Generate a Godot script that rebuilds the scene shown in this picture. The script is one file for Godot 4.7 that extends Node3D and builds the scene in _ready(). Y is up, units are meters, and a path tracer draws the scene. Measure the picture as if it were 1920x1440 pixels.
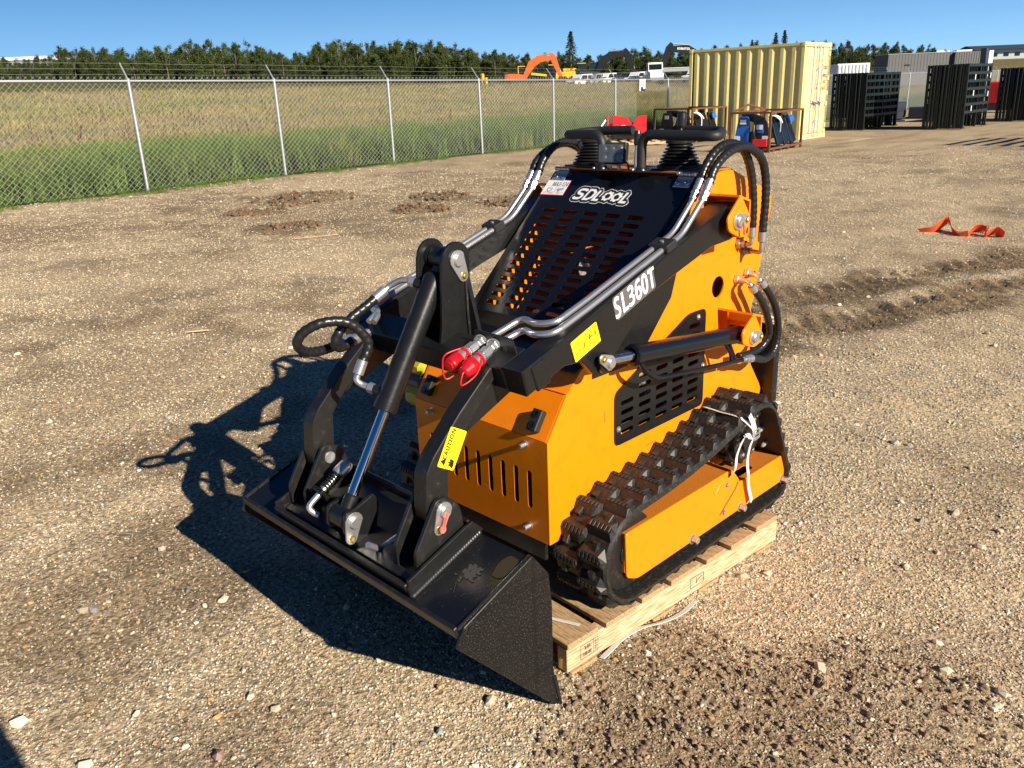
extends Node3D
# The yard is laid out in metres: u = the loader's forward axis, v = its left side, w = up.  W(u, v, w) is that point in Godot's axes.

var UVW := Basis(Vector3(1, 0, 0), Vector3(0, 0, -1), Vector3(0, 1, 0))
var M := {}
var used := {}
var rng := RandomNumberGenerator.new()
var relief := FastNoiseLite.new()
var blotch := FastNoiseLite.new()


class Shape:
	var v := PackedVector3Array()
	var n := PackedVector3Array()
	var c := PackedColorArray()
	var ink := Color(1, 1, 1)
	var tinted := false

	func put(a: Vector3, na: Vector3) -> void:
		v.append(a)
		n.append(na)
		if tinted:
			c.append(ink)

	func tri(a: Vector3, b: Vector3, d: Vector3) -> void:   # anticlockwise as seen from outside
		var k := (b - a).cross(d - a)
		if k.length_squared() < 1e-18:
			return
		k = k.normalized()
		put(a, k)
		put(d, k)
		put(b, k)

	func trin(a: Vector3, b: Vector3, d: Vector3, na: Vector3, nb: Vector3, nd: Vector3) -> void:
		put(a, na)
		put(d, nd)
		put(b, nb)

	func quad(a: Vector3, b: Vector3, d: Vector3, e: Vector3) -> void:
		tri(a, b, d)
		tri(a, d, e)

	func mesh() -> ArrayMesh:
		var a := []
		a.resize(Mesh.ARRAY_MAX)
		a[Mesh.ARRAY_VERTEX] = v
		a[Mesh.ARRAY_NORMAL] = n
		if tinted:
			a[Mesh.ARRAY_COLOR] = c
		var m := ArrayMesh.new()
		if v.size() > 0:
			m.add_surface_from_arrays(Mesh.PRIMITIVE_TRIANGLES, a)
		return m

	# a box with chamfered edges
	func box(xf: Transform3D, size: Vector3, ch := 0.003) -> void:
		var h := size / 2.0
		ch = minf(ch, minf(h.x, minf(h.y, h.z)) * 0.6)
		var f := func(sx: float, sy: float, sz: float, axis: int) -> Vector3:
			var p := Vector3(sx * (h.x - ch), sy * (h.y - ch), sz * (h.z - ch))
			p[axis] += ch * [sx, sy, sz][axis]
			return xf * p
		for ax in 3:
			var b := (ax + 1) % 3
			var d := (ax + 2) % 3
			for s in [-1.0, 1.0]:
				var q := []
				for k in [[-1, -1], [1, -1], [1, 1], [-1, 1]]:
					var g := [0.0, 0.0, 0.0]
					g[ax] = s
					g[b] = float(k[0])
					g[d] = float(k[1])
					q.append(f.call(g[0], g[1], g[2], ax))
				if s > 0:
					quad(q[0], q[1], q[2], q[3])
				else:
					quad(q[3], q[2], q[1], q[0])
			for s in [-1.0, 1.0]:
				for t in [-1.0, 1.0]:
					var g0 := [0.0, 0.0, 0.0]
					g0[b] = s
					g0[d] = t
					var g1: Array = g0.duplicate()
					g0[ax] = -1.0
					g1[ax] = 1.0
					var p0: Vector3 = f.call(g0[0], g0[1], g0[2], b)
					var p1: Vector3 = f.call(g1[0], g1[1], g1[2], b)
					var p2: Vector3 = f.call(g1[0], g1[1], g1[2], d)
					var p3: Vector3 = f.call(g0[0], g0[1], g0[2], d)
					if s * t > 0:
						quad(p0, p3, p2, p1)
					else:
						quad(p0, p1, p2, p3)
		for sx in [-1.0, 1.0]:
			for sy in [-1.0, 1.0]:
				for sz in [-1.0, 1.0]:
					var a: Vector3 = f.call(sx, sy, sz, 0)
					var b2: Vector3 = f.call(sx, sy, sz, 1)
					var d2: Vector3 = f.call(sx, sy, sz, 2)
					if sx * sy * sz > 0:
						tri(a, b2, d2)
					else:
						tri(a, d2, b2)

	func at_box(p: Vector3, size: Vector3, ch := 0.003) -> void:
		box(Transform3D(Basis(), p), size, ch)

	# a bar from a to b, of width across "side" and height the other way
	func bar(a: Vector3, b: Vector3, wide: float, high: float, up := Vector3(0, 0, 1), ch := 0.002) -> void:
		var z := (b - a).normalized()
		var x := up.cross(z)
		if x.length() < 0.01:
			x = Vector3(1, 0, 0).cross(z)
		x = x.normalized()
		box(Transform3D(Basis(x, z.cross(x), z), (a + b) / 2.0), Vector3(wide, high, a.distance_to(b)), ch)

	# extrudes an outline of xf's xy-plane by depth along its z
	func prism(poly: PackedVector2Array, xf: Transform3D, depth: float, ch := 0.0, pieces := []) -> void:
		if Geometry2D.is_polygon_clockwise(poly):
			poly.reverse()
		var m := poly.size()
		var inner := poly
		if ch > 0.0:
			inner = PackedVector2Array()
			for i in m:
				var e0 := (poly[i] - poly[(i + m - 1) % m]).normalized()
				var e1 := (poly[(i + 1) % m] - poly[i]).normalized()
				var n0 := Vector2(-e0.y, e0.x)
				var n1 := Vector2(-e1.y, e1.x)
				inner.append(poly[i] + (n0 + n1) / maxf(0.35, 1.0 + n0.dot(n1)) * ch)
			if Geometry2D.triangulate_polygon(inner).is_empty():
				ch = 0.0
				inner = poly
		if pieces.is_empty():
			pieces = [inner]
		for piece in pieces:
			var idx := Geometry2D.triangulate_polygon(piece)
			for i in range(0, idx.size(), 3):
				var p: Vector2 = piece[idx[i]]
				var q: Vector2 = piece[idx[i + 1]]
				var r: Vector2 = piece[idx[i + 2]]
				if (q - p).cross(r - p) < 0:
					var t := q
					q = r
					r = t
				tri(xf * Vector3(p.x, p.y, depth), xf * Vector3(q.x, q.y, depth), xf * Vector3(r.x, r.y, depth))
				tri(xf * Vector3(p.x, p.y, 0), xf * Vector3(r.x, r.y, 0), xf * Vector3(q.x, q.y, 0))
		for i in m:
			var j := (i + 1) % m
			var a := poly[i]
			var b := poly[j]
			quad(xf * Vector3(a.x, a.y, ch), xf * Vector3(b.x, b.y, ch), xf * Vector3(b.x, b.y, depth - ch), xf * Vector3(a.x, a.y, depth - ch))
			if ch > 0.0:
				var c0 := inner[i]
				var d0 := inner[j]
				quad(xf * Vector3(a.x, a.y, depth - ch), xf * Vector3(b.x, b.y, depth - ch), xf * Vector3(d0.x, d0.y, depth), xf * Vector3(c0.x, c0.y, depth))
				quad(xf * Vector3(b.x, b.y, ch), xf * Vector3(a.x, a.y, ch), xf * Vector3(c0.x, c0.y, 0), xf * Vector3(d0.x, d0.y, 0))

	# a plate with rounded slots: cells are [Rect2, centre, half length, radius, direction]; blocks are the polygons that the cells (or open holes) take out of the outline
	func pierced(poly: PackedVector2Array, xf: Transform3D, depth: float, blocks: Array, cells: Array) -> void:
		if Geometry2D.is_polygon_clockwise(poly):
			poly.reverse()
		var pieces := [poly]
		for block: PackedVector2Array in blocks:
			var mid := Vector2.ZERO
			for p in block:
				mid += p / block.size()
			var next := []
			for piece: PackedVector2Array in pieces:
				if Geometry2D.intersect_polygons(piece, block).is_empty():
					next.append(piece)
					continue
				for half in [Rect2(mid.x - 50, mid.y - 50, 50, 100), Rect2(mid.x, mid.y - 50, 50, 100)]:
					var hp := PackedVector2Array([half.position, Vector2(half.end.x, half.position.y), half.end, Vector2(half.position.x, half.end.y)])
					for part in Geometry2D.intersect_polygons(piece, hp):
						next.append_array(Geometry2D.clip_polygons(part, block))
			pieces = next
		prism(poly, xf, depth, 0.0, pieces)
		for block: PackedVector2Array in blocks:
			if Geometry2D.is_polygon_clockwise(block):
				block.reverse()
			if cells.is_empty() or block.size() > 4:
				for i in block.size():
					var a := block[i]
					var b := block[(i + 1) % block.size()]
					quad(xf * Vector3(b.x, b.y, 0), xf * Vector3(a.x, a.y, 0), xf * Vector3(a.x, a.y, depth), xf * Vector3(b.x, b.y, depth))
		for cell in cells:
			var r: Rect2 = cell[0]
			var o: Vector2 = cell[1]
			var along: Vector2 = cell[4]
			var hole := PackedVector2Array()
			for i in 20:
				var h := 1 if i < 10 else -1
				var e: Vector2 = along * cell[2] * h
				if i % 10 < 7:
					var t := (i % 10) / 6.0 * PI - PI / 2
					hole.append(o + e + (along * cos(t) + Vector2(-along.y, along.x) * sin(t)) * cell[3] * h)
				else:
					hole.append(o + e * (1.0 - 0.5 * (i % 10 - 6)) + Vector2(-along.y, along.x) * cell[3] * h)
			var edge := PackedVector2Array()
			var side := []
			for p in hole:
				var d := p - o
				var tx := INF if absf(d.x) < 1e-9 else ((r.end.x if d.x > 0 else r.position.x) - o.x) / d.x
				var ty := INF if absf(d.y) < 1e-9 else ((r.end.y if d.y > 0 else r.position.y) - o.y) / d.y
				edge.append(o + d * minf(tx, ty))
				side.append(tx < ty)
			for i in 20:
				var j := (i + 1) % 20
				var ring := [edge[i], edge[j], hole[j], hole[i]]
				for z in [depth, 0.0]:
					var q := []
					for p in ring:
						q.append(xf * Vector3(p.x, p.y, z))
					if z > 0:
						quad(q[0], q[1], q[2], q[3])
					else:
						quad(q[3], q[2], q[1], q[0])
					if side[i] != side[j]:
						var k := Vector2(edge[i].x if side[i] else edge[j].x, edge[j].y if side[i] else edge[i].y)
						var kk := xf * Vector3(k.x, k.y, z)
						if z > 0:
							tri(q[0], kk, q[1])
						else:
							tri(q[1], kk, q[0])
				quad(xf * Vector3(hole[j].x, hole[j].y, 0), xf * Vector3(hole[i].x, hole[i].y, 0), xf * Vector3(hole[i].x, hole[i].y, depth), xf * Vector3(hole[j].x, hole[j].y, depth))

	# turns [radius, height] pairs about an axis; flat = facets
	func lathe(profile: Array, at: Vector3, axis: Vector3, sides := 20, flat := false) -> void:
		var z := axis.normalized()
		var x := (Vector3(0, 0, 1) if absf(z.z) < 0.9 else Vector3(1, 0, 0)).cross(z).normalized()
		var y := z.cross(x)
		for k in profile.size() - 1:
			var r0: float = profile[k][0]
			var h0: float = profile[k][1]
			var r1: float = profile[k + 1][0]
			var h1: float = profile[k + 1][1]
			var sl := Vector2(h1 - h0, r0 - r1)
			if sl.length() < 1e-9:
				continue
			sl = sl.normalized()
			for i in sides:
				var a := TAU * i / sides
				var b := TAU * (i + 1) / sides
				var da := x * cos(a) + y * sin(a)
				var db := x * cos(b) + y * sin(b)
				var p0 := at + da * r0 + z * h0
				var p1 := at + db * r0 + z * h0
				var p2 := at + db * r1 + z * h1
				var p3 := at + da * r1 + z * h1
				if flat:
					quad(p0, p1, p2, p3)
				else:
					var na := (da * sl.x + z * sl.y)
					var nb := (db * sl.x + z * sl.y)
					if r0 > 1e-6:
						trin(p0, p1, p2, na, nb, nb)
					if r1 > 1e-6:
						trin(p0, p2, p3, na, nb, na)

	# a round rod from a to b with closed, slightly chamfered ends
	func rod(a: Vector3, b: Vector3, r: float, sides := 18, ch := 0.0015) -> void:
		var l := a.distance_to(b)
		ch = minf(ch, r * 0.5)
		lathe([[0, 0], [r - ch, 0], [r, ch], [r, l - ch], [r - ch, l], [0, l]], a, b - a, sides)

	# a tube along points; ring > 0 makes it swell and narrow every "ring" metres like spiral hose guard
	func tube(path: PackedVector3Array, r: float, sides := 12, ring := 0.0, closed := false, swell := 0.1) -> void:
		var pts := path
		if ring > 0.0:
			pts = PackedVector3Array()
			var curve := Curve3D.new()
			for p in path:
				curve.add_point(p)
			curve.bake_interval = 0.004
			var total := curve.get_baked_length()
			var m := int(total / ring * 5.0)
			for i in m + 1:
				pts.append(curve.sample_baked(total * i / m))
		var count := pts.size()
		var t0 := ((pts[1] - pts[0]) if not closed else (pts[1] - pts[count - 1])).normalized()
		var x := (Vector3(0, 0, 1) if absf(t0.z) < 0.8 else Vector3(1, 0, 0)).cross(t0).normalized()
		var rings := []
		for i in count:
			var t := (pts[mini(i + 1, count - 1)] - pts[maxi(i - 1, 0)])
			if closed:
				t = pts[(i + 1) % count] - pts[(i + count - 1) % count]
			t = t.normalized()
			x = (x - t * x.dot(t)).normalized()
			var y := t.cross(x)
			var row := []
			for k in sides:
				var a := TAU * k / sides
				var d := x * cos(a) + y * sin(a)
				var rr := r
				if ring > 0.0:
					var ph := fposmod(i / 5.0 + float(k) / sides, 1.0)
					rr = r * (1.0 + swell * (sqrt(sin(PI * ph)) - 0.6))
				row.append([pts[i] + d * rr, d])
			rings.append(row)
		for i in count - (0 if closed else 1):
			var ra: Array = rings[i]
			var rb: Array = rings[(i + 1) % count]
			for k in sides:
				var l := (k + 1) % sides
				if ring > 0.0:
					quad(ra[k][0], ra[l][0], rb[l][0], rb[k][0])
				else:
					trin(ra[k][0], ra[l][0], rb[l][0], ra[k][1], ra[l][1], rb[l][1])
					trin(ra[k][0], rb[l][0], rb[k][0], ra[k][1], rb[l][1], rb[k][1])
		if not closed:
			for k in sides:
				var l := (k + 1) % sides
				tri(pts[0], rings[0][l][0], rings[0][k][0])
				tri(pts[count - 1], rings[count - 1][k][0], rings[count - 1][l][0])

	# a flat strap along points, wide across "side"
	func strap(path: PackedVector3Array, side: Vector3, wide: float, thick := 0.0015) -> void:
		for i in path.size() - 1:
			var a := path[i]
			var b := path[i + 1]
			var t := (b - a).normalized()
			var s: Vector3 = (side - t * side.dot(t)).normalized() * wide / 2.0
			var o := s.cross(t).normalized() * thick
			quad(a - s + o, b - s + o, b + s + o, a + s + o)
			quad(a + s, b + s, b - s, a - s)
			quad(a - s, b - s, b - s + o, a - s + o)
			quad(a + s + o, b + s + o, b + s, a + s)

	func smooth_normals() -> void:   # joins the normals of points that coincide
		var sum := {}
		for i in v.size():
			var k := Vector3i((v[i] * 20000.0).round())
			sum[k] = sum.get(k, Vector3.ZERO) + n[i]
		for i in v.size():
			n[i] = (sum[Vector3i((v[i] * 20000.0).round())] as Vector3).normalized()


func W(u: float, v: float, w: float) -> Vector3:
	return Vector3(u, w, -v)


func curve(points: Array, steps := 8) -> PackedVector3Array:   # Catmull-Rom through the points
	var out := PackedVector3Array()
	for i in points.size() - 1:
		var a: Vector3 = points[maxi(i - 1, 0)]
		var b: Vector3 = points[i]
		var d: Vector3 = points[i + 1]
		var e: Vector3 = points[mini(i + 2, points.size() - 1)]
		for k in steps:
			out.append(b.cubic_interpolate(d, a, e, float(k) / steps))
	out.append(points[-1])
	return out


func bent(points: Array, r := 0.02, steps := 5) -> PackedVector3Array:   # straight runs joined by round bends
	var out := PackedVector3Array([points[0]])
	for i in range(1, points.size() - 1):
		var p: Vector3 = points[i]
		var a: Vector3 = points[i - 1]
		var b: Vector3 = points[i + 1]
		var l := minf(r, minf(p.distance_to(a), p.distance_to(b)) * 0.48)
		var s := p + (a - p).normalized() * l
		var e := p + (b - p).normalized() * l
		for k in steps + 1:
			var t := float(k) / steps
			out.append(s.lerp(p, t).lerp(p.lerp(e, t), t))
	out.append(points[-1])
	return out


func pv(list: Array) -> PackedVector2Array:
	var out := PackedVector2Array()
	for i in range(0, list.size(), 2):
		out.append(Vector2(list[i], list[i + 1]))
	return out


func rounded(poly: PackedVector2Array, r: float, steps := 4) -> PackedVector2Array:
	var out := PackedVector2Array()
	var m := poly.size()
	for i in m:
		var p := poly[i]
		var a := poly[(i + m - 1) % m]
		var b := poly[(i + 1) % m]
		var l := minf(r, minf(p.distance_to(a), p.distance_to(b)) * 0.45)
		var s: Vector2 = p + (a - p).normalized() * l
		var e := p + (b - p).normalized() * l
		for k in steps + 1:
			var t := float(k) / steps
			out.append(s.lerp(p, t).lerp(p.lerp(e, t), t))
	return out


func disc(o: Vector2, r: float, sides := 16) -> PackedVector2Array:
	var out := PackedVector2Array()
	for i in sides:
		out.append(o + Vector2.from_angle(TAU * i / sides) * r)
	return out


func frame(o: Vector3, x: Vector3, y: Vector3) -> Transform3D:
	x = x.normalized()
	var z := x.cross(y).normalized()
	return Transform3D(Basis(x, z.cross(x), z), o)


func uw(v: float) -> Transform3D:   # xy = (u, w); depth runs towards -v
	return frame(Vector3(0, v, 0), Vector3(1, 0, 0), Vector3(0, 0, 1))


func vw(u: float) -> Transform3D:   # xy = (v, w); depth runs towards +u
	return frame(Vector3(u, 0, 0), Vector3(0, 1, 0), Vector3(0, 0, 1))


func numbered(parent: Node, called: String) -> String:
	var k := str(parent.get_instance_id()) + "/" + called
	used[k] = used.get(k, -1) + 1
	return called if used[k] == 0 else "%s_%03d" % [called, used[k]]


func add(parent: Node, o: Node, called: String) -> void:
	o.name = numbered(parent, called)
	parent.add_child(o, true)


func tag(o: Node, label: String, category: String, group := "") -> Node:
	o.set_meta("label", label)
	o.set_meta("category", category)
	if group:
		o.set_meta("group", group)
	return o


func thing(called: String, label: String, category: String, at := Vector3.ZERO, basis := Basis(), group := "") -> Node3D:
	var o := Node3D.new()
	add(self, o, called)
	o.transform = Transform3D(basis, at)
	tag(o, label, category, group)
	return o


func part(parent: Node, called: String, shape, material: Material, label := "") -> MeshInstance3D:
	var o := MeshInstance3D.new()
	o.mesh = shape.mesh() if shape is Shape else shape
	o.material_override = material
	o.cast_shadow = GeometryInstance3D.SHADOW_CASTING_SETTING_ON
	add(parent, o, called)
	if label:
		o.set_meta("label", label)
	return o


func copy(o: Node3D, label: String, at: Transform3D) -> Node3D:
	var r: Node3D = o.duplicate()
	add(self, r, String(o.name).rstrip("0123456789_"))
	r.transform = at
	if label:
		r.set_meta("label", label)
	return r


func lettering(parent: Node, called: String, text: String, xf: Transform3D, high: float, material: Material, squeeze := 1.0, bold := 700, deep := 0.0006, slant := 0.0) -> MeshInstance3D:
	var t := TextMesh.new()
	var f := SystemFont.new()
	f.font_names = PackedStringArray(["Droid Sans"])
	f.font_weight = bold
	t.font = f
	t.text = text
	t.font_size = 64
	t.pixel_size = high / 46.0
	t.depth = deep
	t.curve_step = 2.0
	var o := part(parent, called, t, material)
	o.transform = Transform3D(Basis(xf.basis.x * squeeze, xf.basis.y + xf.basis.x * slant, xf.basis.z), xf.origin)
	return o


func _ready() -> void:
	rng.seed = 7
	relief.seed = 3
	relief.frequency = 1.0
	relief.fractal_octaves = 3
	blotch.seed = 11
	blotch.frequency = 1.0
	blotch.fractal_octaves = 4
	var cam := Camera3D.new()
	cam.name = "camera"
	add_child(cam)
	cam.transform = Transform3D(Basis(Vector3(-0.70895, -0.03844, -0.70421), Vector3(-0.25941, 0.94273, 0.20969), Vector3(0.65581, 0.33134, -0.67832)).orthonormalized(), W(1.8497, 1.671, 1.4877))
	cam.fov = 49.83
	cam.near = 0.05
	cam.far = 2000.0
	cam.current = true
	var env := Environment.new()
	env.background_mode = Environment.BG_SKY
	var sky := Sky.new()
	var sm := PanoramaSkyMaterial.new()   # clear air: pale at the horizon, deeper towards the zenith
	var air := Image.create(16, 512, false, Image.FORMAT_RGBF)
	for y in 512:
		var up := sin((0.5 - (y + 0.5) / 512.0) * PI)
		var c := Vector3(0.30, 0.27, 0.22)
		if up >= 0.0:
			c = Vector3(0.006, 0.024, 0.085) + Vector3(0.020, 0.245, 0.590) * pow(1.0 - up, 5.0) + Vector3(0.240, 0.200, 0.0) * pow(1.0 - up, 11.0)
		for x in 16:
			air.set_pixel(x, y, Color(c.x, c.y, c.z))
	sm.panorama = ImageTexture.create_from_image(air)
	sky.sky_material = sm
	env.sky = sky
	env.tonemap_mode = Environment.TONE_MAPPER_LINEAR
	env.tonemap_exposure = 1.8
	env.sdfgi_enabled = true
	env.ssao_enabled = true
	env.ssil_enabled = true
	var we := WorldEnvironment.new()
	we.name = "surroundings"
	we.environment = env
	add_child(we)
	var sun := DirectionalLight3D.new()
	sun.name = "sun"
	sun.light_color = Color(1.0, 0.95, 0.87)
	sun.light_energy = 1.6
	sun.light_angular_distance = 0.5
	sun.shadow_enabled = true
	add_child(sun)
	sun.look_at_from_position(W(0.0571, 0.8827, 0.4664) * 50.0, Vector3.ZERO)
	materials()
	setting()
	loader()
	pallet_and_straps()
	fence()
	yard_goods()
	far_side()
	small_things()


# ---------------------------------------------------------------- materials

func noise(freq: float, kind: int, ramp: Array, side := 512, normal := 0.0, octaves := 3, back := 0) -> NoiseTexture2D:
	var f := FastNoiseLite.new()
	f.noise_type = kind
	f.frequency = freq
	f.seed = int(freq * 9000.0) + ramp.size()
	f.fractal_octaves = octaves
	if kind == FastNoiseLite.TYPE_CELLULAR:
		f.cellular_return_type = back
		f.fractal_type = FastNoiseLite.FRACTAL_NONE if octaves == 1 else FastNoiseLite.FRACTAL_FBM
	var t := NoiseTexture2D.new()
	t.width = side
	t.height = side
	t.seamless = true
	t.noise = f
	if normal > 0.0:
		t.as_normal_map = true
		t.bump_strength = normal
	elif not ramp.is_empty():
		var g := Gradient.new()
		g.offsets = PackedFloat32Array()
		var offs := PackedFloat32Array()
		var cols := PackedColorArray()
		for k in ramp:
			offs.append(k[0])
			cols.append(k[1])
		g.offsets = offs
		g.colors = cols
		t.color_ramp = g
	return t


func lin(r: float, g: float, b: float) -> Color:
	return Color(r, g, b).linear_to_srgb()


func mat(called: String, color: Color, rough: float, metal := 0.0, more := {}) -> StandardMaterial3D:
	var m := StandardMaterial3D.new()
	m.resource_name = called
	m.albedo_color = color
	m.roughness = rough
	m.metallic = metal
	for k in more:
		m.set(k, more[k])
	M[called] = m
	return m


func triplanar(m: StandardMaterial3D, tile: float, world := false) -> void:
	m.uv1_triplanar = true
	m.uv1_world_triplanar = world
	m.uv1_scale = Vector3.ONE / tile


func grey(a: float) -> Color:
	return Color(a, a, a)


func materials() -> void:
	var m: StandardMaterial3D
	var simplex := FastNoiseLite.TYPE_SIMPLEX_SMOOTH
	var cells := FastNoiseLite.TYPE_CELLULAR
	var peel := noise(0.08, simplex, [], 512, 1.2, 2)
	var dust := noise(0.012, simplex, [[0.0, grey(1.0)], [0.55, grey(1.0)], [0.75, Color(0.985, 0.98, 0.97)], [1.0, Color(0.95, 0.94, 0.92)]], 512, 0.0, 5)
	m = mat("yellow", lin(0.85, 0.225, 0.0), 0.38, 0.0, {"albedo_texture": dust, "normal_enabled": true, "normal_texture": peel, "normal_scale": 0.12})
	triplanar(m, 0.45)
	var grit := noise(0.16, simplex, [[0.0, grey(1.0)], [0.45, Color(0.97, 0.95, 0.93)], [0.64, Color(0.86, 0.83, 0.80)], [0.78, Color(0.70, 0.67, 0.63)], [1.0, Color(0.5, 0.47, 0.44)]], 512, 0.0, 5)
	m = mat("yellow_dusty", lin(0.50, 0.17, 0.015), 0.6, 0.0, {"albedo_texture": grit, "normal_enabled": true, "normal_texture": peel, "normal_scale": 0.3})
	triplanar(m, 0.35)
	var smudge := noise(0.02, simplex, [[0.0, grey(0.40)], [0.5, grey(0.46)], [0.7, grey(0.52)], [1.0, grey(0.62)]], 512, 0.0, 5)
	m = mat("black", lin(0.0085, 0.0088, 0.0095), 0.65, 0.0, {"roughness_texture": smudge, "normal_enabled": true, "normal_texture": peel, "normal_scale": 0.15})
	triplanar(m, 0.3)
	m = mat("black_gloss", lin(0.006, 0.007, 0.010), 0.22, 0.0, {"normal_enabled": true, "normal_texture": peel, "normal_scale": 0.07})
	triplanar(m, 0.4)
	var specks := noise(0.11, simplex, [[0.0, lin(0.005, 0.005, 0.006)], [0.62, lin(0.007, 0.007, 0.007)], [0.68, lin(0.015, 0.0145, 0.014)], [0.78, lin(0.085, 0.082, 0.078)], [1.0, lin(0.3, 0.29, 0.27)]], 512, 0.0, 3)
	m = mat("black_speckled", Color.WHITE, 0.34, 0.0, {"albedo_texture": specks, "normal_enabled": true, "normal_texture": peel, "normal_scale": 0.3})
	triplanar(m, 0.26)
	var wear := noise(0.015, simplex, [[0.0, lin(0.008, 0.008, 0.009)], [0.6, lin(0.010, 0.010, 0.010)], [0.74, lin(0.017, 0.016, 0.015)], [1.0, lin(0.06, 0.054, 0.046)]], 512, 0.0, 6)
	m = mat("black_worn", Color.WHITE, 0.42, 0.0, {"albedo_texture": wear, "normal_enabled": true, "normal_texture": peel, "normal_scale": 0.2})
	triplanar(m, 0.3)
	m = mat("weld", lin(0.09, 0.09, 0.09), 0.16, 0.8)
	var rubberdust := noise(0.03, simplex, [[0.0, lin(0.010, 0.010, 0.010)], [0.55, lin(0.014, 0.0138, 0.0135)], [0.7, lin(0.026, 0.023, 0.020)], [1.0, lin(0.10, 0.075, 0.055)]], 512, 0.0, 5)
	m = mat("rubber", Color.WHITE, 0.5, 0.0, {"albedo_texture": rubberdust})
	triplanar(m, 0.25)
	mat("hose", lin(0.012, 0.012, 0.013), 0.32)
	mat("foam", lin(0.014, 0.014, 0.015), 0.55)
	mat("zinc", lin(0.60, 0.61, 0.62), 0.34, 0.85)
	mat("chrome", lin(0.70, 0.71, 0.73), 0.10, 1.0)
	mat("tube_steel", lin(0.60, 0.60, 0.60), 0.30, 0.85)
	mat("cast", lin(0.35, 0.35, 0.34), 0.45, 0.7)
	mat("brass", lin(0.62, 0.48, 0.20), 0.35, 0.9)
	mat("engine", lin(0.10, 0.10, 0.10), 0.5, 0.4)
	mat("red", lin(0.62, 0.012, 0.016), 0.35)
	mat("red_plastic", lin(0.50, 0.004, 0.012), 0.34)
	mat("pink", lin(0.85, 0.16, 0.13), 0.5)
	mat("label_yellow", lin(0.86, 0.66, 0.01), 0.45)
	mat("label_white", lin(0.80, 0.80, 0.82), 0.5)
	mat("label_red", lin(0.62, 0.03, 0.03), 0.5)
	mat("tank", lin(0.40, 0.36, 0.02), 0.5)
	mat("ink", lin(0.010, 0.010, 0.010), 0.6)
	mat("ink_grey", lin(0.10, 0.10, 0.11), 0.5)
	mat("strap", lin(0.70, 0.70, 0.70), 0.55, 0.0, {"backlight_enabled": false})
	mat("lens", Color(0.35, 0.37, 0.38, 0.35), 0.2, 0.0, {"transparency": BaseMaterial3D.TRANSPARENCY_ALPHA})
	mat("dark", lin(0.006, 0.006, 0.006), 0.8)
	mat("scuff", lin(0.045, 0.044, 0.043), 0.6)
	mat("mudstain", lin(0.030, 0.022, 0.011), 0.6)
	mat("glass", lin(0.01, 0.013, 0.016), 0.08)
	# timber
	var rings := noise(0.022, simplex, [[0.0, Color(0.86, 0.72, 0.54)], [0.35, Color(0.93, 0.80, 0.62)], [0.6, Color(0.85, 0.70, 0.51)], [0.8, Color(0.74, 0.58, 0.40)], [1.0, Color(0.62, 0.47, 0.32)]], 512, 0.0, 5)
	m = mat("timber", Color(0.86, 0.88, 0.93), 0.75, 0.0, {"albedo_texture": rings, "normal_enabled": true, "normal_texture": noise(0.05, simplex, [], 512, 3.0, 4), "normal_scale": 0.5})
	m.uv1_triplanar = true
	m.uv1_scale = Vector3(1.0, 12.0, 12.0)
	m = mat("timber_across", Color(0.74, 0.73, 0.72), 0.8, 0.0, {"albedo_texture": rings, "normal_enabled": true, "normal_texture": noise(0.05, simplex, [], 512, 3.0, 4), "normal_scale": 0.5})
	m.uv1_triplanar = true
	m.uv1_scale = Vector3(12.0, 1.0, 12.0)
	# ground: loose grit between the stones that are built
	var stones := noise(0.045, cells, [[0.0, Color(0.78, 0.74, 0.68)], [0.2, Color(0.96, 0.93, 0.88)], [0.4, Color(0.86, 0.81, 0.74)], [0.55, Color(1.0, 0.98, 0.94)], [0.7, Color(0.76, 0.73, 0.70)], [0.85, Color(0.95, 0.90, 0.82)], [1.0, Color(0.84, 0.82, 0.80)]], 1024, 0.0, 1, FastNoiseLite.RETURN_CELL_VALUE)
	var bumps := noise(0.045, cells, [], 1024, 9.0, 3, FastNoiseLite.RETURN_DISTANCE)
	var speck := noise(0.11, simplex, [[0.0, grey(0.55)], [0.36, grey(0.78)], [0.5, grey(0.92)], [0.62, grey(1.0)], [1.0, grey(1.0)]], 1024, 0.0, 3)
	var height := noise(0.03, simplex, [[0.0, grey(0)], [1.0, grey(1)]], 1024, 0.0, 6)
	m = mat("gravel", Color.WHITE, 0.92, 0.0, {"vertex_color_use_as_albedo": true, "albedo_texture": stones, "normal_enabled": true, "normal_texture": bumps, "normal_scale": 1.0, "metallic_specular": 0.25})
	triplanar(m, 0.55, true)
	m.detail_enabled = true
	m.detail_blend_mode = BaseMaterial3D.BLEND_MODE_MUL
	m.detail_uv_layer = BaseMaterial3D.DETAIL_UV_2
	m.detail_albedo = speck
	m.uv2_triplanar = true
	m.uv2_world_triplanar = true
	m.uv2_scale = Vector3.ONE / 3.1
	var turf := noise(0.02, simplex, [[0.0, Color(0.55, 0.55, 0.55)], [0.5, Color(0.85, 0.85, 0.85)], [1.0, Color(1, 1, 1)]], 512, 0.0, 5)
	m = mat("turf", Color.WHITE, 1.0, 0.0, {"vertex_color_use_as_albedo": true, "albedo_texture": turf, "metallic_specular": 0.1, "normal_enabled": true, "normal_texture": noise(0.05, simplex, [], 512, 6.0, 5)})
	triplanar(m, 2.5, true)
	mat("stone", Color.WHITE, 0.85, 0.0, {"vertex_color_use_as_albedo": true, "metallic_specular": 0.3})
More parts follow.
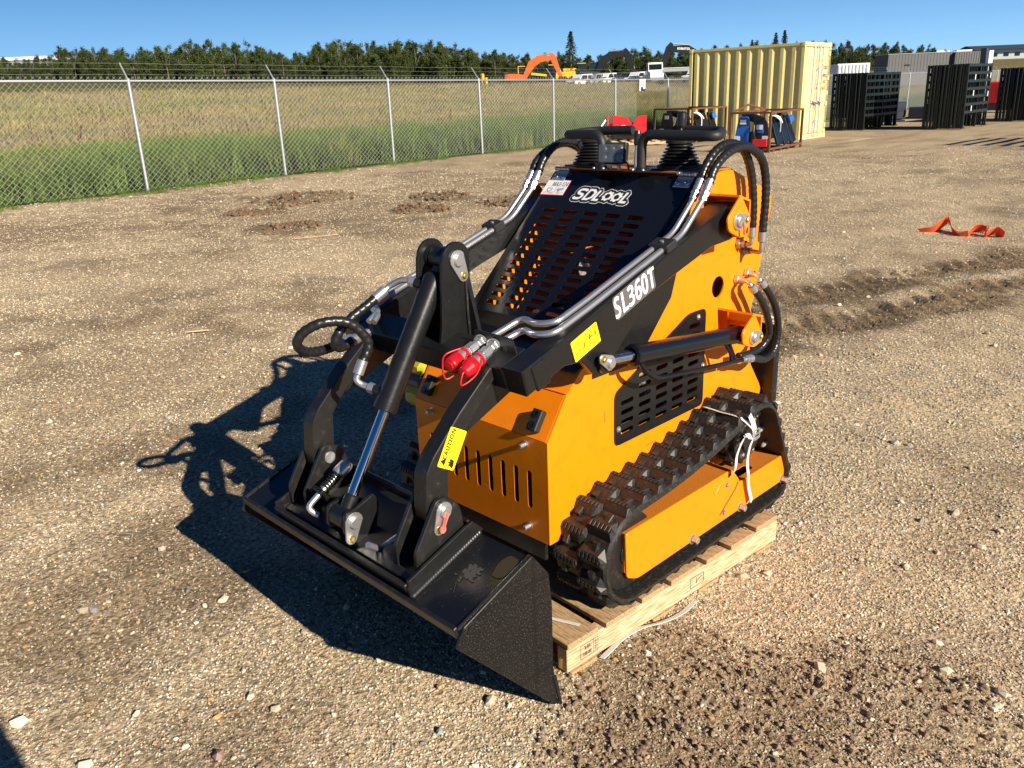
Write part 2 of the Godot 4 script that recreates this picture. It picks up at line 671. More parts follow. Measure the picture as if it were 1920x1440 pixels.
	mat("blade", Color.WHITE, 0.7, 0.0, {"vertex_color_use_as_albedo": true, "backlight_enabled": true, "backlight": Color(0.25, 0.28, 0.08), "metallic_specular": 0.2})
	mat("leaf", Color.WHITE, 0.65, 0.0, {"vertex_color_use_as_albedo": true, "backlight_enabled": true, "backlight": Color(0.10, 0.14, 0.03), "metallic_specular": 0.2})
	mat("bark", lin(0.16, 0.14, 0.11), 0.9)
	mat("galvanised", lin(0.55, 0.57, 0.60), 0.42, 0.75)
	mat("wire", lin(0.50, 0.52, 0.52), 0.5, 0.5)
	# far goods
	m = mat("cream", lin(0.66, 0.57, 0.23), 0.5, 0.0, {"albedo_texture": dust})
	triplanar(m, 2.0)
	mat("cream_light", lin(0.70, 0.63, 0.30), 0.5)
	mat("rust", lin(0.13, 0.052, 0.022), 0.8)
	mat("blue", lin(0.012, 0.12, 0.50), 0.4)
	mat("gate_green", lin(0.006, 0.011, 0.010), 0.4)
	mat("orange", lin(0.70, 0.11, 0.012), 0.45)
	mat("machine_yellow", lin(0.75, 0.40, 0.02), 0.5)
	mat("white", lin(0.72, 0.73, 0.74), 0.45)
	mat("silver", lin(0.40, 0.42, 0.44), 0.35, 0.5)
	mat("car_dark", lin(0.03, 0.035, 0.045), 0.3)
	mat("car_red", lin(0.22, 0.02, 0.02), 0.3)
	mat("sheet_grey", lin(0.09, 0.095, 0.10), 0.6, 0.1)
	mat("roof_dark", lin(0.035, 0.045, 0.06), 0.6)
	mat("strap_orange", lin(0.80, 0.10, 0.02), 0.6)


# ---------------------------------------------------------------- setting

func smooth(a: float, b: float, x: float) -> float:
	var t := clampf((x - a) / (b - a), 0.0, 1.0)
	return t * t * (3.0 - 2.0 * t)


func lift(u: float, v: float) -> float:   # the yard is level; beyond it the land rises slowly and leans
	var du := u - 1.85
	var dv := v - 1.671
	var d := -0.69508 * du - 0.71893 * dv
	var x := -0.71893 * du + 0.69508 * dv
	var rise := 0.0275 * log(1.0 + exp(clampf((d - 40.0) / 8.0, -30.0, 60.0))) * 8.0
	if d > 500.0:
		rise -= (d - 500.0) * 0.0275
	return rise - 0.0385 * clampf(x, -200.0, 12.0) * smooth(6.0, 60.0, d)


func fence_v(u: float) -> float:
	return -14.39 + 0.0566 * (u + 4.41)


const MUD := [[-3.95, -9.45, 0.55, 0.85], [-5.3, -10.3, 1.0, 0.75], [-4.9, -9.9, 0.5, 0.8], [-6.5, -8.4, 0.55, 0.85], [-5.4, -7.5, 0.5, 0.8], [-3.4, -7.7, 0.55, 0.9], [-6.6, -6.9, 0.6, 0.75], [-1.2, -10.4, 1.5, 0.6], [0.4, 0.72, 0.36, 0.62], [0.72, 0.86, 0.30, 0.55], [0.1, 1.1, 0.35, 0.4], [-4.2, -6.3, 0.9, 0.5], [-8.5, -9.5, 2.0, 0.45], [-1.5, -6.8, 1.0, 0.3], [-7.5, -3.5, 1.2, 0.3], [1.2, -2.4, 0.9, 0.3], [0.3, -3.2, 0.9, 0.35], [-4.6, -8.6, 2.2, 0.55], [-6.0, -8.0, 2.2, 0.5], [-0.8, -4.6, 1.0, 0.3]]


func damp(u: float, v: float) -> float:   # 0 dry pale gravel .. 1 dark damp soil
	var a := blotch.get_noise_2d(u * 0.22 + 40.0, v * 0.22) * 0.55 + blotch.get_noise_2d(u * 1.1, v * 1.1 + 9.0) * 0.5
	var k := smooth(-0.05, 0.5, a) * 0.66
	for s in MUD:
		var d: float = Vector2(u - s[0], v - s[1]).length() / s[2]
		if d < 1.6:
			k = maxf(k, s[3] * smooth(1.5, 0.35, d + blotch.get_noise_2d(u * 1.6, v * 1.6) * 0.9))
	for line in [-0.42, -1.12]:   # wheel tracks right of the loader
		var off: float = v - (line - (u + 3.7) * 0.34)
		if u < -1.4 and absf(off) < 0.6:
			k = maxf(k, 0.8 * smooth(0.42, 0.12, absf(off) + 0.45 * blotch.get_noise_2d(u * 1.3, v * 1.3)) * smooth(-1.4, -2.6, u) * smooth(-11.0, -6.0, u))
	return k


func bump(u: float, v: float) -> float:   # small relief of the yard
	var keep := smooth(0.75, 1.5, Vector2(u * 0.9, v + 0.05).length())
	var h := relief.get_noise_2d(u * 0.7, v * 0.7) * 0.030 + relief.get_noise_2d(u * 4.0, v * 4.0) * 0.009 + relief.get_noise_2d(u * 17.0, v * 17.0) * 0.004
	for s in MUD:
		if s[3] > 0.65 and s[1] < -5.0:
			var d: float = Vector2(u - s[0], v - s[1]).length() / s[2]
			if d < 1.3:
				h += smooth(1.2, 0.3, d) * (0.06 * absf(relief.get_noise_2d(u * 7.0, v * 7.0)) + 0.02)
	for line in [-0.42, -1.12]:
		var off: float = v - (line - (u + 3.7) * 0.34)
		if u < -1.6 and u > -9.0 and absf(off) < 0.30:
			h += smooth(0.30, 0.18, absf(off)) * (0.019 * sin((u + absf(off) * 0.9) * 44.0 + 3.0 * relief.get_noise_2d(u, v)) - 0.010) * smooth(-1.6, -2.6, u)
	return h * (0.25 + 0.75 * keep)


func ground(u: float, v: float) -> float:
	var far := Vector2(u, v).length()
	var h := lift(u, v)
	if far < 30.0 and v > fence_v(u):
		h += bump(u, v) * smooth(30.0, 20.0, far)
	return h


func steps_from(c: float, fine: float, reach: float, first: float, growth: float) -> Array:
	var out := [c]
	var a := c
	var s := first
	while a < c + reach:
		if a - c > fine:
			s *= growth
		a += s
		out.append(a)
	a = c
	s = first
	while a > c - reach:
		if c - a > fine:
			s *= growth
		a -= s
		out.push_front(a)
	return out


func setting() -> void:
	var us := steps_from(-1.6, 6.4, 700.0, 0.055, 1.06)
	var vs := steps_from(-1.6, 6.4, 700.0, 0.055, 1.06)
	var edge := 0
	for j in vs.size():
		if vs[j] < -14.39:
			edge = j
	var fitted: float = vs[edge]
	var nu := us.size()
	var nv := vs.size()
	var pos := PackedVector3Array()
	var col := PackedColorArray()
	for j in nv:
		var base: float = vs[j] + (-14.39 - fitted) * smooth(-5.0, -14.0, vs[j])
		for i in nu:
			var u: float = us[i]
			var v := base + 0.0566 * (u + 4.41) * clampf((-base - 4.5) / 9.89, 0.0, 1.0) * (1.0 if absf(u) < 120.0 else 120.0 / absf(u))
			pos.append(W(u, v, ground(u, v)))
			if j > edge:
				var k := damp(u, v) if absf(u) < 60.0 and absf(v) < 60.0 else 0.3
				var t := Vector3(0.68, 0.585, 0.435).lerp(Vector3(0.24, 0.18, 0.122), k)
				t *= 1.0 - 0.22 * smooth(0.0, 0.5, blotch.get_noise_2d(u * 0.5 + 90.0, v * 0.5))
				t *= 1.0 + 0.18 * blotch.get_noise_2d(u * 2.7, v * 2.7)
				col.append(Color(t.x, t.y, t.z))
			else:
				var back := fence_v(clampf(u, -120.0, 120.0)) - v
				var dry := smooth(4.0, 8.0, back + 3.0 * blotch.get_noise_2d(u * 0.2, v * 0.2))
				var t2 := Vector3(0.075, 0.12, 0.028).lerp(Vector3(0.27, 0.225, 0.105), dry)
				var green := smooth(0.1, 0.5, blotch.get_noise_2d(u * 0.035, v * 0.06 + 50.0) + 0.8 * smooth(75.0, 120.0, back) - 0.1)
				t2 = t2.lerp(Vector3(0.13, 0.15, 0.045), green * 0.8)
				t2 *= 1.0 + 0.25 * blotch.get_noise_2d(u * 0.8, v * 0.8)
				col.append(Color(t2.x, t2.y, t2.z))
	var nor := PackedVector3Array()
	nor.resize(pos.size())
	for j in nv:
		for i in nu:
			var a := pos[j * nu + mini(i + 1, nu - 1)] - pos[j * nu + maxi(i - 1, 0)]
			var b := pos[mini(j + 1, nv - 1) * nu + i] - pos[maxi(j - 1, 0) * nu + i]
			nor[j * nu + i] = a.cross(b).normalized()
	for half in 2:
		var idx := PackedInt32Array()
		for j in nv - 1:
			if (j >= edge) == (half == 0):
				for i in nu - 1:
					var p := j * nu + i
					idx.append_array(PackedInt32Array([p, p + nu, p + nu + 1, p, p + nu + 1, p + 1]))
		var arr := []
		arr.resize(Mesh.ARRAY_MAX)
		arr[Mesh.ARRAY_VERTEX] = pos
		arr[Mesh.ARRAY_NORMAL] = nor
		arr[Mesh.ARRAY_COLOR] = col
		arr[Mesh.ARRAY_INDEX] = idx
		var mesh := ArrayMesh.new()
		mesh.add_surface_from_arrays(Mesh.PRIMITIVE_TRIANGLES, arr)
		var o := part(self, "gravel_yard" if half == 0 else "grass_field", mesh, M["gravel"] if half == 0 else M["turf"])
		o.set_meta("kind", "structure")
		o.set_meta("label", "flat yard of pale gravel and damp dark soil" if half == 0 else "dry grass field rising beyond the chain link fence")
		o.set_meta("category", "ground" if half == 0 else "field")
	pebbles()
	grasses()


func pebble_mesh(s: int, flat: float) -> ArrayMesh:
	var r := RandomNumberGenerator.new()
	r.seed = s
	var f := (1.0 + sqrt(5.0)) / 2.0
	var p := [Vector3(-1, f, 0), Vector3(1, f, 0), Vector3(-1, -f, 0), Vector3(1, -f, 0), Vector3(0, -1, f), Vector3(0, 1, f), Vector3(0, -1, -f), Vector3(0, 1, -f), Vector3(f, 0, -1), Vector3(f, 0, 1), Vector3(-f, 0, -1), Vector3(-f, 0, 1)]
	var t := [0, 11, 5, 0, 5, 1, 0, 1, 7, 0, 7, 10, 0, 10, 11, 1, 5, 9, 5, 11, 4, 11, 10, 2, 10, 7, 6, 7, 1, 8, 3, 9, 4, 3, 4, 2, 3, 2, 6, 3, 6, 8, 3, 8, 9, 4, 9, 5, 2, 4, 11, 6, 2, 10, 8, 6, 7, 9, 8, 1]
	for i in 12:
		p[i] = (p[i] as Vector3).normalized() * r.randf_range(0.72, 1.2) * Vector3(1.15, flat, 0.85)
	var sh := Shape.new()
	for i in range(0, 60, 3):
		sh.tri(p[t[i]], p[t[i + 1]], p[t[i + 2]])
	return sh.mesh()


func scatter(called: String, mesh: Mesh, material: Material, places: Array, tints: Array, parent: Node = null) -> MultiMeshInstance3D:
	var mm := MultiMesh.new()
	mm.transform_format = MultiMesh.TRANSFORM_3D
	mm.use_colors = true
	mm.mesh = mesh
	mm.instance_count = places.size()
	for i in places.size():
		mm.set_instance_transform(i, places[i])
		mm.set_instance_color(i, tints[i])
	var o := MultiMeshInstance3D.new()
	o.multimesh = mm
	o.material_override = material
	add(parent if parent else self, o, called)
	o.set_meta("kind", "stuff")
	return o


func stone_tint() -> Color:
	var k := rng.randf()
	var b := rng.randf_range(0.75, 1.25)
	var c := Vector3(0.54, 0.47, 0.355)
	if k < 0.28:
		c = Vector3(0.63, 0.57, 0.45)
	elif k < 0.45:
		c = Vector3(0.43, 0.355, 0.26)
	elif k < 0.56:
		c = Vector3(0.26, 0.25, 0.24)
	elif k < 0.60:
		c = Vector3(0.72, 0.67, 0.56)
	elif k < 0.68:
		c = Vector3(0.52, 0.33, 0.15)
	elif k < 0.72:
		c = Vector3(0.40, 0.26, 0.22)
	return Color(c.x * b, c.y * b, c.z * b)


func pebbles() -> void:
	for batch in 6:
		var places := []
		var tints := []
		var count := 98000 if batch < 5 else 1500
		var big := batch == 5
		for i in count:
			# more and smaller stones close by, where single stones can be seen
			var d := 1.25 * pow(17.0, pow(rng.randf(), 0.95)) if not big else 1.3 * pow(11.0, rng.randf())
			var x := rng.randf_range(-0.85, 0.85) * (d + 0.4)
			var u := 1.85 - 0.69508 * d - 0.71893 * x
			var v := 1.671 - 0.71893 * d + 0.69508 * x
			if v < fence_v(u) + 0.1:
				continue
			var wet := damp(u, v) if d < 7.0 or i % 3 == 0 else 0.3
			var bare := smooth(0.0, 0.5, blotch.get_noise_2d(u * 0.5 + 90.0, v * 0.5))
			if not big and rng.randf() < maxf(maxf(wet * 0.75, bare * 0.7), smooth(13.0, 21.0, d)):
				continue
			var r := (0.0012 + 0.0030 * pow(rng.randf(), 2.6)) * (0.68 + 0.19 * d)
			if big:
				r = rng.randf_range(0.005, 0.009) + 0.015 * pow(rng.randf(), 7.0)
			var b := Basis.from_euler(Vector3(rng.randf_range(-0.4, 0.4), rng.randf() * TAU, rng.randf_range(-0.4, 0.4))).scaled(Vector3.ONE * r)
			places.append(Transform3D(b, W(u, v, ground(u, v) + r * rng.randf_range(0.0, 0.45))))
			var t := stone_tint()
			if not big:
				t = t.lerp(Color(0.50, 0.43, 0.32), 0.15 + 0.45 * smooth(2.5, 9.0, d))
			tints.append(t.lerp(Color(t.r * 0.42, t.g * 0.37, t.b * 0.33), wet * (0.8 if not big else 0.5)))
		var o := scatter("gravel" if not big else "loose_stones", pebble_mesh(batch + 1, 0.62 if batch % 2 else 0.75), M["stone"], places, tints)
		tag(o, "loose gravel of mixed tan, grey and white stones covering the yard" if not big else "larger stones strewn over the gravel of the yard", "gravel")
	# clods of dark soil thrown up in the left of the yard
	var places2 := []
	var tints2 := []
	for i in 4200:
		var s: Array = MUD[[0, 1, 2, 3, 5, 6, 4][rng.randi() % 7]]
		var q: Vector2 = Vector2.from_angle(rng.randf() * TAU) * sqrt(rng.randf()) * s[2] * 0.85
		if blotch.get_noise_2d((s[0] + q.x) * 1.6, (s[1] + q.y) * 1.6) < -0.05:
			continue
		var r := 0.008 + 0.032 * pow(rng.randf(), 4.0)
		var u: float = s[0] + q.x
		var v: float = s[1] + q.y
		places2.append(Transform3D(Basis.from_euler(Vector3(rng.randf(), rng.randf() * TAU, rng.randf())).scaled(Vector3.ONE * r), W(u, v, ground(u, v) + r * 0.4)))
		var b := rng.randf_range(0.7, 1.2)
		tints2.append(Color(0.15 * b, 0.10 * b, 0.06 * b))
	for i in 3200:   # small damp crumbs near the pallet
		var s: Array = MUD[8 + rng.randi() % 3]
		var q: Vector2 = Vector2.from_angle(rng.randf() * TAU) * sqrt(rng.randf()) * s[2]
		var r := 0.002 + 0.008 * pow(rng.randf(), 4.0)
		var u: float = s[0] + q.x
		var v: float = s[1] + q.y
		places2.append(Transform3D(Basis.from_euler(Vector3(rng.randf(), rng.randf() * TAU, rng.randf())).scaled(Vector3.ONE * r), W(u, v, ground(u, v) + r * 0.4)))
		var b := rng.randf_range(0.7, 1.5)
		tints2.append(Color(0.20 * b, 0.145 * b, 0.095 * b))
	tag(scatter("soil_clods", pebble_mesh(31, 0.8), M["stone"], places2, tints2), "dark clods of damp soil churned up in the yard", "soil")


func tuft(blades: int, spread: float, tall: float, s: int) -> ArrayMesh:
	var r := RandomNumberGenerator.new()
	r.seed = s
	var sh := Shape.new()
	sh.tinted = true
	for i in blades:
		var a := r.randf() * TAU
		var o := Vector3(r.randf_range(-spread, spread), 0, r.randf_range(-spread, spread))
		var side := Vector3(cos(a), 0, sin(a)) * r.randf_range(0.007, 0.013)
		var lean := Vector3(r.randfn() * 0.22, 1.0, r.randfn() * 0.22) * tall * r.randf_range(0.5, 1.1)
		var bend := Vector3(r.randfn() * 0.15, -0.08, r.randfn() * 0.15) * tall
		var b := r.randf_range(0.7, 1.25)
		sh.ink = Color(b, b * r.randf_range(0.92, 1.05), b)
		sh.tri(o - side, o + side, o + lean * 0.6 + side * 0.6)
		sh.tri(o - side, o + lean * 0.6 + side * 0.6, o + lean * 0.6 - side * 0.6)
		sh.tri(o + lean * 0.6 - side * 0.6, o + lean * 0.6 + side * 0.6, o + lean + bend)
	return sh.mesh()


func grasses() -> void:
	for kind in 3:
		var places := []
		var tints := []
		for i in [26000, 46000, 2600][kind]:
			var u := rng.randf_range(-36.0, 7.0)
			var back := 0.0
			if kind == 0:
				back = 0.5 + 6.5 * pow(rng.randf(), 0.8)
				back += blotch.get_noise_2d(u * 0.35, 3.0) * 1.2
				if back < 0.25 or blotch.get_noise_2d(u * 0.5, back * 0.5 + 20.0) < -0.28:
					continue
			elif kind == 1:
				back = 5.0 * pow(14.0, rng.randf())
				u = rng.randf_range(-40.0 - back * 1.1, 8.0 + back * 0.5)
			else:   # short weeds along the foot of the fence
				back = rng.randf_range(-0.7, 0.5)
				if blotch.get_noise_2d(u * 0.6, 70.0) < -0.1:
					continue
			var v := fence_v(u) - back
			var s: float = rng.randf_range(0.7, 1.3) * [1.0, 1.0 + back * 0.03, 0.35][kind]
			places.append(Transform3D(Basis(Vector3.UP, rng.randf() * TAU).scaled(Vector3(s * 1.1, s, s * 1.1)), W(u, v, ground(u, v) - 0.02)))
			var b := rng.randf_range(0.7, 1.3)
			var c := Color(0.11 * b, 0.175 * b, 0.035 * b)
			if kind == 0:
				c = c.lerp(Color(0.20 * b, 0.22 * b, 0.065 * b), smooth(0.0, 0.5, blotch.get_noise_2d(u * 0.4, v * 0.4 + 5.0)))
			if kind == 1:
				c = Color(0.31 * b, 0.262 * b, 0.12 * b)
				var g := smooth(-0.15, 0.35, blotch.get_noise_2d(u * 0.06, v * 0.11 + 50.0))
				c = c.lerp(Color(0.20 * b, 0.22 * b, 0.08 * b), g * 0.8)
				c = c.lerp(Color(0.26 * b, 0.215 * b, 0.15 * b), smooth(0.15, 0.45, blotch.get_noise_2d(u * 0.08 + 9.0, v * 0.16)) * 0.8)
			tints.append(c)
		var o := scatter("tall_grass", tuft([16, 12, 8][kind], [0.16, 0.30, 0.12][kind], [0.58, 0.26, 0.4][kind], kind + 4), M["blade"], places, tints)
		tag(o, ["lush green grass growing along the ditch just behind the fence", "dry straw coloured grass of the open field", "low weeds sprouting along the foot of the fence"][kind], "grass")
	# rust brown seed stalks standing above the dry grass
	var sh := Shape.new()
	sh.tube(PackedVector3Array([Vector3(0, 0, 0), Vector3(0.01, 0.5, 0.01)]), 0.006, 4)
	for k in 9:
		sh.lathe([[0.0, 0.0], [0.012, 0.02], [0.015, 0.05], [0.0, 0.09]], Vector3(0.012 * sin(k * 2.1), 0.42 + k * 0.055, 0.012 * cos(k * 2.1)), Vector3(0, 1, 0), 5)
	var spots := []
	var hues := []
	for i in 900:
		var back := 7.0 + 60.0 * pow(rng.randf(), 1.2)
		var u := rng.randf_range(-16.0 - back * 0.5, 6.0 + back * 0.3)
		if rng.randf() < smooth(-4.0, -22.0, u) * 0.85:
			continue
		var v := fence_v(u) - back
		spots.append(Transform3D(Basis.from_euler(Vector3(rng.randfn() * 0.1, rng.randf() * TAU, rng.randfn() * 0.1)).scaled(Vector3.ONE * rng.randf_range(0.45, 0.95)), W(u, v, ground(u, v))))
		var b := rng.randf_range(0.6, 1.2)
		hues.append(Color(0.12 * b, 0.055 * b, 0.028 * b))
	tag(scatter("dock_stalks", sh.mesh(), M["stone"], spots, hues), "rust brown seed stalks standing among the dry grass", "weeds")


# ---------------------------------------------------------------- the loader

func bolt(s: Shape, at: Vector3, axis: Vector3, r := 0.008, high := 0.006) -> void:
	s.lathe([[r * 1.5, 0.0], [r * 1.5, 0.0015], [r * 1.05, 0.0018]], at, axis, 14)
	s.lathe([[r, 0.0018], [r, high], [r * 0.8, high + 0.001], [0, high + 0.001]], at, axis, 6, true)


func rectp(a: Vector2, b: Vector2) -> PackedVector2Array:
	return PackedVector2Array([a, Vector2(b.x, a.y), b, Vector2(a.x, b.y)])


func pin_tab(parent: Node, at: Vector3, out: Vector3, towards: Vector3, big := 0.024, reach := 0.036, called := "pin") -> Node3D:   # a pin head on a drop shaped keeper tab with its bolt
	var s := Shape.new()
	var xf := frame(at, towards, out.cross(towards))
	var poly := PackedVector2Array()
	for i in 13:
		poly.append(Vector2.from_angle(PI * 0.62 + TAU * 0.38 * 2.0 * i / 12.0 * 0.99) * big)
	for i in 9:
		poly.append(Vector2(reach, 0) + Vector2.from_angle(-PI * 0.42 + PI * 0.84 * i / 8.0) * big * 0.62)
	poly = Geometry2D.convex_hull(poly)
	poly.remove_at(poly.size() - 1)
	s.prism(poly, xf, 0.006, 0.001)
	s.lathe([[big * 0.62, 0.006], [big * 0.62, 0.013], [big * 0.55, 0.0145], [0, 0.0145]], at, out, 18)
	var o := part(parent, called, s, M["zinc"])
	var b := Shape.new()
	bolt(b, at + towards.normalized() * reach + out * 0.006, out, 0.007, 0.007)
	part(o, "bolt", b, M["brass"])
	return o


func nut_fitting(s: Shape, a: Vector3, b: Vector3, r: float) -> void:   # crimped ferrule, then hexagon nut, from a to b
	var l := a.distance_to(b)
	var ax := (b - a).normalized()
	s.lathe([[0, 0], [r * 1.12, 0], [r * 1.2, l * 0.06], [r * 1.2, l * 0.52], [r * 0.95, l * 0.56], [r * 0.9, l * 0.62]], a, ax, 14)
	s.lathe([[r * 0.9, l * 0.6], [r * 1.32, l * 0.62], [r * 1.32, l * 0.8], [r * 1.05, l * 0.82], [r * 1.05, l * 0.86], [r * 1.2, l * 0.87], [r * 1.2, l], [0, l]], a, ax, 6, true)


func loader() -> void:
	var L := thing("compact_track_loader", "yellow and black mini track loader with its bucket tipped down, standing on a wooden pallet", "track loader", Vector3.ZERO, UVW)
	var s: Shape
	# ---- body
	for k in [1, -1]:
		s = Shape.new()
		var outline := pv([0.385, 0.299, 0.385, 0.606, 0.305, 0.722, 0.241, 0.777, 0.20, 0.79, 0.135, 0.80, 0.115, 0.845, -0.285, 1.222, -0.30, 1.235, -0.455, 1.242, -0.49, 1.236, -0.705, 1.152, -0.728, 1.135, -0.731, 1.10, -0.64, 0.765, -0.632, 0.72, -0.652, 0.585, -0.66, 0.56, -0.728, 0.47, -0.738, 0.45, -0.70, 0.299])
		var opening := rounded(pv([0.07, 0.53, 0.07, 0.655, -0.25, 0.79, -0.325, 0.79, -0.325, 0.53]), 0.01, 1)
		s.pierced(outline, uw(0.281 if k > 0 else -0.275), 0.006, [opening, disc(Vector2(-0.424, 0.881), 0.035, 20)], [])
		part(L, "side_plate", s, M["yellow"])
		s = Shape.new()
		var cells := []
		var blocks := []
		for c in 5:
			for r in 10:
				var o := Vector2(0.047 - 0.0845 * c, 0.540 + 0.0305 * r)
				if o.y > minf(0.805, 0.655 + (0.06 - o.x) * 0.445):
					continue
				if c == 0 and r > 3:
					continue
				var q := Rect2(o - Vector2(0.04225, 0.01525), Vector2(0.0845, 0.0305))
				cells.append([q, o, 0.022, 0.0075, Vector2(1, 0)])
		for c in 5:
			var lo := 9.0
			var hi := -9.0
			for q in cells:
				if absf(q[1].x - (0.047 - 0.0845 * c)) < 0.01:
					lo = minf(lo, q[0].position.y)
					hi = maxf(hi, q[0].end.y)
			blocks.append(rectp(Vector2(0.047 - 0.0845 * c - 0.04225, lo), Vector2(0.047 - 0.0845 * c + 0.04225, hi)))
		s.pierced(rounded(pv([0.103, 0.503, 0.103, 0.668, -0.26, 0.828, -0.354, 0.828, -0.354, 0.503]), 0.022), uw(0.286 if k > 0 else -0.282), 0.004, blocks, cells)
		var g := part(L, "side_grille", s, M["black"])
		for p in [Vector2(0.088, 0.555), Vector2(-0.345, 0.64), Vector2(-0.31, 0.808)]:
			s = Shape.new()
			bolt(s, Vector3(p.x, 0.286 * k, p.y), Vector3(0, k, 0), 0.006, 0.005)
			part(g, "bolt", s, M["zinc"])
		for q in [[Vector3(0.145, 0.2812 * k, 0.61), Vector3(0.004, 0.001, 0.035)], [Vector3(-0.08, 0.2812 * k, 0.455), Vector3(0.05, 0.001, 0.004)]]:
			s = Shape.new()
			s.at_box(q[0], q[1], 0.0)
			part(L, "weld_mark", s, M["yellow_dusty"])
	s = Shape.new()
	var slots := []
	for i in 9:
		var o := Vector2(-0.21 + 0.0525 * i, 0.45)
		slots.append([Rect2(o - Vector2(0.02625, 0.08), Vector2(0.0525, 0.16)), o, 0.049, 0.0085, Vector2(0, 1)])
	s.pierced(pv([-0.2745, 0.299, 0.2745, 0.299, 0.2745, 0.606, -0.2745, 0.606]), vw(0.381), 0.004, [rectp(Vector2(-0.23625, 0.37), Vector2(0.23625, 0.53))], slots)
	var front := part(L, "front_cover", s, M["yellow"])
	for p in [Vector2(0.199, 0.583), Vector2(-0.199, 0.583), Vector2(0.205, 0.335), Vector2(-0.205, 0.335)]:
		s = Shape.new()
		bolt(s, Vector3(0.385, p.x, p.y), Vector3(1, 0, 0), 0.007, 0.022)
		part(front, "bolt", s, M["zinc"])
	s = Shape.new()
	s.prism(pv([0.385, 0.608, 0.307, 0.7205, 0.303, 0.7175, 0.380, 0.606]), uw(0.2745), 0.549)
	var hood := part(L, "front_hood", s, M["yellow"])
	s = Shape.new()
	s.prism(pv([0.3045, 0.7235, 0.241, 0.777, 0.20, 0.79, 0.13, 0.80, 0.13, 0.795, 0.198, 0.785, 0.239, 0.772, 0.3015, 0.7195]), uw(0.2745), 0.549)
	part(L, "hood_top", s, M["yellow"])
	var slope := frame(Vector3(0.358, 0, 0.647), Vector3(0, 1, 0), Vector3(-0.569, 0, 0.822))
	for k in [1, -1]:
		s = Shape.new()
		s.box(slope * Transform3D(Basis(), Vector3(0.226 * k, 0.0, 0.012)), Vector3(0.037, 0.062, 0.022), 0.003)
		var b := part(L, "rubber_bumper", s, M["foam"])
		for d in [-0.016, 0.016]:
			s = Shape.new()
			s.lathe([[0.0105, 0.0], [0.0105, 0.002], [0.008, 0.0025], [0.006, 0.0012], [0, 0.0012]], slope * Vector3(0.226 * k, d, 0.0232), slope.basis.z, 14)
			part(b, "bolt", s, M["black_gloss"])
	# ---- the black perforated engine cover
	var pan := frame(Vector3(-0.285, 0, 1.235), Vector3(0, 1, 0), Vector3(-0.737, 0, 0.676))
	s = Shape.new()
	var holes := []
	for c in 5:
		for r in 13:
			var o := Vector2(-0.2 + 0.087 * c, -0.167 - 0.0311 * r)
			holes.append([Rect2(o - Vector2(0.0435, 0.01555), Vector2(0.087, 0.0311)), o, 0.0225, 0.0082, Vector2(1, 0)])
	s.pierced(pv([-0.28, 0.0, -0.25, -0.575, 0.25, -0.575, 0.28, 0.0]), pan * Transform3D(Basis(), Vector3(0, 0, -0.004)), 0.004, [rectp(Vector2(-0.2435, -0.55575), Vector2(0.1915, -0.15145))], holes)
	var cover := part(L, "engine_cover", s, M["black_gloss"])
	s = Shape.new()
	s.prism(pv([0.136, 0.848, 0.142, 0.846, 0.148, 0.795, 0.142, 0.795]), uw(0.25), 0.50)
	s.prism(pv([0.125, 0.806, 0.20, 0.797, 0.262, 0.772, 0.262, 0.768, 0.20, 0.793, 0.125, 0.802]), uw(0.272), 0.544)
	part(cover, "lower_lip", s, M["black_gloss"])
	for k in [1, -1]:
		s = Shape.new()
		s.prism(pv([0.2802 * k, -0.002, 0.2502 * k, -0.575, 0.2865 * k, -0.575, 0.2865 * k, -0.002]), pan * Transform3D(Basis(), Vector3(0, 0, -0.0075)), 0.004)
		part(cover, "edge_flange", s, M["black"])
	for k in [1, -1]:
		s = Shape.new()
		s.prism(pv([-0.27, 1.206, 0.132, 0.838, 0.20, 0.80, 0.20, 0.74, 0.0, 0.74, -0.16, 0.90]), uw(0.2865 if k > 0 else -0.2825), 0.004)
		part(cover, "side_skirt", s, M["black"])
		s = Shape.new()
		s.box(pan * Transform3D(Basis(), Vector3(0.245 * k, -0.022, 0.0012)), Vector3(0.058, 0.040, 0.0024), 0.0008)
		for i in 5:
			var o := Vector3(-0.281, 0.245 * k - 0.026 + 0.013 * i, 1.243)
			s.rod(o - Vector3(0, 0.0057, 0), o + Vector3(0, 0.0057, 0), 0.0062, 12, 0.001)
		var h := part(L, "hinge", s, M["zinc"])
		for d in [-0.016, 0.016]:
			s = Shape.new()
			s.lathe([[0.008, 0.0], [0.0075, 0.0025], [0.004, 0.0042], [0, 0.0045]], pan * Vector3(0.245 * k + d, -0.026, 0.0024), pan.basis.z, 14)
			part(h, "bolt", s, M["chrome"])
	cover_prints(cover, pan)
	# ---- deck and operator's controls
	s = Shape.new()
	s.prism(pv([-0.283, 1.243, -0.283, 1.247, -0.47, 1.247, -0.725, 1.147, -0.728, 1.10, -0.64, 0.76, -0.632, 0.72, -0.652, 0.58, -0.735, 0.46, -0.70, 0.30, -0.695, 0.30, -0.728, 0.46, -0.645, 0.58, -0.626, 0.72, -0.633, 0.76, -0.72, 1.10, -0.718, 1.142, -0.469, 1.242]), uw(0.2745), 0.549)
	var deck := part(L, "control_deck", s, M["yellow_dusty"])
	s = Shape.new()
	s.at_box(Vector3(-0.385, -0.19, 1.250), Vector3(0.16, 0.14, 0.006), 0.002)
	part(deck, "lever_plate", s, M["black"])
	s = Shape.new()
	s.at_box(Vector3(-0.385, 0.148, 1.250), Vector3(0.16, 0.15, 0.006), 0.002)
	part(deck, "lever_plate", s, M["black"])
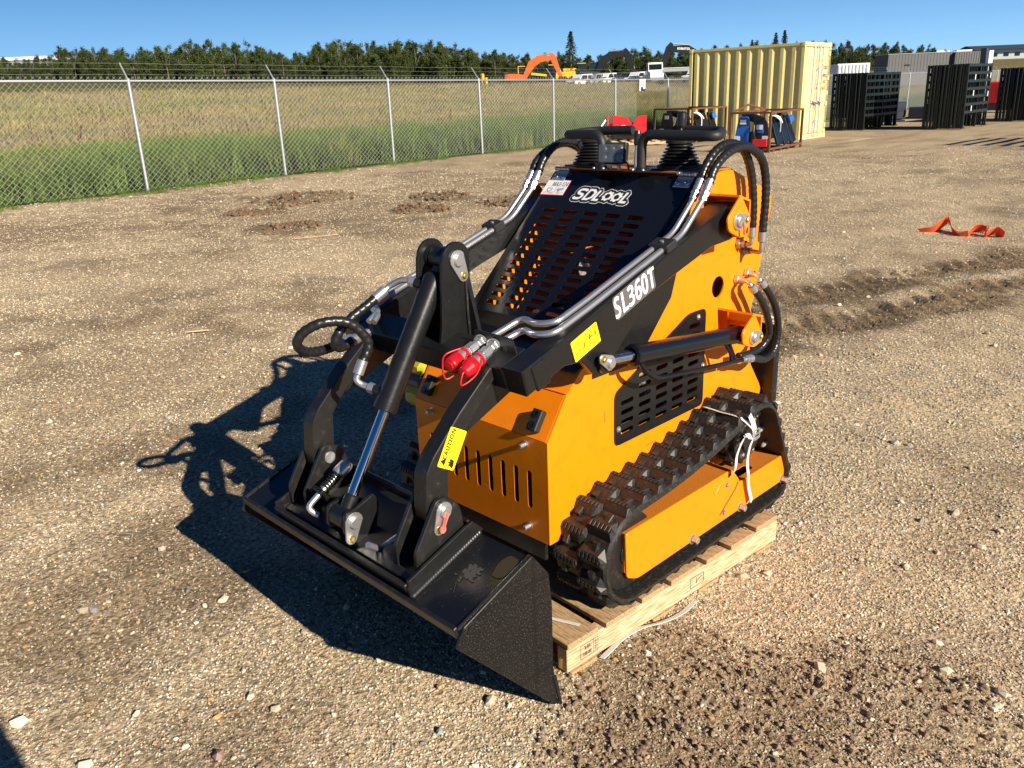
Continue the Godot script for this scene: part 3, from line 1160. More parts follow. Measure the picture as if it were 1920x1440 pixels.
	for k in 2:
		var base: Vector3 = [Vector3(-0.268, 0.090, 1.247), Vector3(-0.266, -0.064, 1.247)][k]
		var sg: float = [1.0, -1.0][k]
		s = Shape.new()
		s.tube(bent([base, base + Vector3(-0.002, 0.0, 0.109), Vector3(-0.278, base.y + sg * (0.258 if k == 0 else 0.172), 1.351), Vector3(-0.40, base.y + sg * (0.20 if k == 0 else 0.14), 1.358), Vector3(-0.415, base.y + sg * (0.03 if k == 0 else -0.01), 1.360)], 0.042, 7), 0.0148, 16)
		var hd := part(L, "handlebar", s, M["foam"])
		s = Shape.new()
		s.lathe([[0.032, 0.0], [0.032, 0.005], [0.018, 0.006], [0.018, 0.011], [0.0148, 0.012]], base, Vector3(0, 0, 1), 18)
		part(hd, "flange", s, M["black"])
		for q in [Vector2(1, 1), Vector2(-1, 1), Vector2(1, -1)]:
			s = Shape.new()
			bolt(s, base + Vector3(q.x * 0.017, q.y * 0.019, 0.004), Vector3(0, 0, 1), 0.004, 0.004)
			part(hd, "bolt", s, M["zinc"])
		var o: Vector3 = [Vector3(-0.385, 0.148, 1.253), Vector3(-0.385, -0.20, 1.253)][k]
		var prof := [[0.0, 0.0], [0.068, 0.0], [0.069, 0.006], [0.058, 0.009]]
		for i in 6:
			var r := 0.064 - 0.0045 * i
			prof.append_array([[r - 0.012, 0.010 + i * 0.0098], [r - 0.001, 0.0125 + i * 0.0098], [r, 0.0145 + i * 0.0098], [r - 0.001, 0.0165 + i * 0.0098]])
		prof.append_array([[0.034, 0.070], [0.043, 0.071], [0.043, 0.079], [0.030, 0.088], [0.012, 0.09], [0.0, 0.09]])
		s = Shape.new()
		s.lathe(prof, o, Vector3(0, 0, 1), 28)
		part(L, "joystick_boot", s, M["hose"])
		s = Shape.new()
		if k == 0:
			s.rod(o + Vector3(0, 0, 0.08), o + Vector3(-0.012, -0.004, 0.125), 0.006)
			s.lathe([[0.010, 0.0], [0.0135, 0.008], [0.0150, 0.03], [0.0145, 0.044], [0.011, 0.05], [0, 0.052]], o + Vector3(-0.013, -0.004, 0.112), Vector3(-0.1, -0.03, 1), 18)
			part(L, "joystick", s, M["hose"])
		else:
			s.rod(o + Vector3(0, 0, 0.08), o + Vector3(-0.06, 0.005, 0.137), 0.0055)
			part(L, "joystick", s, M["tube_steel"], "bare joystick rod without its grip")
	s = Shape.new()
	s.rod(Vector3(-0.304, 0.041, 1.247), Vector3(-0.312, 0.041, 1.345), 0.0062)
	var throttle := part(L, "throttle_lever", s, M["tube_steel"])
	s = Shape.new()
	s.lathe([[0.0075, 0.0], [0.0105, 0.004], [0.0112, 0.035], [0.009, 0.044], [0, 0.046]], Vector3(-0.3105, 0.041, 1.320), Vector3(-0.08, 0, 1), 16)
	part(throttle, "grip", s, M["hose"])
	var lamp := frame(Vector3(-0.275, -0.028, 1.297), Vector3(-0.34, 0.94, 0.02), Vector3(-0.12, -0.02, 1.0))
	s = Shape.new()
	s.prism(rounded(pv([-0.046, -0.030, 0.042, -0.033, 0.046, 0.033, -0.045, 0.033]), 0.007), lamp * Transform3D(Basis(), Vector3(0, 0, -0.026)), 0.030, 0.002)
	for i in 5:
		s.box(lamp * Transform3D(Basis(), Vector3(-0.03 + 0.015 * i, 0.0, -0.034)), Vector3(0.003, 0.056, 0.016), 0.0005)
	var wl := part(L, "work_light", s, M["foam"])
	s = Shape.new()
	s.prism(rounded(pv([-0.041, -0.026, 0.038, -0.029, 0.041, 0.028, -0.041, 0.028]), 0.005), lamp * Transform3D(Basis(), Vector3(0, 0, 0.0042)), 0.002)
	part(wl, "reflector_plate", s, M["dark"])
	for i in 6:
		s = Shape.new()
		s.lathe([[0.0115, 0.0], [0.0085, 0.0015], [0.006, 0.0035], [0.0, 0.0045]], lamp * Vector3(-0.026 + 0.026 * (i % 3), -0.013 + 0.026 * int(i / 3.0), 0.0062), lamp.basis.z, 16)
		part(wl, "led_lens", s, M["cast"])
	s = Shape.new()
	s.prism(rounded(pv([-0.041, -0.026, 0.038, -0.029, 0.041, 0.028, -0.041, 0.028]), 0.005), lamp * Transform3D(Basis(), Vector3(0, 0, 0.0125)), 0.0015)
	part(wl, "lamp_glass", s, M["lens"])
	s = Shape.new()
	s.bar(Vector3(-0.27, -0.05, 1.262), Vector3(-0.27, 0.005, 1.262), 0.02, 0.004)
	s.rod(Vector3(-0.272, -0.035, 1.247), Vector3(-0.272, -0.035, 1.266), 0.006)
	s.rod(Vector3(-0.272, 0.0, 1.247), Vector3(-0.272, 0.0, 1.266), 0.006)
	part(wl, "bracket", s, M["cast"])
	s = Shape.new()
	s.tube(curve([Vector3(-0.29, 0.0, 1.285), Vector3(-0.30, 0.012, 1.268), Vector3(-0.295, 0.02, 1.249)]), 0.003, 8)
	part(wl, "cable", s, M["hose"])
	# ---- what shows through the slots
	s = Shape.new()
	s.at_box(Vector3(-0.12, 0.02, 0.52), Vector3(0.34, 0.24, 0.34), 0.02)
	s.at_box(Vector3(0.16, -0.05, 0.48), Vector3(0.14, 0.26, 0.26), 0.02)
	var en := part(L, "engine", s, M["engine"])
	s = Shape.new()
	s.lathe([[0, 0], [0.05, 0.0], [0.06, 0.01], [0.06, 0.14], [0.05, 0.15], [0, 0.15]], Vector3(-0.02, -0.12, 0.78), Vector3(0.3, 1, 0), 24)
	part(en, "filter", s, M["cast"])
	s = Shape.new()
	s.rod(Vector3(-0.16, 0.17, 0.62), Vector3(0.03, 0.18, 0.64), 0.03)
	part(en, "filter", s, M["cast"])
	s = Shape.new()
	s.rod(Vector3(-0.20, 0.19, 0.56), Vector3(-0.06, 0.20, 0.70), 0.012)
	part(en, "pipe", s, M["cast"])
	s = Shape.new()
	s.at_box(Vector3(-0.15, 0, 0.31), Vector3(1.06, 0.53, 0.02), 0.003)
	s.at_box(Vector3(0.375, 0, 0.27), Vector3(0.012, 0.52, 0.06), 0.002)
	part(L, "belly_plate", s, M["black_worn"])
	s = Shape.new()   # fuel tank on the right, half hidden
	s.box(Transform3D(Basis(), Vector3(0.30, -0.335, 0.585)), Vector3(0.12, 0.10, 0.07), 0.02)
	s.box(Transform3D(Basis(), Vector3(0.30, -0.335, 0.68)), Vector3(0.10, 0.09, 0.05), 0.02)
	var tank := part(L, "fuel_tank", s, M["tank"])
	s = Shape.new()
	s.box(Transform3D(Basis(), Vector3(0.30, -0.335, 0.638)), Vector3(0.118, 0.098, 0.04), 0.012)
	part(tank, "band", s, M["ink_grey"])
	arms(L)
	tilt_gear(L)
	bucket(L)
	for k in [1, -1]:
		track(L, k)
	s = Shape.new()
	s.at_box(Vector3(-0.752, 0.0, 0.545), Vector3(0.012, 0.65, 0.29), 0.004)
	s.at_box(Vector3(-0.770, 0.318, 0.545), Vector3(0.024, 0.012, 0.29), 0.004)
	s.at_box(Vector3(-0.770, -0.318, 0.545), Vector3(0.024, 0.012, 0.29), 0.004)
	s.at_box(Vector3(-0.755, 0.0, 0.35), Vector3(0.05, 0.5, 0.12), 0.004)
	part(L, "operator_platform", s, M["black_worn"])


func cover_prints(cover: Node3D, pan: Transform3D) -> void:
	# auction tag
	var xf := pan * Transform3D(Basis(Vector3(0, 0, 1), 0.02), Vector3(-0.234, -0.072, 0.0))
	var s := Shape.new()
	s.prism(rectp(Vector2(-0.050, -0.033), Vector2(0.050, 0.033)), xf, 0.0006)
	var t := part(cover, "paper_tag", s, M["label_red"])
	s = Shape.new()
	s.prism(rectp(Vector2(-0.0485, -0.0305), Vector2(0.0485, 0.0305)), xf, 0.0010)
	part(t, "paper_face", s, M["label_white"])
	lettering(t, "writing", "MA3-124", xf * Transform3D(Basis(), Vector3(0.014, 0.014, 0.0012)), 0.017, M["ink"], 0.72, 500, 0.0004, 0.1)
	lettering(t, "writing", "AgPf", xf * Transform3D(Basis(), Vector3(0.024, -0.008, 0.0012)), 0.012, M["ink"], 0.8, 500, 0.0004, 0.25)
	s = Shape.new()
	s.tube(curve([xf * Vector3(-0.028, -0.002, 0.0012), xf * Vector3(-0.031, -0.011, 0.0012), xf * Vector3(-0.022, -0.018, 0.0012), xf * Vector3(-0.012, -0.013, 0.0012), xf * Vector3(-0.011, -0.003, 0.0012)]), 0.0009, 6)
	for x in [-0.0235, -0.0185]:
		s.bar(xf * Vector3(x, -0.001, 0.0012), xf * Vector3(x, -0.007, 0.0012), 0.0016, 0.0008)
	for q in [[-0.046, 0.006, 0.046, 0.006], [-0.046, -0.020, 0.046, -0.020], [0.004, 0.006, 0.004, -0.029], [-0.024, -0.020, -0.024, -0.029]]:
		s.bar(xf * Vector3(q[0], q[1], 0.0011), xf * Vector3(q[2], q[3], 0.0011), 0.0006, 0.0004)
	part(t, "pen_marks", s, M["ink"])
	for q in [[-0.036, -0.0245, "LOT"], [-0.010, -0.0245, "HOURS"], [0.024, -0.0245, "KEYS"]]:
		lettering(t, "writing", q[2], xf * Transform3D(Basis(), Vector3(q[0], q[1], 0.0012)), 0.0048, M["label_red"], 0.9, 400, 0.0003)
	# the maker's lettering with two gear wheels for its O's
	var lf := pan * Transform3D(Basis(Vector3(0, 0, 1), -0.012), Vector3(-0.022, -0.093, 0.0))
	var strokes := [
		[[0.040, 0.040, 0.033, 0.046, 0.012, 0.046, 0.006, 0.040, 0.006, 0.033, 0.012, 0.027, 0.030, 0.024, 0.035, 0.018, 0.034, 0.010, 0.027, 0.004, 0.008, 0.004, 0.001, 0.010]],
		[[0.052, 0.004, 0.052, 0.046, 0.070, 0.046, 0.083, 0.036, 0.083, 0.014, 0.070, 0.004]],
		[[0.097, 0.047, 0.097, 0.004, 0.120, 0.004]],
		[[0.219, 0.047, 0.219, 0.004, 0.244, 0.004]]]
	var letters := []
	for g in strokes:
		for line in g:
			for p in Geometry2D.offset_polyline(pv(line), 0.0050, Geometry2D.JOIN_MITER, Geometry2D.END_JOINED if line[0] == 0.052 else Geometry2D.END_BUTT):
				letters.append(p)
	var gears := []
	for c in [Vector2(0.148, 0.0245), Vector2(0.189, 0.0235)]:
		var poly := PackedVector2Array()
		for i in 32:
			var a := TAU * (i + 0.5) / 32.0
			poly.append(c + Vector2.from_angle(a) * (0.0222 if i % 4 < 2 else 0.0182))
		gears.append(poly)
	var fit := func(p: PackedVector2Array) -> PackedVector2Array:
		var out := PackedVector2Array()
		for q in p:
			out.append(Vector2((q.x - 0.122) * 0.89 + (q.y - 0.025) * 0.26, (q.y - 0.025) * 0.90))
		return out
	for layer in 4:
		var all := []
		for p in letters + gears:
			var grown := Geometry2D.offset_polygon(fit.call(p), [0.0105, 0.0085, 0.0, 0.0][layer], Geometry2D.JOIN_ROUND)
			for q in grown:
				all.append(q)
		if layer == 3:
			all = [disc((fit.call(PackedVector2Array([Vector2(0.148, 0.0245)])) as PackedVector2Array)[0], 0.0092), disc((fit.call(PackedVector2Array([Vector2(0.189, 0.0235)])) as PackedVector2Array)[0], 0.0092)]
		var joined := []
		for p: PackedVector2Array in all:
			if Geometry2D.is_polygon_clockwise(p):
				if layer == 2:
					joined.append(["hole", p])
				continue
			if layer > 1:
				joined.append(["", p])
				continue
			var now := p
			var keep := []
			for q in joined:
				var mg := Geometry2D.merge_polygons(now, q[1])
				var outs := []
				for o in mg:
					if not Geometry2D.is_polygon_clockwise(o):
						outs.append(o)
				if outs.size() == 1:
					now = outs[0]
				else:
					keep.append(q)
			keep.append(["", now])
			joined = keep
		s = Shape.new()
		for q in joined:
			if q[0] == "":
				s.prism(q[1], lf * Transform3D(Basis(), Vector3(0, 0, -0.001)), 0.001 + [0.0006, 0.0010, 0.0014, 0.0018][layer])
		part(cover, "maker_lettering", s, M[["label_white", "ink", "label_white", "ink"][layer]])
		if layer == 2:
			s = Shape.new()
			for q in joined:
				if q[0] == "hole":
					s.prism(q[1], lf * Transform3D(Basis(), Vector3(0, 0, -0.001)), 0.001 + 0.0018)
			if s.v.size() > 0:
				part(cover, "maker_lettering", s, M["ink"])
	# small warning label on the right skirt
	s = Shape.new()
	s.prism(rectp(Vector2(0.10, 0.775), Vector2(0.165, 0.82)), uw(-0.2820), 0.0006)
	part(cover, "warning_label", s, M["label_yellow"])


func arms(L: Node3D) -> void:
	var s: Shape
	for k in [1, -1]:
		var side := func(a: float, b: float) -> Transform3D:   # frame whose depth runs from |v| = b down to a on this side
			return uw(b) if k > 0 else uw(-a)
		var out := Vector3(0, k, 0)
		s = Shape.new()
		s.prism(pv([-0.41, 1.105, -0.397, 1.143, -0.36, 1.159, -0.30, 1.156, 0.31, 0.952, 0.562, 0.872, 0.545, 0.807, 0.50, 0.82, 0.06, 0.966, -0.23, 1.047, -0.33, 1.053, -0.385, 1.067]), side.call(0.305, 0.375), 0.07, 0.004)
		var arm := part(L, "lift_arm", s, M["black"])
		s = Shape.new()
		s.prism(rounded(pv([0.42, 0.852, 0.30, 0.90, 0.05, 0.985, 0.05, 0.97, 0.235, 0.812, 0.262, 0.793, 0.30, 0.797, 0.345, 0.845, 0.40, 0.848]), 0.012, 2), side.call(0.352, 0.373), 0.021, 0.002)
		part(arm, "gusset", s, M["black"])
		s = Shape.new()
		s.box(Transform3D(Basis(), Vector3(0.50, 0.3745 * k, 0.851)) * Transform3D(Basis(Vector3(0, 1, 0), 0.33), Vector3.ZERO), Vector3(0.05, 0.010, 0.068), 0.006)
		part(arm, "end_cap", s, M["black"])
		# brackets that carry arm and cylinder
		s = Shape.new()
		s.prism(rounded(pv([-0.322, 1.186, -0.252, 1.125, -0.262, 1.09, -0.332, 1.060, -0.388, 1.106, -0.34, 1.166]), 0.022), side.call(0.400, 0.408), 0.008, 0.0015)
		s.prism(pv([-0.385, 1.166, -0.322, 1.186, -0.320, 1.180, -0.385, 1.160]), side.call(0.281, 0.401), 0.12)
		s.prism(pv([-0.387, 1.163, -0.381, 1.163, -0.381, 1.064, -0.387, 1.064]), side.call(0.281, 0.401), 0.12)
		s.prism(pv([-0.385, 1.068, -0.332, 1.068, -0.332, 1.062, -0.385, 1.062]), side.call(0.281, 0.401), 0.12)
		var br := part(L, "arm_bracket", s, M["yellow"])
		s = Shape.new()
		s.lathe([[0.05, 0.0], [0.045, 0.02], [0.030, 0.026], [0.0, 0.026]], Vector3(-0.315, 0.281 * k, 1.09), out, 24)
		part(br, "boss", s, M["yellow"])
		var pn := pin_tab(br, Vector3(-0.307, 0.408 * k, 1.114), out, Vector3(-1, 0, 0), 0.026, 0.040)
		if k > 0:
			s = Shape.new()
			s.tube(curve([Vector3(-0.315, 0.424, 1.112), Vector3(-0.317, 0.426, 1.09), Vector3(-0.321, 0.424, 1.075)]), 0.004, 8)
			part(pn, "cotter_tag", s, M["pink"])
		s = Shape.new()
		s.prism(rounded(pv([-0.43, 0.812, -0.361, 0.765, -0.366, 0.73, -0.385, 0.718, -0.443, 0.700, -0.495, 0.722]), 0.018), side.call(0.406, 0.414), 0.008, 0.0015)
		s.prism(pv([-0.49, 0.794, -0.43, 0.812, -0.428, 0.806, -0.49, 0.788]), side.call(0.281, 0.407), 0.126)
		s.prism(pv([-0.50, 0.79, -0.494, 0.79, -0.494, 0.705, -0.50, 0.705]), side.call(0.281, 0.40), 0.119)
		s.prism(pv([-0.495, 0.712, -0.443, 0.706, -0.443, 0.700, -0.495, 0.706]), side.call(0.281, 0.406), 0.125)
		var lb := part(L, "cylinder_bracket", s, M["yellow"])
		pin_tab(lb, Vector3(-0.425, 0.414 * k, 0.738), out, Vector3(-1, 0, -0.1), 0.024, 0.036)
		# lift cylinder
		var ax := Vector3(0.695, 0.0, 0.084).normalized()
		var a0 := Vector3(-0.43, 0.362 * k, 0.738)
		s = Shape.new()
		s.lathe([[0, 0], [0.024, 0.0], [0.0285, 0.006], [0.0285, 0.535], [0.031, 0.536], [0.031, 0.560], [0.028, 0.563], [0.020, 0.565]], a0, ax, 28)
		s.rod(Vector3(-0.425, 0.330 * k, 0.738), Vector3(-0.425, 0.398 * k, 0.738), 0.028)
		var cyl := part(L, "lift_cylinder", s, M["black_gloss"])
		s = Shape.new()
		s.rod(a0 + ax * 0.55, a0 + ax * 0.69, 0.0165, 24)
		part(cyl, "piston_rod", s, M["chrome"])
		s = Shape.new()
		s.rod(Vector3(0.264, 0.340 * k, 0.822), Vector3(0.264, 0.388 * k, 0.822), 0.027)
		part(cyl, "rod_eye", s, M["black"])
		pin_tab(cyl, Vector3(0.262, 0.390 * k, 0.824), out, Vector3(0.75, 0, 0.45), 0.021, 0.032)
		s = Shape.new()
		s.tube(bent([Vector3(0.10, 0.366 * k, 0.785), Vector3(0.085, 0.372 * k, 0.755), Vector3(0.03, 0.374 * k, 0.714), Vector3(-0.20, 0.374 * k, 0.683), Vector3(-0.43, 0.374 * k, 0.653)], 0.03), 0.0075, 10)
		s.tube(bent([Vector3(-0.34, 0.370 * k, 0.725), Vector3(-0.365, 0.374 * k, 0.69), Vector3(-0.37, 0.374 * k, 0.662), Vector3(-0.395, 0.374 * k, 0.66), Vector3(-0.36, 0.368 * k, 0.728)], 0.012), 0.006, 8)
		part(cyl, "oil_pipe", s, M["black_gloss"])
		# the two steel pipes along the arm, their fittings and the hoses that loop back to the body
		var d := [0.320, 0.351]
		for i in 2:
			var v: float = d[i] * k
			s = Shape.new()
			var path: Array
			if i == 1:
				path = [Vector3(-0.215, v, 1.190), Vector3(-0.110, v, 1.098), Vector3(0.29, v, 0.971), Vector3(0.425, v, 0.932), Vector3(0.445, v - 0.05 * k, 0.924), Vector3(0.415, 0.240 * k, 0.922), Vector3(0.455, 0.222 * k, 0.905), Vector3(0.50, 0.221 * k, 0.898)]
			else:
				path = [Vector3(-0.215, v, 1.190), Vector3(-0.110, v, 1.098), Vector3(0.27, v, 0.978), Vector3(0.385, v, 0.945), Vector3(0.405, v - 0.05 * k, 0.938), Vector3(0.37, 0.190 * k, 0.934), Vector3(0.44, 0.174 * k, 0.908), Vector3(0.50, 0.173 * k, 0.898)]
			if k < 0:
				path.resize(4)
				path.append_array([Vector3(0.50, v + 0.02, 0.915), Vector3(0.55, -0.20 + 0.045 * i, 0.918), Vector3(0.575, -0.188 + 0.03 * i, 0.905)] if i == 0 else [Vector3(0.49, v + 0.02, 0.92), Vector3(0.535, -0.215, 0.925), Vector3(0.58, -0.205, 0.905)])
			s.tube(bent(path, 0.03), 0.0088, 12)
			var pipe := part(L, "steel_pipe", s, M["tube_steel"])
			s = Shape.new()
			var up := Vector3(-0.55, 0.0, 0.83)
			nut_fitting(s, Vector3(-0.215, v, 1.190) + up * 0.055, Vector3(-0.215, v, 1.190) - Vector3(-0.7, 0, 0.65) * 0.014, 0.0105)
			part(pipe, "hose_fitting", s, M["zinc"])
			s = Shape.new()
			var pts: Array
			if i == 0:
				pts = [Vector3(-0.24, v, 1.225), Vector3(-0.265, v, 1.268), Vector3(-0.32, v, 1.310), Vector3(-0.39, 0.322 * k, 1.324), Vector3(-0.46, 0.324 * k, 1.303), Vector3(-0.505, 0.327 * k, 1.24), Vector3(-0.525, 0.330 * k, 1.15), Vector3(-0.53, 0.330 * k, 1.06)]
			else:
				pts = [Vector3(-0.24, v, 1.225), Vector3(-0.268, v, 1.268), Vector3(-0.338, v, 1.304), Vector3(-0.425, 0.352 * k, 1.314), Vector3(-0.511, 0.354 * k, 1.278), Vector3(-0.545, 0.356 * k, 1.22), Vector3(-0.553, 0.357 * k, 1.14), Vector3(-0.55, 0.355 * k, 1.045)]
			s.tube(curve(pts), 0.0125, 14, 0.019, false, 0.2)
			s.smooth_normals()
			var hose := part(L, "hydraulic_hose", s, M["hose"])
			s = Shape.new()
			var e: Vector3 = pts[-1]
			var f := Vector3(-0.53 if i == 0 else -0.572, 0.283 * k, 1.005 if i == 0 else 0.978)
			s.lathe([[0, 0], [0.0135, 0], [0.0135, 0.03], [0.009, 0.033]], e, Vector3(0, 0, -1), 14)
			s.tube(bent([e - Vector3(0, 0, 0.03), Vector3(e.x, e.y, f.z + 0.0), f], 0.022), 0.0075, 10)
			s.lathe([[0.017, 0], [0.017, 0.012], [0.012, 0.013], [0.012, 0.028]], f, Vector3(e.x - f.x, e.y - f.y, 0), 6, true)
			part(hose, "elbow_fitting", s, M["cast"])
			# lower hoses, from the body to the lift cylinder
			var g := Vector3(-0.531 if i == 0 else -0.591, 0.283 * k, 0.888 if i == 0 else 0.897)
			s = Shape.new()
			if i == 0:
				pts = [Vector3(-0.515, 0.352 * k, 0.870), Vector3(-0.56, 0.362 * k, 0.82), Vector3(-0.60, 0.366 * k, 0.755), Vector3(-0.625, 0.362 * k, 0.695), Vector3(-0.60, 0.352 * k, 0.655), Vector3(-0.545, 0.345 * k, 0.644), Vector3(-0.47, 0.34 * k, 0.65)]
			else:
				pts = [Vector3(-0.555, 0.362 * k, 0.880), Vector3(-0.595, 0.372 * k, 0.835), Vector3(-0.635, 0.376 * k, 0.775), Vector3(-0.66, 0.375 * k, 0.70), Vector3(-0.645, 0.374 * k, 0.64), Vector3(-0.59, 0.374 * k, 0.618), Vector3(-0.53, 0.374 * k, 0.634), Vector3(-0.495, 0.374 * k, 0.643)]
			s.tube(curve(pts), 0.0115, 14, 0.017, false, 0.14)
			s.smooth_normals()
			hose = part(L, "hydraulic_hose", s, M["hose"])
			s = Shape.new()
			s.tube(bent([g, Vector3(g.x + 0.01, 0.33 * k, g.z), pts[0] + (pts[0] - pts[1]).normalized() * 0.02, pts[0]], 0.02), 0.0078, 10)
			s.lathe([[0.017, 0], [0.017, 0.012], [0.012, 0.013], [0.012, 0.030]], g, out, 6, true)
			s.lathe([[0.010, 0], [0.0135, 0.002], [0.0135, 0.026], [0, 0.027]], pts[0] - (pts[1] - pts[0]).normalized() * 0.012, pts[1] - pts[0], 14)
			if i == 1:
				part(hose, "elbow_fitting", s, M["zinc"])
				s = Shape.new()
				s.lathe([[0.0135, 0], [0.0135, 0.024], [0.009, 0.025], [0.012, 0.026], [0.012, 0.04], [0.008, 0.041], [0.008, 0.06]], pts[-1], Vector3(1, 0, 0.16), 12)
			part(hose, "elbow_fitting", s, M["zinc"])
		s = Shape.new()
		s.box(Transform3D(Basis(Vector3(0, 1, 0), 0.32), Vector3(-0.037, 0.3385 * k, 1.076)), Vector3(0.048, 0.066, 0.026), 0.003)
		var cl := part(L, "pipe_clamp", s, M["foam"])
		s = Shape.new()
		s.lathe([[0.006, 0.0], [0.006, 0.003], [0.003, 0.003], [0, 0.002]], Vector3(-0.033, 0.3385 * k, 1.0885), Vector3(0.31, 0, 0.95), 12)
		part(cl, "bolt", s, M["zinc"])
	# prints on the left arm
	var ang := -0.335
	var ar := frame(Vector3(0.136, 0.3752, 0.981), Vector3(-cos(ang), 0, -sin(ang)), Vector3(0, 0, 1))
	s = Shape.new()
	s.prism(rounded(rectp(Vector2(-0.090, -0.033), Vector2(0.090, 0.035)), 0.012), ar, 0.0005)
	var plate := part(L, "model_lettering", s, M["ink_grey"])
	lettering(plate, "letters", "SL360T", ar * Transform3D(Basis(), Vector3(0, 0.001, 0.0012)), 0.056, M["label_white"], 0.72, 900, 0.0008, 0.08)
	var st := frame(Vector3(0.334, 0.3752, 0.894), Vector3(-cos(ang), 0, -sin(ang)), Vector3(0.10, 0, 1.0))
	s = Shape.new()
	s.prism(rounded(rectp(Vector2(-0.052, -0.029), Vector2(0.052, 0.029)), 0.004), st, 0.0005)
	plate = part(L, "warning_sticker", s, M["label_yellow"])
	s = Shape.new()
	s.bar(st * Vector3(0.0, -0.029, 0.0007), st * Vector3(0.0, 0.029, 0.0007), 0.0008, 0.0004)
	for e in [[0.006, 0.018, 0.048, 0.018], [0.048, 0.018, 0.027, -0.02], [0.027, -0.02, 0.006, 0.018], [-0.047, 0.008, -0.02, 0.012], [-0.047, 0.014, -0.02, 0.016], [-0.047, 0.011, -0.052, 0.011], [-0.013, -0.020, -0.005, 0.004], [-0.005, 0.004, -0.021, -0.020], [-0.030, -0.004, -0.024, -0.010], [-0.024, -0.004, -0.030, -0.010], [-0.034, 0.0, -0.026, 0.002]]:
		s.bar(st * Vector3(e[0], e[1], 0.0008), st * Vector3(e[2], e[3], 0.0008), 0.0022, 0.0006)
	part(plate, "print", s, M["ink"])
	lettering(plate, "print", "AC.S", st * Transform3D(Basis(), Vector3(0.027, 0.006, 0.0008)), 0.012, M["ink"], 0.8, 700, 0.0004)
	# cross member between the arms
	s = Shape.new()
	s.box(Transform3D(Basis(Vector3(0, 1, 0), 0.33), Vector3(0.508, 0, 0.853)), Vector3(0.095, 0.61, 0.066), 0.004)
	part(L, "cross_member", s, M["black"])
	# quick couplers on their bracket
	s = Shape.new()
	s.prism(rounded(pv([0.140, 0.866, 0.31, 0.866, 0.282, 0.924, 0.146, 0.926]), 0.008), vw(0.497), 0.006, 0.001)
	var cb := part(L, "coupler_bracket", s, M["black"])
	s = Shape.new()
	s.prism(disc(Vector2(0.258, 0.893), 0.0075, 14), vw(0.4975), 0.006)
	part(cb, "bolt_hole", s, M["scuff"])
	for i in 2:
		var a: Vector3 = [Vector3(0.503, 0.173, 0.899), Vector3(0.503, 0.221, 0.898)][i]
		var dir: Vector3 = ([Vector3(0.640, 0.195, 0.867), Vector3(0.627, 0.246, 0.865)][i] - a).normalized()
		s = Shape.new()
		s.lathe([[0.020, 0.0], [0.020, 0.004], [0.016, 0.005]], a, dir, 24)
		s.lathe([[0.0165, 0.004], [0.0165, 0.016], [0.012, 0.017], [0.012, 0.030], [0.0165, 0.031], [0.0165, 0.056], [0.0135, 0.057], [0.0135, 0.062]], a, dir, 6, true)
		s.lathe([[0.0135, 0.06], [0.0175, 0.062], [0.0175, 0.082], [0.0165, 0.083], [0.0165, 0.10]], a, dir, 24)
		s.rod(a - dir * 0.03, a, 0.012)
		var qc := part(L, "quick_coupler", s, M["zinc"])
		s = Shape.new()
		s.lathe([[0.0182, 0.094], [0.0202, 0.095], [0.0202, 0.126], [0.018, 0.130], [0.013, 0.131], [0.013, 0.136], [0.0, 0.137]] if i == 0 else [[0.0185, 0.092], [0.0215, 0.094], [0.0215, 0.112], [0.015, 0.136], [0.010, 0.138], [0.0, 0.138]], a, dir, 24)
		part(qc, "dust_cap", s, M["red_plastic"])
		s = Shape.new()
		var up := Vector3(0, 0, 1)
		var m := a + dir * 0.10
		s.tube(curve([a + dir * 0.074 + up * 0.019, m + dir * 0.02 + Vector3(0.0, -0.022, 0.020) * (1.0 - 1.5 * i), m + dir * 0.045 + Vector3(0.0, -0.012 + 0.02 * i, 0.008), m + dir * 0.05 + Vector3(0.006, 0.010, -0.020), m + dir * 0.01 + Vector3(0.0, 0.022, -0.014), a + dir * 0.08 + Vector3(0, 0.017, 0.006), a + dir * 0.074 + up * 0.019]), 0.0024, 8)
		s.lathe([[0.0182, 0.070], [0.0202, 0.071], [0.0202, 0.077], [0.0182, 0.078]], a, dir, 24)
		part(qc, "cap_cord", s, M["red_plastic"])
	# legs down to the attachment plate
	for k in [1, -1]:
		var side := func(a: float, b: float) -> Transform3D:
			return uw(b) if k > 0 else uw(-a)
		s = Shape.new()
		s.prism(rounded(pv([0.53, 0.880, 0.565, 0.864, 0.672, 0.777, 0.723, 0.728, 0.762, 0.690, 0.784, 0.655, 0.793, 0.57, 0.788, 0.530, 0.757, 0.514, 0.728, 0.528, 0.722, 0.58, 0.716, 0.668, 0.668, 0.722, 0.553, 0.834, 0.50, 0.85]), 0.012, 2), side.call(0.222, 0.270), 0.048, 0.002)
		var leg := part(L, "loader_leg", s, M["black_worn"])
		s = Shape.new()
		s.prism(pv([0.556, 0.838, 0.674, 0.724, 0.655, 0.715, 0.455, 0.795, 0.46, 0.85]), side.call(0.230, 0.262), 0.032, 0.002)
		part(leg, "gusset", s, M["black"])
		s = Shape.new()
		for i in 26:
			var p := Vector3(0.553, 0.262 * k, 0.834).lerp(Vector3(0.668, 0.262 * k, 0.722), i / 25.0)
			s.lathe([[0.0065, -0.004], [0.006, 0.001], [0.003, 0.0045], [0, 0.005]], p + Vector3(0, 0, 0.0008 * (i % 3)), out_of(k), 7)
		part(leg, "weld_seam", s, M["weld"])
	# caution sticker on the left leg
	var cx := Vector3(-0.505, 0, 0.863)
	var tf := Transform3D(Basis(cx, Vector3(0, 1, 0).cross(cx), Vector3(0, 1, 0)), Vector3(0.702, 0.2702, 0.697))
	s = Shape.new()
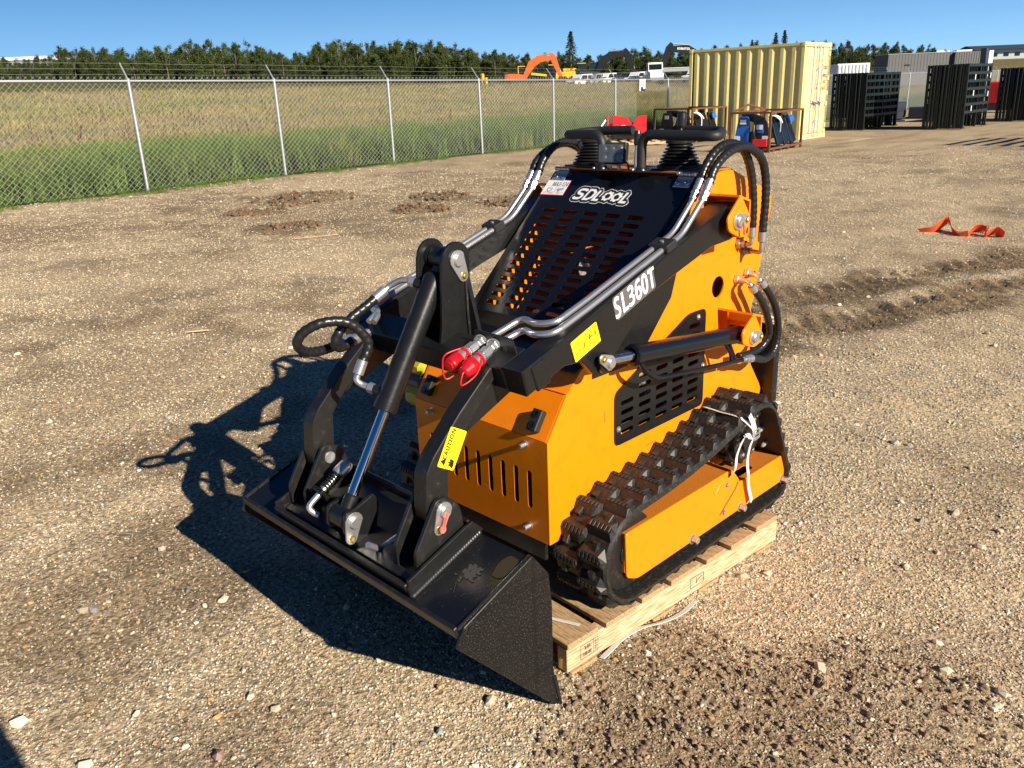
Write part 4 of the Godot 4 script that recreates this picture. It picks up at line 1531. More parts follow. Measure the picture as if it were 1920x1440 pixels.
	s.prism(rounded(rectp(Vector2(-0.050, -0.028), Vector2(0.050, 0.028)), 0.005), tf, 0.0006)
	plate = part(L, "caution_sticker", s, M["label_yellow"])
	lettering(plate, "print", "CAUTION", tf * Transform3D(Basis(), Vector3(0.009, 0.0145, 0.0011)), 0.0125, M["ink"], 1.0, 800, 0.0005, 0.1)
	s = Shape.new()
	s.prism(pv([-0.044, 0.008, -0.026, 0.008, -0.035, 0.024]), tf, 0.0012)
	for e in [[-0.022, 0.003, 0.048, 0.003], [-0.022, 0.003, -0.022, -0.024], [-0.022, -0.012, 0.048, -0.012], [-0.044, -0.024, 0.048, -0.024]]:
		s.bar(tf * Vector3(e[0], e[1], 0.0009), tf * Vector3(e[2], e[3], 0.0009), 0.0006, 0.0005)
	s.prism(pv([-0.046, -0.020, -0.036, -0.021, -0.026, -0.018, -0.024, -0.008, -0.027, -0.002, -0.030, -0.008, -0.034, 0.001, -0.036, -0.008, -0.041, -0.001, -0.041, -0.010]), tf, 0.0012)
	for r in 2:
		for i in 7:
			s.bar(tf * Vector3(-0.012 + 0.008 * i, -0.001 - 0.005 * r - 0.001, 0.0009), tf * Vector3(-0.008 + 0.008 * i, -0.001 - 0.005 * r - 0.001, 0.0009), 0.0010, 0.0004)
	part(plate, "print", s, M["ink"])


func out_of(k: int) -> Vector3:
	return Vector3(0, k, 0)


func tilt_gear(L: Node3D) -> void:
	var s: Shape
	# mast
	for k in [1, -1]:
		var poly := [0.54, 0.862, 0.530, 0.92, 0.517, 1.088]
		for i in 9:
			var q := Vector2(0.468, 1.088) + Vector2.from_angle(0.1 + PI * 0.9 * i / 8.0) * 0.047
			poly.append_array([q.x, q.y])
		poly.append_array([0.424, 1.04, 0.415, 0.862])
		s = Shape.new()
		s.prism(pv(poly), uw(0.056 if k > 0 else -0.042), 0.014, 0.003)
		s.prism(pv([0.056, 0.862, 0.105, 0.862, 0.056, 1.04] if k > 0 else [-0.056, 0.862, -0.056, 1.04, -0.105, 0.862]), vw(0.428), 0.012, 0.002)
		var ms := part(L, "mast_plate", s, M["black"])
		s = Shape.new()
		s.tube(curve([Vector3(0.443, 0.058 * k, 1.03), Vector3(0.444, 0.060 * k, 0.95), Vector3(0.446, 0.06 * k, 0.868), Vector3(0.50, 0.06 * k, 0.866), Vector3(0.535, 0.058 * k, 0.866)]), 0.004, 8)
		part(ms, "weld_seam", s, M["weld"])
		s = Shape.new()
		s.lathe([[0.032, 0.0], [0.030, 0.012], [0, 0.012]], Vector3(0.468, 0.042 * k, 1.088), Vector3(0, -k, 0), 20)
		part(ms, "collar", s, M["black"])
	s = Shape.new()
	s.at_box(Vector3(0.421, 0, 0.94), Vector3(0.012, 0.084, 0.15), 0.002)
	part(L, "mast_web", s, M["black"])
	pin_tab(L, Vector3(0.468, 0.056, 1.088), Vector3(0, 1, 0), Vector3(-0.35, 0, -0.93), 0.026, 0.046, "mast_pin")
	# tilt cylinder
	var a := Vector3(0.468, 0, 1.088)
	var b := Vector3(0.853, 0, 0.480)
	var ax := (b - a).normalized()
	var l := a.distance_to(b)
	s = Shape.new()
	s.lathe([[0, 0.045], [0.020, 0.045], [0.030, 0.058], [0.030, 0.405], [0.0312, 0.406], [0.0312, 0.428], [0.028, 0.430], [0.016, 0.431]], a, ax, 30)
	s.rod(Vector3(0.468, -0.026, 1.088), Vector3(0.468, 0.026, 1.088), 0.030)
	s.bar(a, a + ax * 0.06, 0.03, 0.02)
	var barrel := part(L, "tilt_cylinder", s, M["black"])
	s = Shape.new()
	s.rod(a + ax * 0.42, a + ax * (l - 0.045), 0.0142, 24)
	part(barrel, "piston_rod", s, M["chrome"])
	s = Shape.new()
	s.lathe([[0.0145, 0.0], [0.0185, 0.004], [0.0205, 0.05]], a + ax * (l - 0.062), ax, 20)
	s.rod(b + Vector3(0, -0.027, 0), b + Vector3(0, 0.027, 0), 0.029, 22, 0.003)
	part(barrel, "rod_eye", s, M["black"])
	var p1 := a + ax * 0.085
	var p2 := a + ax * 0.385
	s = Shape.new()
	s.rod(p1, p1 + Vector3(0.020, -0.045, 0.012), 0.012)
	part(barrel, "port_boss", s, M["black"])
	s = Shape.new()
	s.rod(p2, p2 + Vector3(0.020, -0.045, 0.012), 0.012)
	part(barrel, "port_boss", s, M["black"])
	# its two hoses
	for i in 2:
		var q: Vector3 = [p1, p2][i] + Vector3(0.020, -0.045, 0.012)
		var pts: Array = [[Vector3(0.605, -0.125, 0.988), Vector3(0.635, -0.127, 0.972), Vector3(0.682, -0.130, 0.950), Vector3(0.720, -0.133, 0.922), Vector3(0.735, -0.140, 0.890), Vector3(0.712, -0.150, 0.872), Vector3(0.672, -0.158, 0.878)], [Vector3(0.695, -0.082, 0.842), Vector3(0.672, -0.08, 0.885), Vector3(0.695, -0.088, 0.930), Vector3(0.730, -0.10, 0.955), Vector3(0.783, -0.120, 0.958), Vector3(0.820, -0.145, 0.938), Vector3(0.833, -0.16, 0.908), Vector3(0.803, -0.175, 0.878), Vector3(0.748, -0.185, 0.866), Vector3(0.692, -0.195, 0.868)]][i]
		s = Shape.new()
		s.tube(curve(pts), 0.0125, 14, 0.019, false, 0.2)
		s.smooth_normals()
		var hose := part(L, "hydraulic_hose", s, M["hose"])
		s = Shape.new()
		var e: Vector3 = pts[0]
		var back: Vector3 = (e - (pts[1] as Vector3)).normalized()
		s.lathe([[0.014, 0.0], [0.014, 0.016], [0.009, 0.017], [0.012, 0.018]], q - Vector3(0.41, -0.88, 0.24) * 0.002, Vector3(0.40, -0.88, 0.24), 6, true)
		s.tube(bent([q, q + Vector3(0.4, -0.88, 0.24) * 0.034, e + back * 0.052, e + back * 0.03], 0.024), 0.0085, 12)
		s.lathe([[0.009, 0.0], [0.0145, 0.002], [0.0145, 0.040], [0, 0.041]], e + back * 0.036, -back, 14)
		part(hose, "elbow_fitting", s, M["zinc"])
		s = Shape.new()
		var z: Vector3 = pts[-1]
		var on_: Vector3 = (z - (pts[-2] as Vector3)).normalized()
		s.lathe([[0.0145, 0.0], [0.0145, 0.036], [0.0105, 0.038]], z - on_ * 0.004, on_, 14)
		s.lathe([[0.0105, 0.036], [0.0145, 0.037], [0.0145, 0.056], [0.0105, 0.057], [0.0105, 0.07]], z - on_ * 0.004, on_, 6, true)
		part(hose, "hose_fitting", s, M["zinc"])


func bucket(L: Node3D) -> void:
	var s: Shape
	var n := Vector3(0.334, 0, 0.9426)
	var sl := Vector3(0.9426, 0, -0.334)
	# bucket frame: x = v, y = towards the rear of its back plate, z = out of the plate
	var bf := Transform3D(Basis(Vector3(0, 1, 0), -sl, n), Vector3(0.882, 0, 0.392))
	s = Shape.new()
	s.prism(pv([0.893, 0.386, 0.662, 0.468, 0.614, 0.402, 0.606, 0.316, 0.606, 0.12, 0.588, 0.03, 0.596, 0.03, 0.614, 0.12, 0.614, 0.314, 0.621, 0.398, 0.665, 0.459, 0.890, 0.379]), uw(0.478), 0.956)
	var shell := part(L, "bucket", s, M["black_gloss"])
	for k in [1, -1]:
		s = Shape.new()
		s.prism(rounded(pv([0.903, 0.350, 0.880, 0.394, 0.662, 0.474, 0.609, 0.402, 0.600, 0.316, 0.601, 0.128, 0.590, 0.06, 0.580, 0.012, 0.600, 0.010]), 0.006), uw(0.488 if k > 0 else -0.478), 0.010, 0.0015)
		part(shell, "side_cheek", s, M["black_speckled"])
		s = Shape.new()   # weld beads along the cheek
		for i in 50:
			var p := Vector3(0.886, 0.476 * k, 0.391).lerp(Vector3(0.664, 0.476 * k, 0.470), i / 49.0)
			if k < 0 and (i % 9 > 6):
				continue
			s.lathe([[0.005, -0.002], [0.0042, 0.0018], [0, 0.0034]], p + n * 0.0005, n, 6)
		part(shell, "weld_seam", s, M["weld"])
	s = Shape.new()
	s.box(Transform3D(bf.basis, bf * Vector3(0.0, -0.013, -0.008)), Vector3(0.954, 0.011, 0.032), 0.002)
	part(shell, "top_lip", s, M["black_worn"])
	s = Shape.new()
	s.prism(pv([0.606, 0.10, 0.594, 0.10, 0.574, 0.0, 0.580, -0.004]), uw(0.492), 0.984, 0.001)
	part(shell, "cutting_edge", s, M["black_worn"])
	s = Shape.new()
	var r := RandomNumberGenerator.new()
	r.seed = 5
	for i in 70:
		var c := Vector2(0.385, 0.128) + Vector2(r.randfn(), r.randfn()) * Vector2(0.014, 0.011)
		var poly := PackedVector2Array()
		for q in 7:
			poly.append(c + Vector2.from_angle(TAU * q / 7.0) * Vector2(1.6, 1.0) * r.randf_range(0.0015, 0.0055))
		s.prism(poly, bf, 0.0004 + i * 0.000004)
	for i in 40:
		s.prism(disc(Vector2(r.randf_range(0.31, 0.47), r.randf_range(0.01, 0.20)), r.randf_range(0.0005, 0.0016), 6), bf, 0.0007)
	for i in 9:
		var c := Vector2(r.randf_range(-0.42, 0.46), r.randf_range(0.02, 0.2))
		s.bar(bf * Vector3(c.x, c.y, 0.0002), bf * Vector3(c.x + r.randf_range(-0.05, 0.05), c.y + r.randf_range(-0.03, 0.03), 0.0002), 0.0012, 0.0006, Vector3(1, 0, 0), 0.0)
	part(shell, "scuff", s, M["scuff"])
	s = Shape.new()
	var leaf := PackedVector2Array()
	for i in 18:
		leaf.append(Vector2(0.448, 0.178) + Vector2.from_angle(TAU * i / 18.0) * Vector2(0.024, 0.037) * r.randf_range(0.86, 1.08))
	s.prism(leaf, bf, 0.0008)
	part(shell, "mud_stain", s, M["mudstain"])
	# attachment plate
	s = Shape.new()
	s.box(bf * Transform3D(Basis(), Vector3(0.0, 0.125, 0.008)), Vector3(0.57, 0.205, 0.010), 0.002)
	s.box(bf * Transform3D(Basis(), Vector3(0.0, 0.226, 0.020)), Vector3(0.57, 0.012, 0.030), 0.002)
	var ap := part(L, "attachment_plate", s, M["black"])
	for k in [1, -1]:
		s = Shape.new()
		s.prism(pv([-0.006, 0.0, 0.246, 0.0, 0.225, 0.044, 0.010, 0.044]), Transform3D(Basis(-sl, n, (-sl).cross(n)), bf * Vector3(0.298 * k, 0.0, 0.0)) , 0.010, 0.001)
		part(ap, "flange", s, M["black"])
		s = Shape.new()
		for i in 60:
			var t := i / 59.0
			if k > 0 or i % 8 < 5:
				s.lathe([[0.0085, -0.003], [0.008, 0.002], [0.0045, 0.0062], [0, 0.0075]], bf * Vector3((0.309 if k > 0 else 0.301) * k, 0.004 + 0.225 * t, 0.003 + 0.001 * (i % 2)), (bf.basis * Vector3(k * 0.7, 0, 0.7)), 7)
		part(ap, "weld_seam", s, M["weld"])
		# ears that hold the leg
		for e in 2:
			var v: float = [0.288, 0.211][e]
			s = Shape.new()
			s.prism(rounded(pv([0.776, 0.590, 0.752, 0.594, 0.716, 0.573, 0.702, 0.545, 0.690, 0.466, 0.846, 0.412, 0.846, 0.48]), 0.012), uw(v if k > 0 else -(v - 0.013)), 0.013, 0.002)
			part(ap, "ear", s, M["black_worn"])
		if k > 0:
			var pn := pin_tab(ap, Vector3(0.757, 0.288, 0.560), Vector3(0, 1, 0), Vector3(0.42, 0, -0.9), 0.024, 0.045)
			s = Shape.new()
			s.bar(Vector3(0.757, 0.304, 0.560), Vector3(0.775, 0.306, 0.525), 0.010, 0.003)
			s.lathe([[0.009, 0.0], [0.009, 0.004], [0, 0.004]], Vector3(0.776, 0.304, 0.524), Vector3(0, 1, 0), 12)
			part(pn, "cotter_tag", s, M["pink"])
		else:
			s = Shape.new()
			s.rod(Vector3(0.757, -0.29, 0.556), Vector3(0.757, -0.193, 0.556), 0.017, 22)
			part(ap, "pin", s, M["zinc"])
	s = Shape.new()   # front rail of the plate
	s.box(bf * Transform3D(Basis(), Vector3(0.0, 0.004, 0.014)), Vector3(0.594, 0.012, 0.036), 0.002)
	part(ap, "front_rail", s, M["black_worn"])
	for k in [1, -1]:
		s = Shape.new()
		s.prism(rounded(pv([0.874, 0.512, 0.845, 0.512, 0.780, 0.534, 0.770, 0.50, 0.785, 0.435, 0.845, 0.412, 0.882, 0.455]), 0.014), uw(0.043 if k > 0 else -0.030), 0.013, 0.002)
		part(ap, "cylinder_ear", s, M["black"])
	pin_tab(ap, Vector3(0.853, 0.043, 0.482), Vector3(0, 1, 0), Vector3(0.30, 0, -0.95), 0.026, 0.044)
	# latches: bent handles with springs
	s = Shape.new()
	s.tube(bent([Vector3(0.76, -0.13, 0.542), Vector3(0.848, -0.13, 0.494), Vector3(0.882, -0.132, 0.470), Vector3(0.862, -0.112, 0.448)], 0.022), 0.0085, 14)
	var la := part(ap, "latch_handle", s, M["zinc"])
	s = Shape.new()
	s.lathe([[0, 0], [0.014, 0.002], [0.0185, 0.012], [0.019, 0.042], [0.017, 0.048], [0, 0.05]], Vector3(0.738, -0.13, 0.556), Vector3(0.878, 0, -0.478), 22)
	part(la, "sleeve", s, M["zinc"])
	s = Shape.new()
	var coil := []
	for i in 60:
		var t := i / 59.0
		coil.append(Vector3(0.782, -0.13, 0.530).lerp(Vector3(0.826, -0.13, 0.506), t) + Vector3(0.478, 0, 0.878) * cos(TAU * 6.0 * t) * 0.0135 + Vector3(0, 1, 0) * sin(TAU * 6.0 * t) * 0.0135)
	s.tube(PackedVector3Array(coil), 0.0024, 6)
	part(la, "spring", s, M["hose"])
	s = Shape.new()
	s.box(Transform3D(Basis(Vector3(0, 1, 0), 0.5), Vector3(0.832, -0.13, 0.492)), Vector3(0.012, 0.045, 0.05), 0.002)
	part(la, "latch_bracket", s, M["black"])
	s = Shape.new()
	s.tube(bent([Vector3(0.72, 0.155, 0.470), Vector3(0.785, 0.128, 0.440), Vector3(0.828, 0.112, 0.418), Vector3(0.868, 0.122, 0.452)], 0.026), 0.0085, 14)
	la = part(ap, "latch_handle", s, M["zinc"])
	s = Shape.new()
	coil = []
	for i in 40:
		var t := i / 39.0
		coil.append(Vector3(0.73, 0.150, 0.466).lerp(Vector3(0.775, 0.132, 0.446), t) + Vector3(0.4, 0, 0.9) * cos(TAU * 5.0 * t) * 0.0125 + Vector3(0, 1, 0) * sin(TAU * 5.0 * t) * 0.0125)
	s.tube(PackedVector3Array(coil), 0.0024, 6)
	part(la, "spring", s, M["hose"])


func track(L: Node3D, k: int) -> void:
	var T := Node3D.new()
	add(L, T, "rubber_track")
	var s := Shape.new()
	# the belt runs round front idler, sprocket and rear idler
	var circles := [[Vector2(0.203, 0.252), 0.128], [Vector2(-0.455, 0.385), 0.112], [Vector2(-0.595, 0.192), 0.070]]
	var pts := PackedVector2Array()
	for c in circles:
		for i in 72:
			pts.append(c[0] + Vector2.from_angle(TAU * i / 72.0) * c[1])
	var hull := Geometry2D.convex_hull(pts)
	var loop := Curve2D.new()
	for p in hull:
		loop.add_point(p)
	loop.bake_interval = 0.005
	var total := loop.get_baked_length()
	var v0 := 0.264 * k
	var v1 := 0.448 * k
	var m := 200
	var sag := func(d: float) -> Vector2:
		var p: Vector2 = loop.sample_baked(fposmod(d, total))
		if p.y > 0.3 and p.x > -0.42 and p.x < 0.18:   # the upper run hangs a little
			p.y -= 0.022 * sin(PI * (p.x + 0.42) / 0.60)
		return p
	for i in m:
		var a: Vector2 = sag.call(total * i / m)
		var b: Vector2 = sag.call(total * (i + 1) / m)
		var pa: Vector2 = sag.call(total * (i - 1) / m)
		var pb: Vector2 = sag.call(total * (i + 2) / m)
		var ta := (b - pa).normalized()
		var tb := (pb - a).normalized()
		var na := Vector2(ta.y, -ta.x)
		var nb := Vector2(tb.y, -tb.x)
		var ring := func(p: Vector2, q: Vector2) -> Array:
			var out := []
			for e in [[v0, 0.0], [v0, 0.012], [v0 + 0.006 * k, 0.016], [v1 - 0.008 * k, 0.016], [v1, 0.010], [v1, 0.0]]:
				var w: Vector2 = p + q * e[1]
				out.append(Vector3(w.x, e[0], w.y))
			return out
		var ra: Array = ring.call(a, na)
		var rb: Array = ring.call(b, nb)
		for j in 6:
			var l := (j + 1) % 6
			if k < 0:
				s.quad(ra[j], ra[l], rb[l], rb[j])
			else:
				s.quad(ra[j], rb[j], rb[l], ra[l])
	part(T, "belt", s, M["rubber"])
	# one lug, shared by all: a tapered block with ribs on its top
	var lug := Shape.new()
	var lo := pv([-0.046, -0.028, 0.046, -0.031, 0.049, -0.006, 0.034, 0.028, -0.034, 0.028, -0.048, 0.006])
	var hi := pv([-0.042, -0.013, 0.041, -0.016, 0.043, -0.008, 0.030, 0.006, -0.030, 0.006, -0.042, -0.004])
	for i in 6:
		var j := (i + 1) % 6
		lug.quad(Vector3(lo[i].x, lo[i].y, 0), Vector3(lo[j].x, lo[j].y, 0), Vector3(hi[j].x, hi[j].y, 0.0185), Vector3(hi[i].x, hi[i].y, 0.0185))
	for i in range(1, 5):
		lug.tri(Vector3(hi[0].x, hi[0].y, 0.0185), Vector3(hi[i].x, hi[i].y, 0.0185), Vector3(hi[i + 1].x, hi[i + 1].y, 0.0185))
	for i in 6:
		var x := -0.0325 + 0.013 * i
		lug.box(Transform3D(Basis(), Vector3(x, -0.0045, 0.0200)), Vector3(0.0085, 0.0165, 0.0030), 0.001)
	lug.prism(pv([-0.006, -0.020, 0.006, -0.020, 0.010, 0.040, -0.010, 0.040]), Transform3D(Basis(), Vector3(0.008, 0, -0.001)), 0.013, 0.002)
	var lug_mesh := lug.mesh()
	var count := int(round(total / 0.071))
	for i in count * 2:
		var col := i % 2
		var d := total * ((i >> 1) + 0.5 * col) / count
		var p: Vector2 = sag.call(d)
		var t: Vector2 = (sag.call(d + 0.006) - sag.call(d - 0.006)).normalized()
		var nn := Vector2(t.y, -t.x)
		var o := part(T, "tread_lug", lug_mesh, M["rubber"])
		var x := Vector3(0, 1 if col == 0 else -1, 0) * k
		var z := Vector3(nn.x, 0, nn.y)
		o.transform = Transform3D(Basis(x, z.cross(x), z), Vector3(p.x + nn.x * 0.0155, (0.398 if col == 0 else 0.314) * k, p.y + nn.y * 0.0155))
	# guide studs inside the belt
	for i in count:
		var d := total * (i + 0.25) / count
		var p: Vector2 = sag.call(d)
		if p.x > -0.50 and not (p.y < 0.2 and p.x > 0.15):
			continue
		var t: Vector2 = (sag.call(d + 0.006) - sag.call(d - 0.006)).normalized()
		var nn := Vector2(-t.y, t.x)
		for v in [0.338, 0.378]:
			s = Shape.new()
			s.lathe([[0.011, -0.002], [0.010, 0.012], [0.005, 0.024], [0, 0.026]], Vector3(p.x, v * k, p.y), Vector3(nn.x, 0, nn.y), 8, true)
			part(T, "guide_stud", s, M["cast"])
	# wheels
	s = Shape.new()
	s.rod(Vector3(0.203, 0.30 * k, 0.252), Vector3(0.203, 0.335 * k, 0.252), 0.118, 40, 0.006)
	s.rod(Vector3(0.203, 0.38 * k, 0.252), Vector3(0.203, 0.415 * k, 0.252), 0.118, 40, 0.006)
	s.rod(Vector3(0.203, 0.29 * k, 0.252), Vector3(0.203, 0.42 * k, 0.252), 0.04, 20)
	part(T, "front_idler", s, M["black_worn"])
	s = Shape.new()
	s.rod(Vector3(-0.455, 0.335 * k, 0.385), Vector3(-0.455, 0.38 * k, 0.385), 0.098, 40, 0.006)
	for i in 11:
		var q := Vector2.from_angle(TAU * i / 11.0) * 0.100
		s.rod(Vector3(-0.455 + q.x, 0.34 * k, 0.385 + q.y), Vector3(-0.455 + q.x, 0.376 * k, 0.385 + q.y), 0.011, 10)
	s.lathe([[0.085, 0.0], [0.080, 0.018], [0.05, 0.024], [0.048, 0.034], [0, 0.034]], Vector3(-0.455, 0.379 * k, 0.385), out_of(k), 32)
	var sp := part(T, "drive_sprocket", s, M["black_worn"])
	for i in 6:
		var q := Vector2.from_angle(TAU * i / 6.0) * 0.062
		s = Shape.new()
		bolt(s, Vector3(-0.455 + q.x, 0.399 * k, 0.385 + q.y), out_of(k), 0.007, 0.007)
		part(sp, "bolt", s, M["cast"])
	for x in [-0.595, -0.376, -0.22, -0.098, 0.03]:
		s = Shape.new()
		var r := 0.062 if x == -0.595 else 0.042
		var w := 0.192 if x == -0.595 else 0.168
		s.rod(Vector3(x, 0.31 * k, w), Vector3(x, 0.335 * k, w), r, 28, 0.004)
		s.rod(Vector3(x, 0.385 * k, w), Vector3(x, 0.412 * k, w), r, 28, 0.004)
		s.rod(Vector3(x, 0.30 * k, w), Vector3(x, 0.42 * k, w), 0.015, 16)
		part(T, "track_roller", s, M["black_worn"])
	# yellow track frame
	var side := func(a: float, b: float) -> Transform3D:
		return uw(b) if k > 0 else uw(-a)
	s = Shape.new()
	s.prism(rounded(pv([0.238, 0.327, 0.231, 0.184, 0.181, 0.160, -0.677, 0.160, -0.679, 0.235, -0.655, 0.262, -0.365, 0.262, -0.356, 0.280, -0.312, 0.327]), 0.014), side.call(0.424, 0.431), 0.007, 0.0012)
	var fr := part(T, "track_frame", s, M["yellow"])
	s = Shape.new()
	var top := frame(Vector3(0, 0, 0.322), Vector3(1, 0, 0), Vector3(0, 1, 0))
	var y := func(a: float) -> float: return a * k
	s.pierced(pv([0.236, y.call(0.428), -0.315, y.call(0.428), -0.315, y.call(0.27), 0.10, y.call(0.27), 0.236, y.call(0.35)]), top, 0.004, [rounded(rectp(Vector2(0.06, y.call(0.34)), Vector2(0.17, y.call(0.375))), 0.012, 2)], [])
	var top2 := frame(Vector3(0, 0, 0.256), Vector3(1, 0, 0), Vector3(0, 1, 0))
	s.pierced(pv([-0.345, y.call(0.428), -0.655, y.call(0.428), -0.655, y.call(0.27), -0.345, y.call(0.27)]), top2, 0.004, [rounded(rectp(Vector2(-0.50, y.call(0.37)), Vector2(-0.39, y.call(0.405))), 0.016, 3)], [])
	s.prism(pv([-0.312, 0.324, -0.306, 0.324, -0.306, 0.20, -0.312, 0.20]), side.call(0.27, 0.31), 0.04)
	s.prism(pv([0.23, 0.20, 0.234, 0.20, 0.234, 0.32, 0.23, 0.32]), side.call(0.40, 0.424), 0.024)
	part(fr, "fender_top", s, M["yellow_dusty"])
	s = Shape.new()
	s.prism(disc(Vector2(-0.281, 0.235), 0.072, 36), side.call(0.4300, 0.4318), 0.0018, 0.0008)
	var cap := part(fr, "access_cover", s, M["yellow"])
	s = Shape.new()
	s.bar(Vector3(-0.353, 0.4320 * k, 0.268), Vector3(-0.337, 0.4320 * k, 0.250), 0.0012, 0.008)
	s.bar(Vector3(-0.337, 0.4320 * k, 0.250), Vector3(-0.248, 0.4320 * k, 0.188), 0.0012, 0.007)
	part(cap, "slit", s, M["rust"])
	for p in [Vector2(-0.283, 0.284), Vector2(-0.272, 0.190)]:
		s = Shape.new()
		bolt(s, Vector3(p.x, 0.4318 * k, p.y), out_of(k), 0.006, 0.006)
		part(cap, "bolt", s, M["cast"])
	for x in [-0.654, -0.376, -0.098]:
		s = Shape.new()
		bolt(s, Vector3(x, 0.431 * k, 0.168), out_of(k), 0.0115, 0.020)
		part(fr, "bolt", s, M["zinc"])
	s = Shape.new()
	s.prism(pv([0.236, 0.16, 0.236, 0.325, -0.31, 0.32, -0.66, 0.255, -0.66, 0.16]), side.call(0.283, 0.29), 0.007)
	s.at_box(Vector3(-0.2, 0.30 * k, 0.30), Vector3(0.86, 0.035, 0.06), 0.003)
	part(fr, "inner_plate", s, M["yellow_dusty"])


# ---------------------------------------------------------------- pallet, straps

func pallet_and_straps() -> void:
	var d := Vector3(-0.998, 0.062, 0).normalized()
	var B := UVW * Basis(d, Vector3(0, 0, 1).cross(d), Vector3(0, 0, 1))
	var P := thing("wooden_pallet", "rough wooden pallet carrying the track loader, stamped on its side beam", "pallet", W(0.486, 0.432, 0.0), B)
	var s: Shape
	for i in 3:
		s = Shape.new()
		s.box(Transform3D(Basis(Vector3(0, 0, 1), 0.003 * (i - 1)), Vector3(0.5025, 0.020 + 0.535 * i, 0.046)), Vector3(1.005, 0.038, 0.074), 0.002)
		var st := part(P, "stringer", s, M["timber"])
		if i == 0:
			var xf := Transform3D(Basis(Vector3(1, 0, 0), Vector3(0, 0, 1), Vector3(0, -1, 0)), Vector3(0.082, 0.0007, 0.048))
			lettering(st, "stamp", "3.64", xf * Transform3D(Basis(), Vector3(-0.006, 0.010, 0.0006)), 0.011, M["ink_grey"], 0.8, 600, 0.0004)
			lettering(st, "stamp", "110 HT", xf * Transform3D(Basis(), Vector3(-0.006, -0.010, 0.0006)), 0.011, M["ink_grey"], 0.7, 600, 0.0004)
			s = Shape.new()
			for e in [[-0.032, -0.022, 0.036, -0.022], [-0.032, 0.022, 0.036, 0.022], [-0.032, -0.022, -0.032, 0.022], [0.036, -0.022, 0.036, 0.022], [0.019, -0.022, 0.019, 0.022], [0.0275, -0.018, 0.0275, 0.018], [0.023, 0.004, 0.032, 0.004], [0.022, -0.004, 0.033, -0.004], [0.022, -0.011, 0.033, -0.011], [0.0245, 0.011, 0.0305, 0.011]]:
				s.bar(xf * Vector3(e[0], e[1], 0.0005), xf * Vector3(e[2], e[3], 0.0005), 0.0009, 0.0004, Vector3(0, 1, 0), 0.0)
			part(st, "stamp", s, M["ink_grey"])
			s = Shape.new()
			for e in [[0.53, -0.018, 0.595, -0.018], [0.53, 0.016, 0.595, 0.016], [0.53, -0.018, 0.53, 0.016], [0.595, -0.018, 0.595, 0.016], [0.555, -0.006, 0.585, 0.008], [0.56, -0.012, 0.56, 0.010]]:
				s.bar(Vector3(e[0], -0.0010, 0.048 + e[1]), Vector3(e[2], -0.0010, 0.048 + e[3]), 0.0016, 0.0004, Vector3(0, 1, 0), 0.0)
			part(st, "stamp", s, M["ink_grey"])
	var x := 0.0
	var r := RandomNumberGenerator.new()
	r.seed = 8
	for i in 7:
		var w: float = [0.118, 0.128, 0.10, 0.14, 0.10, 0.125, 0.125][i]
		s = Shape.new()
		s.box(Transform3D(Basis(Vector3(0, 0, 1), r.randf_range(-0.008, 0.008)), Vector3(x + w / 2.0, 0.555 + r.randf_range(0.0, 0.012), 0.0925)), Vector3(w, 1.13, 0.016), 0.002)
		part(P, "deck_board", s, M["timber_across"])
		x += w + 0.0282
	for q in [0.06, 0.40, 0.62, 0.93]:
		s = Shape.new()
		s.box(Transform3D(Basis(), Vector3(q, 0.560, 0.001)), Vector3(0.10, 1.13, 0.014), 0.002)
		part(P, "bottom_board", s, M["timber_across"])
	s = Shape.new()
	s.box(Transform3D(Basis(Vector3(1, 0, 0), 0.1), Vector3(-0.002, 0.026, 0.03)), Vector3(0.003, 0.010, 0.034), 0.001)
	part(P, "metal_clip", s, M["brass"])
	# white webbing round the left track
	var T := thing("webbing_strap", "white webbing strap with a metal buckle tied round the left track", "strap", Vector3.ZERO, UVW)
	s = Shape.new()
	s.strap(curve([Vector3(-0.335, 0.305, 0.503), Vector3(-0.325, 0.37, 0.505), Vector3(-0.335, 0.43, 0.500), Vector3(-0.365, 0.462, 0.465), Vector3(-0.386, 0.462, 0.44)]), Vector3(1, 0, 0.3), 0.020)
	part(T, "webbing", s, M["strap"])
	s = Shape.new()
	s.strap(PackedVector3Array([Vector3(-0.352, 0.458, 0.508), Vector3(-0.364, 0.464, 0.48), Vector3(-0.384, 0.462, 0.445)]), Vector3(1, 0, 0.35), 0.022)
	part(T, "webbing", s, M["strap"])
	s = Shape.new()
	s.strap(curve([Vector3(-0.380, 0.460, 0.428), Vector3(-0.330, 0.458, 0.438), Vector3(-0.300, 0.452, 0.39), Vector3(-0.298, 0.446, 0.33), Vector3(-0.300, 0.40, 0.27)]), Vector3(1, 0.2, 0), 0.020)
	part(T, "webbing", s, M["strap"])
	s = Shape.new()
	s.strap(curve([Vector3(-0.386, 0.462, 0.425), Vector3(-0.364, 0.460, 0.40), Vector3(-0.366, 0.452, 0.345), Vector3(-0.388, 0.446, 0.284), Vector3(-0.400, 0.442, 0.24), Vector3(-0.423, 0.445, 0.176)]), Vector3(1, 0.2, 0), 0.021)
	part(T, "webbing", s, M["strap"])
	s = Shape.new()
	s.tube(bent([Vector3(-0.372, 0.466, 0.450), Vector3(-0.404, 0.466, 0.452), Vector3(-0.408, 0.466, 0.420), Vector3(-0.374, 0.466, 0.416), Vector3(-0.372, 0.466, 0.450)], 0.006), 0.003, 8)
	s.bar(Vector3(-0.371, 0.466, 0.436), Vector3(-0.408, 0.466, 0.438), 0.010, 0.006)
	s.bar(Vector3(-0.373, 0.468, 0.424), Vector3(-0.405, 0.468, 0.426), 0.006, 0.006)
	part(T, "buckle", s, M["zinc"])
	s = Shape.new()
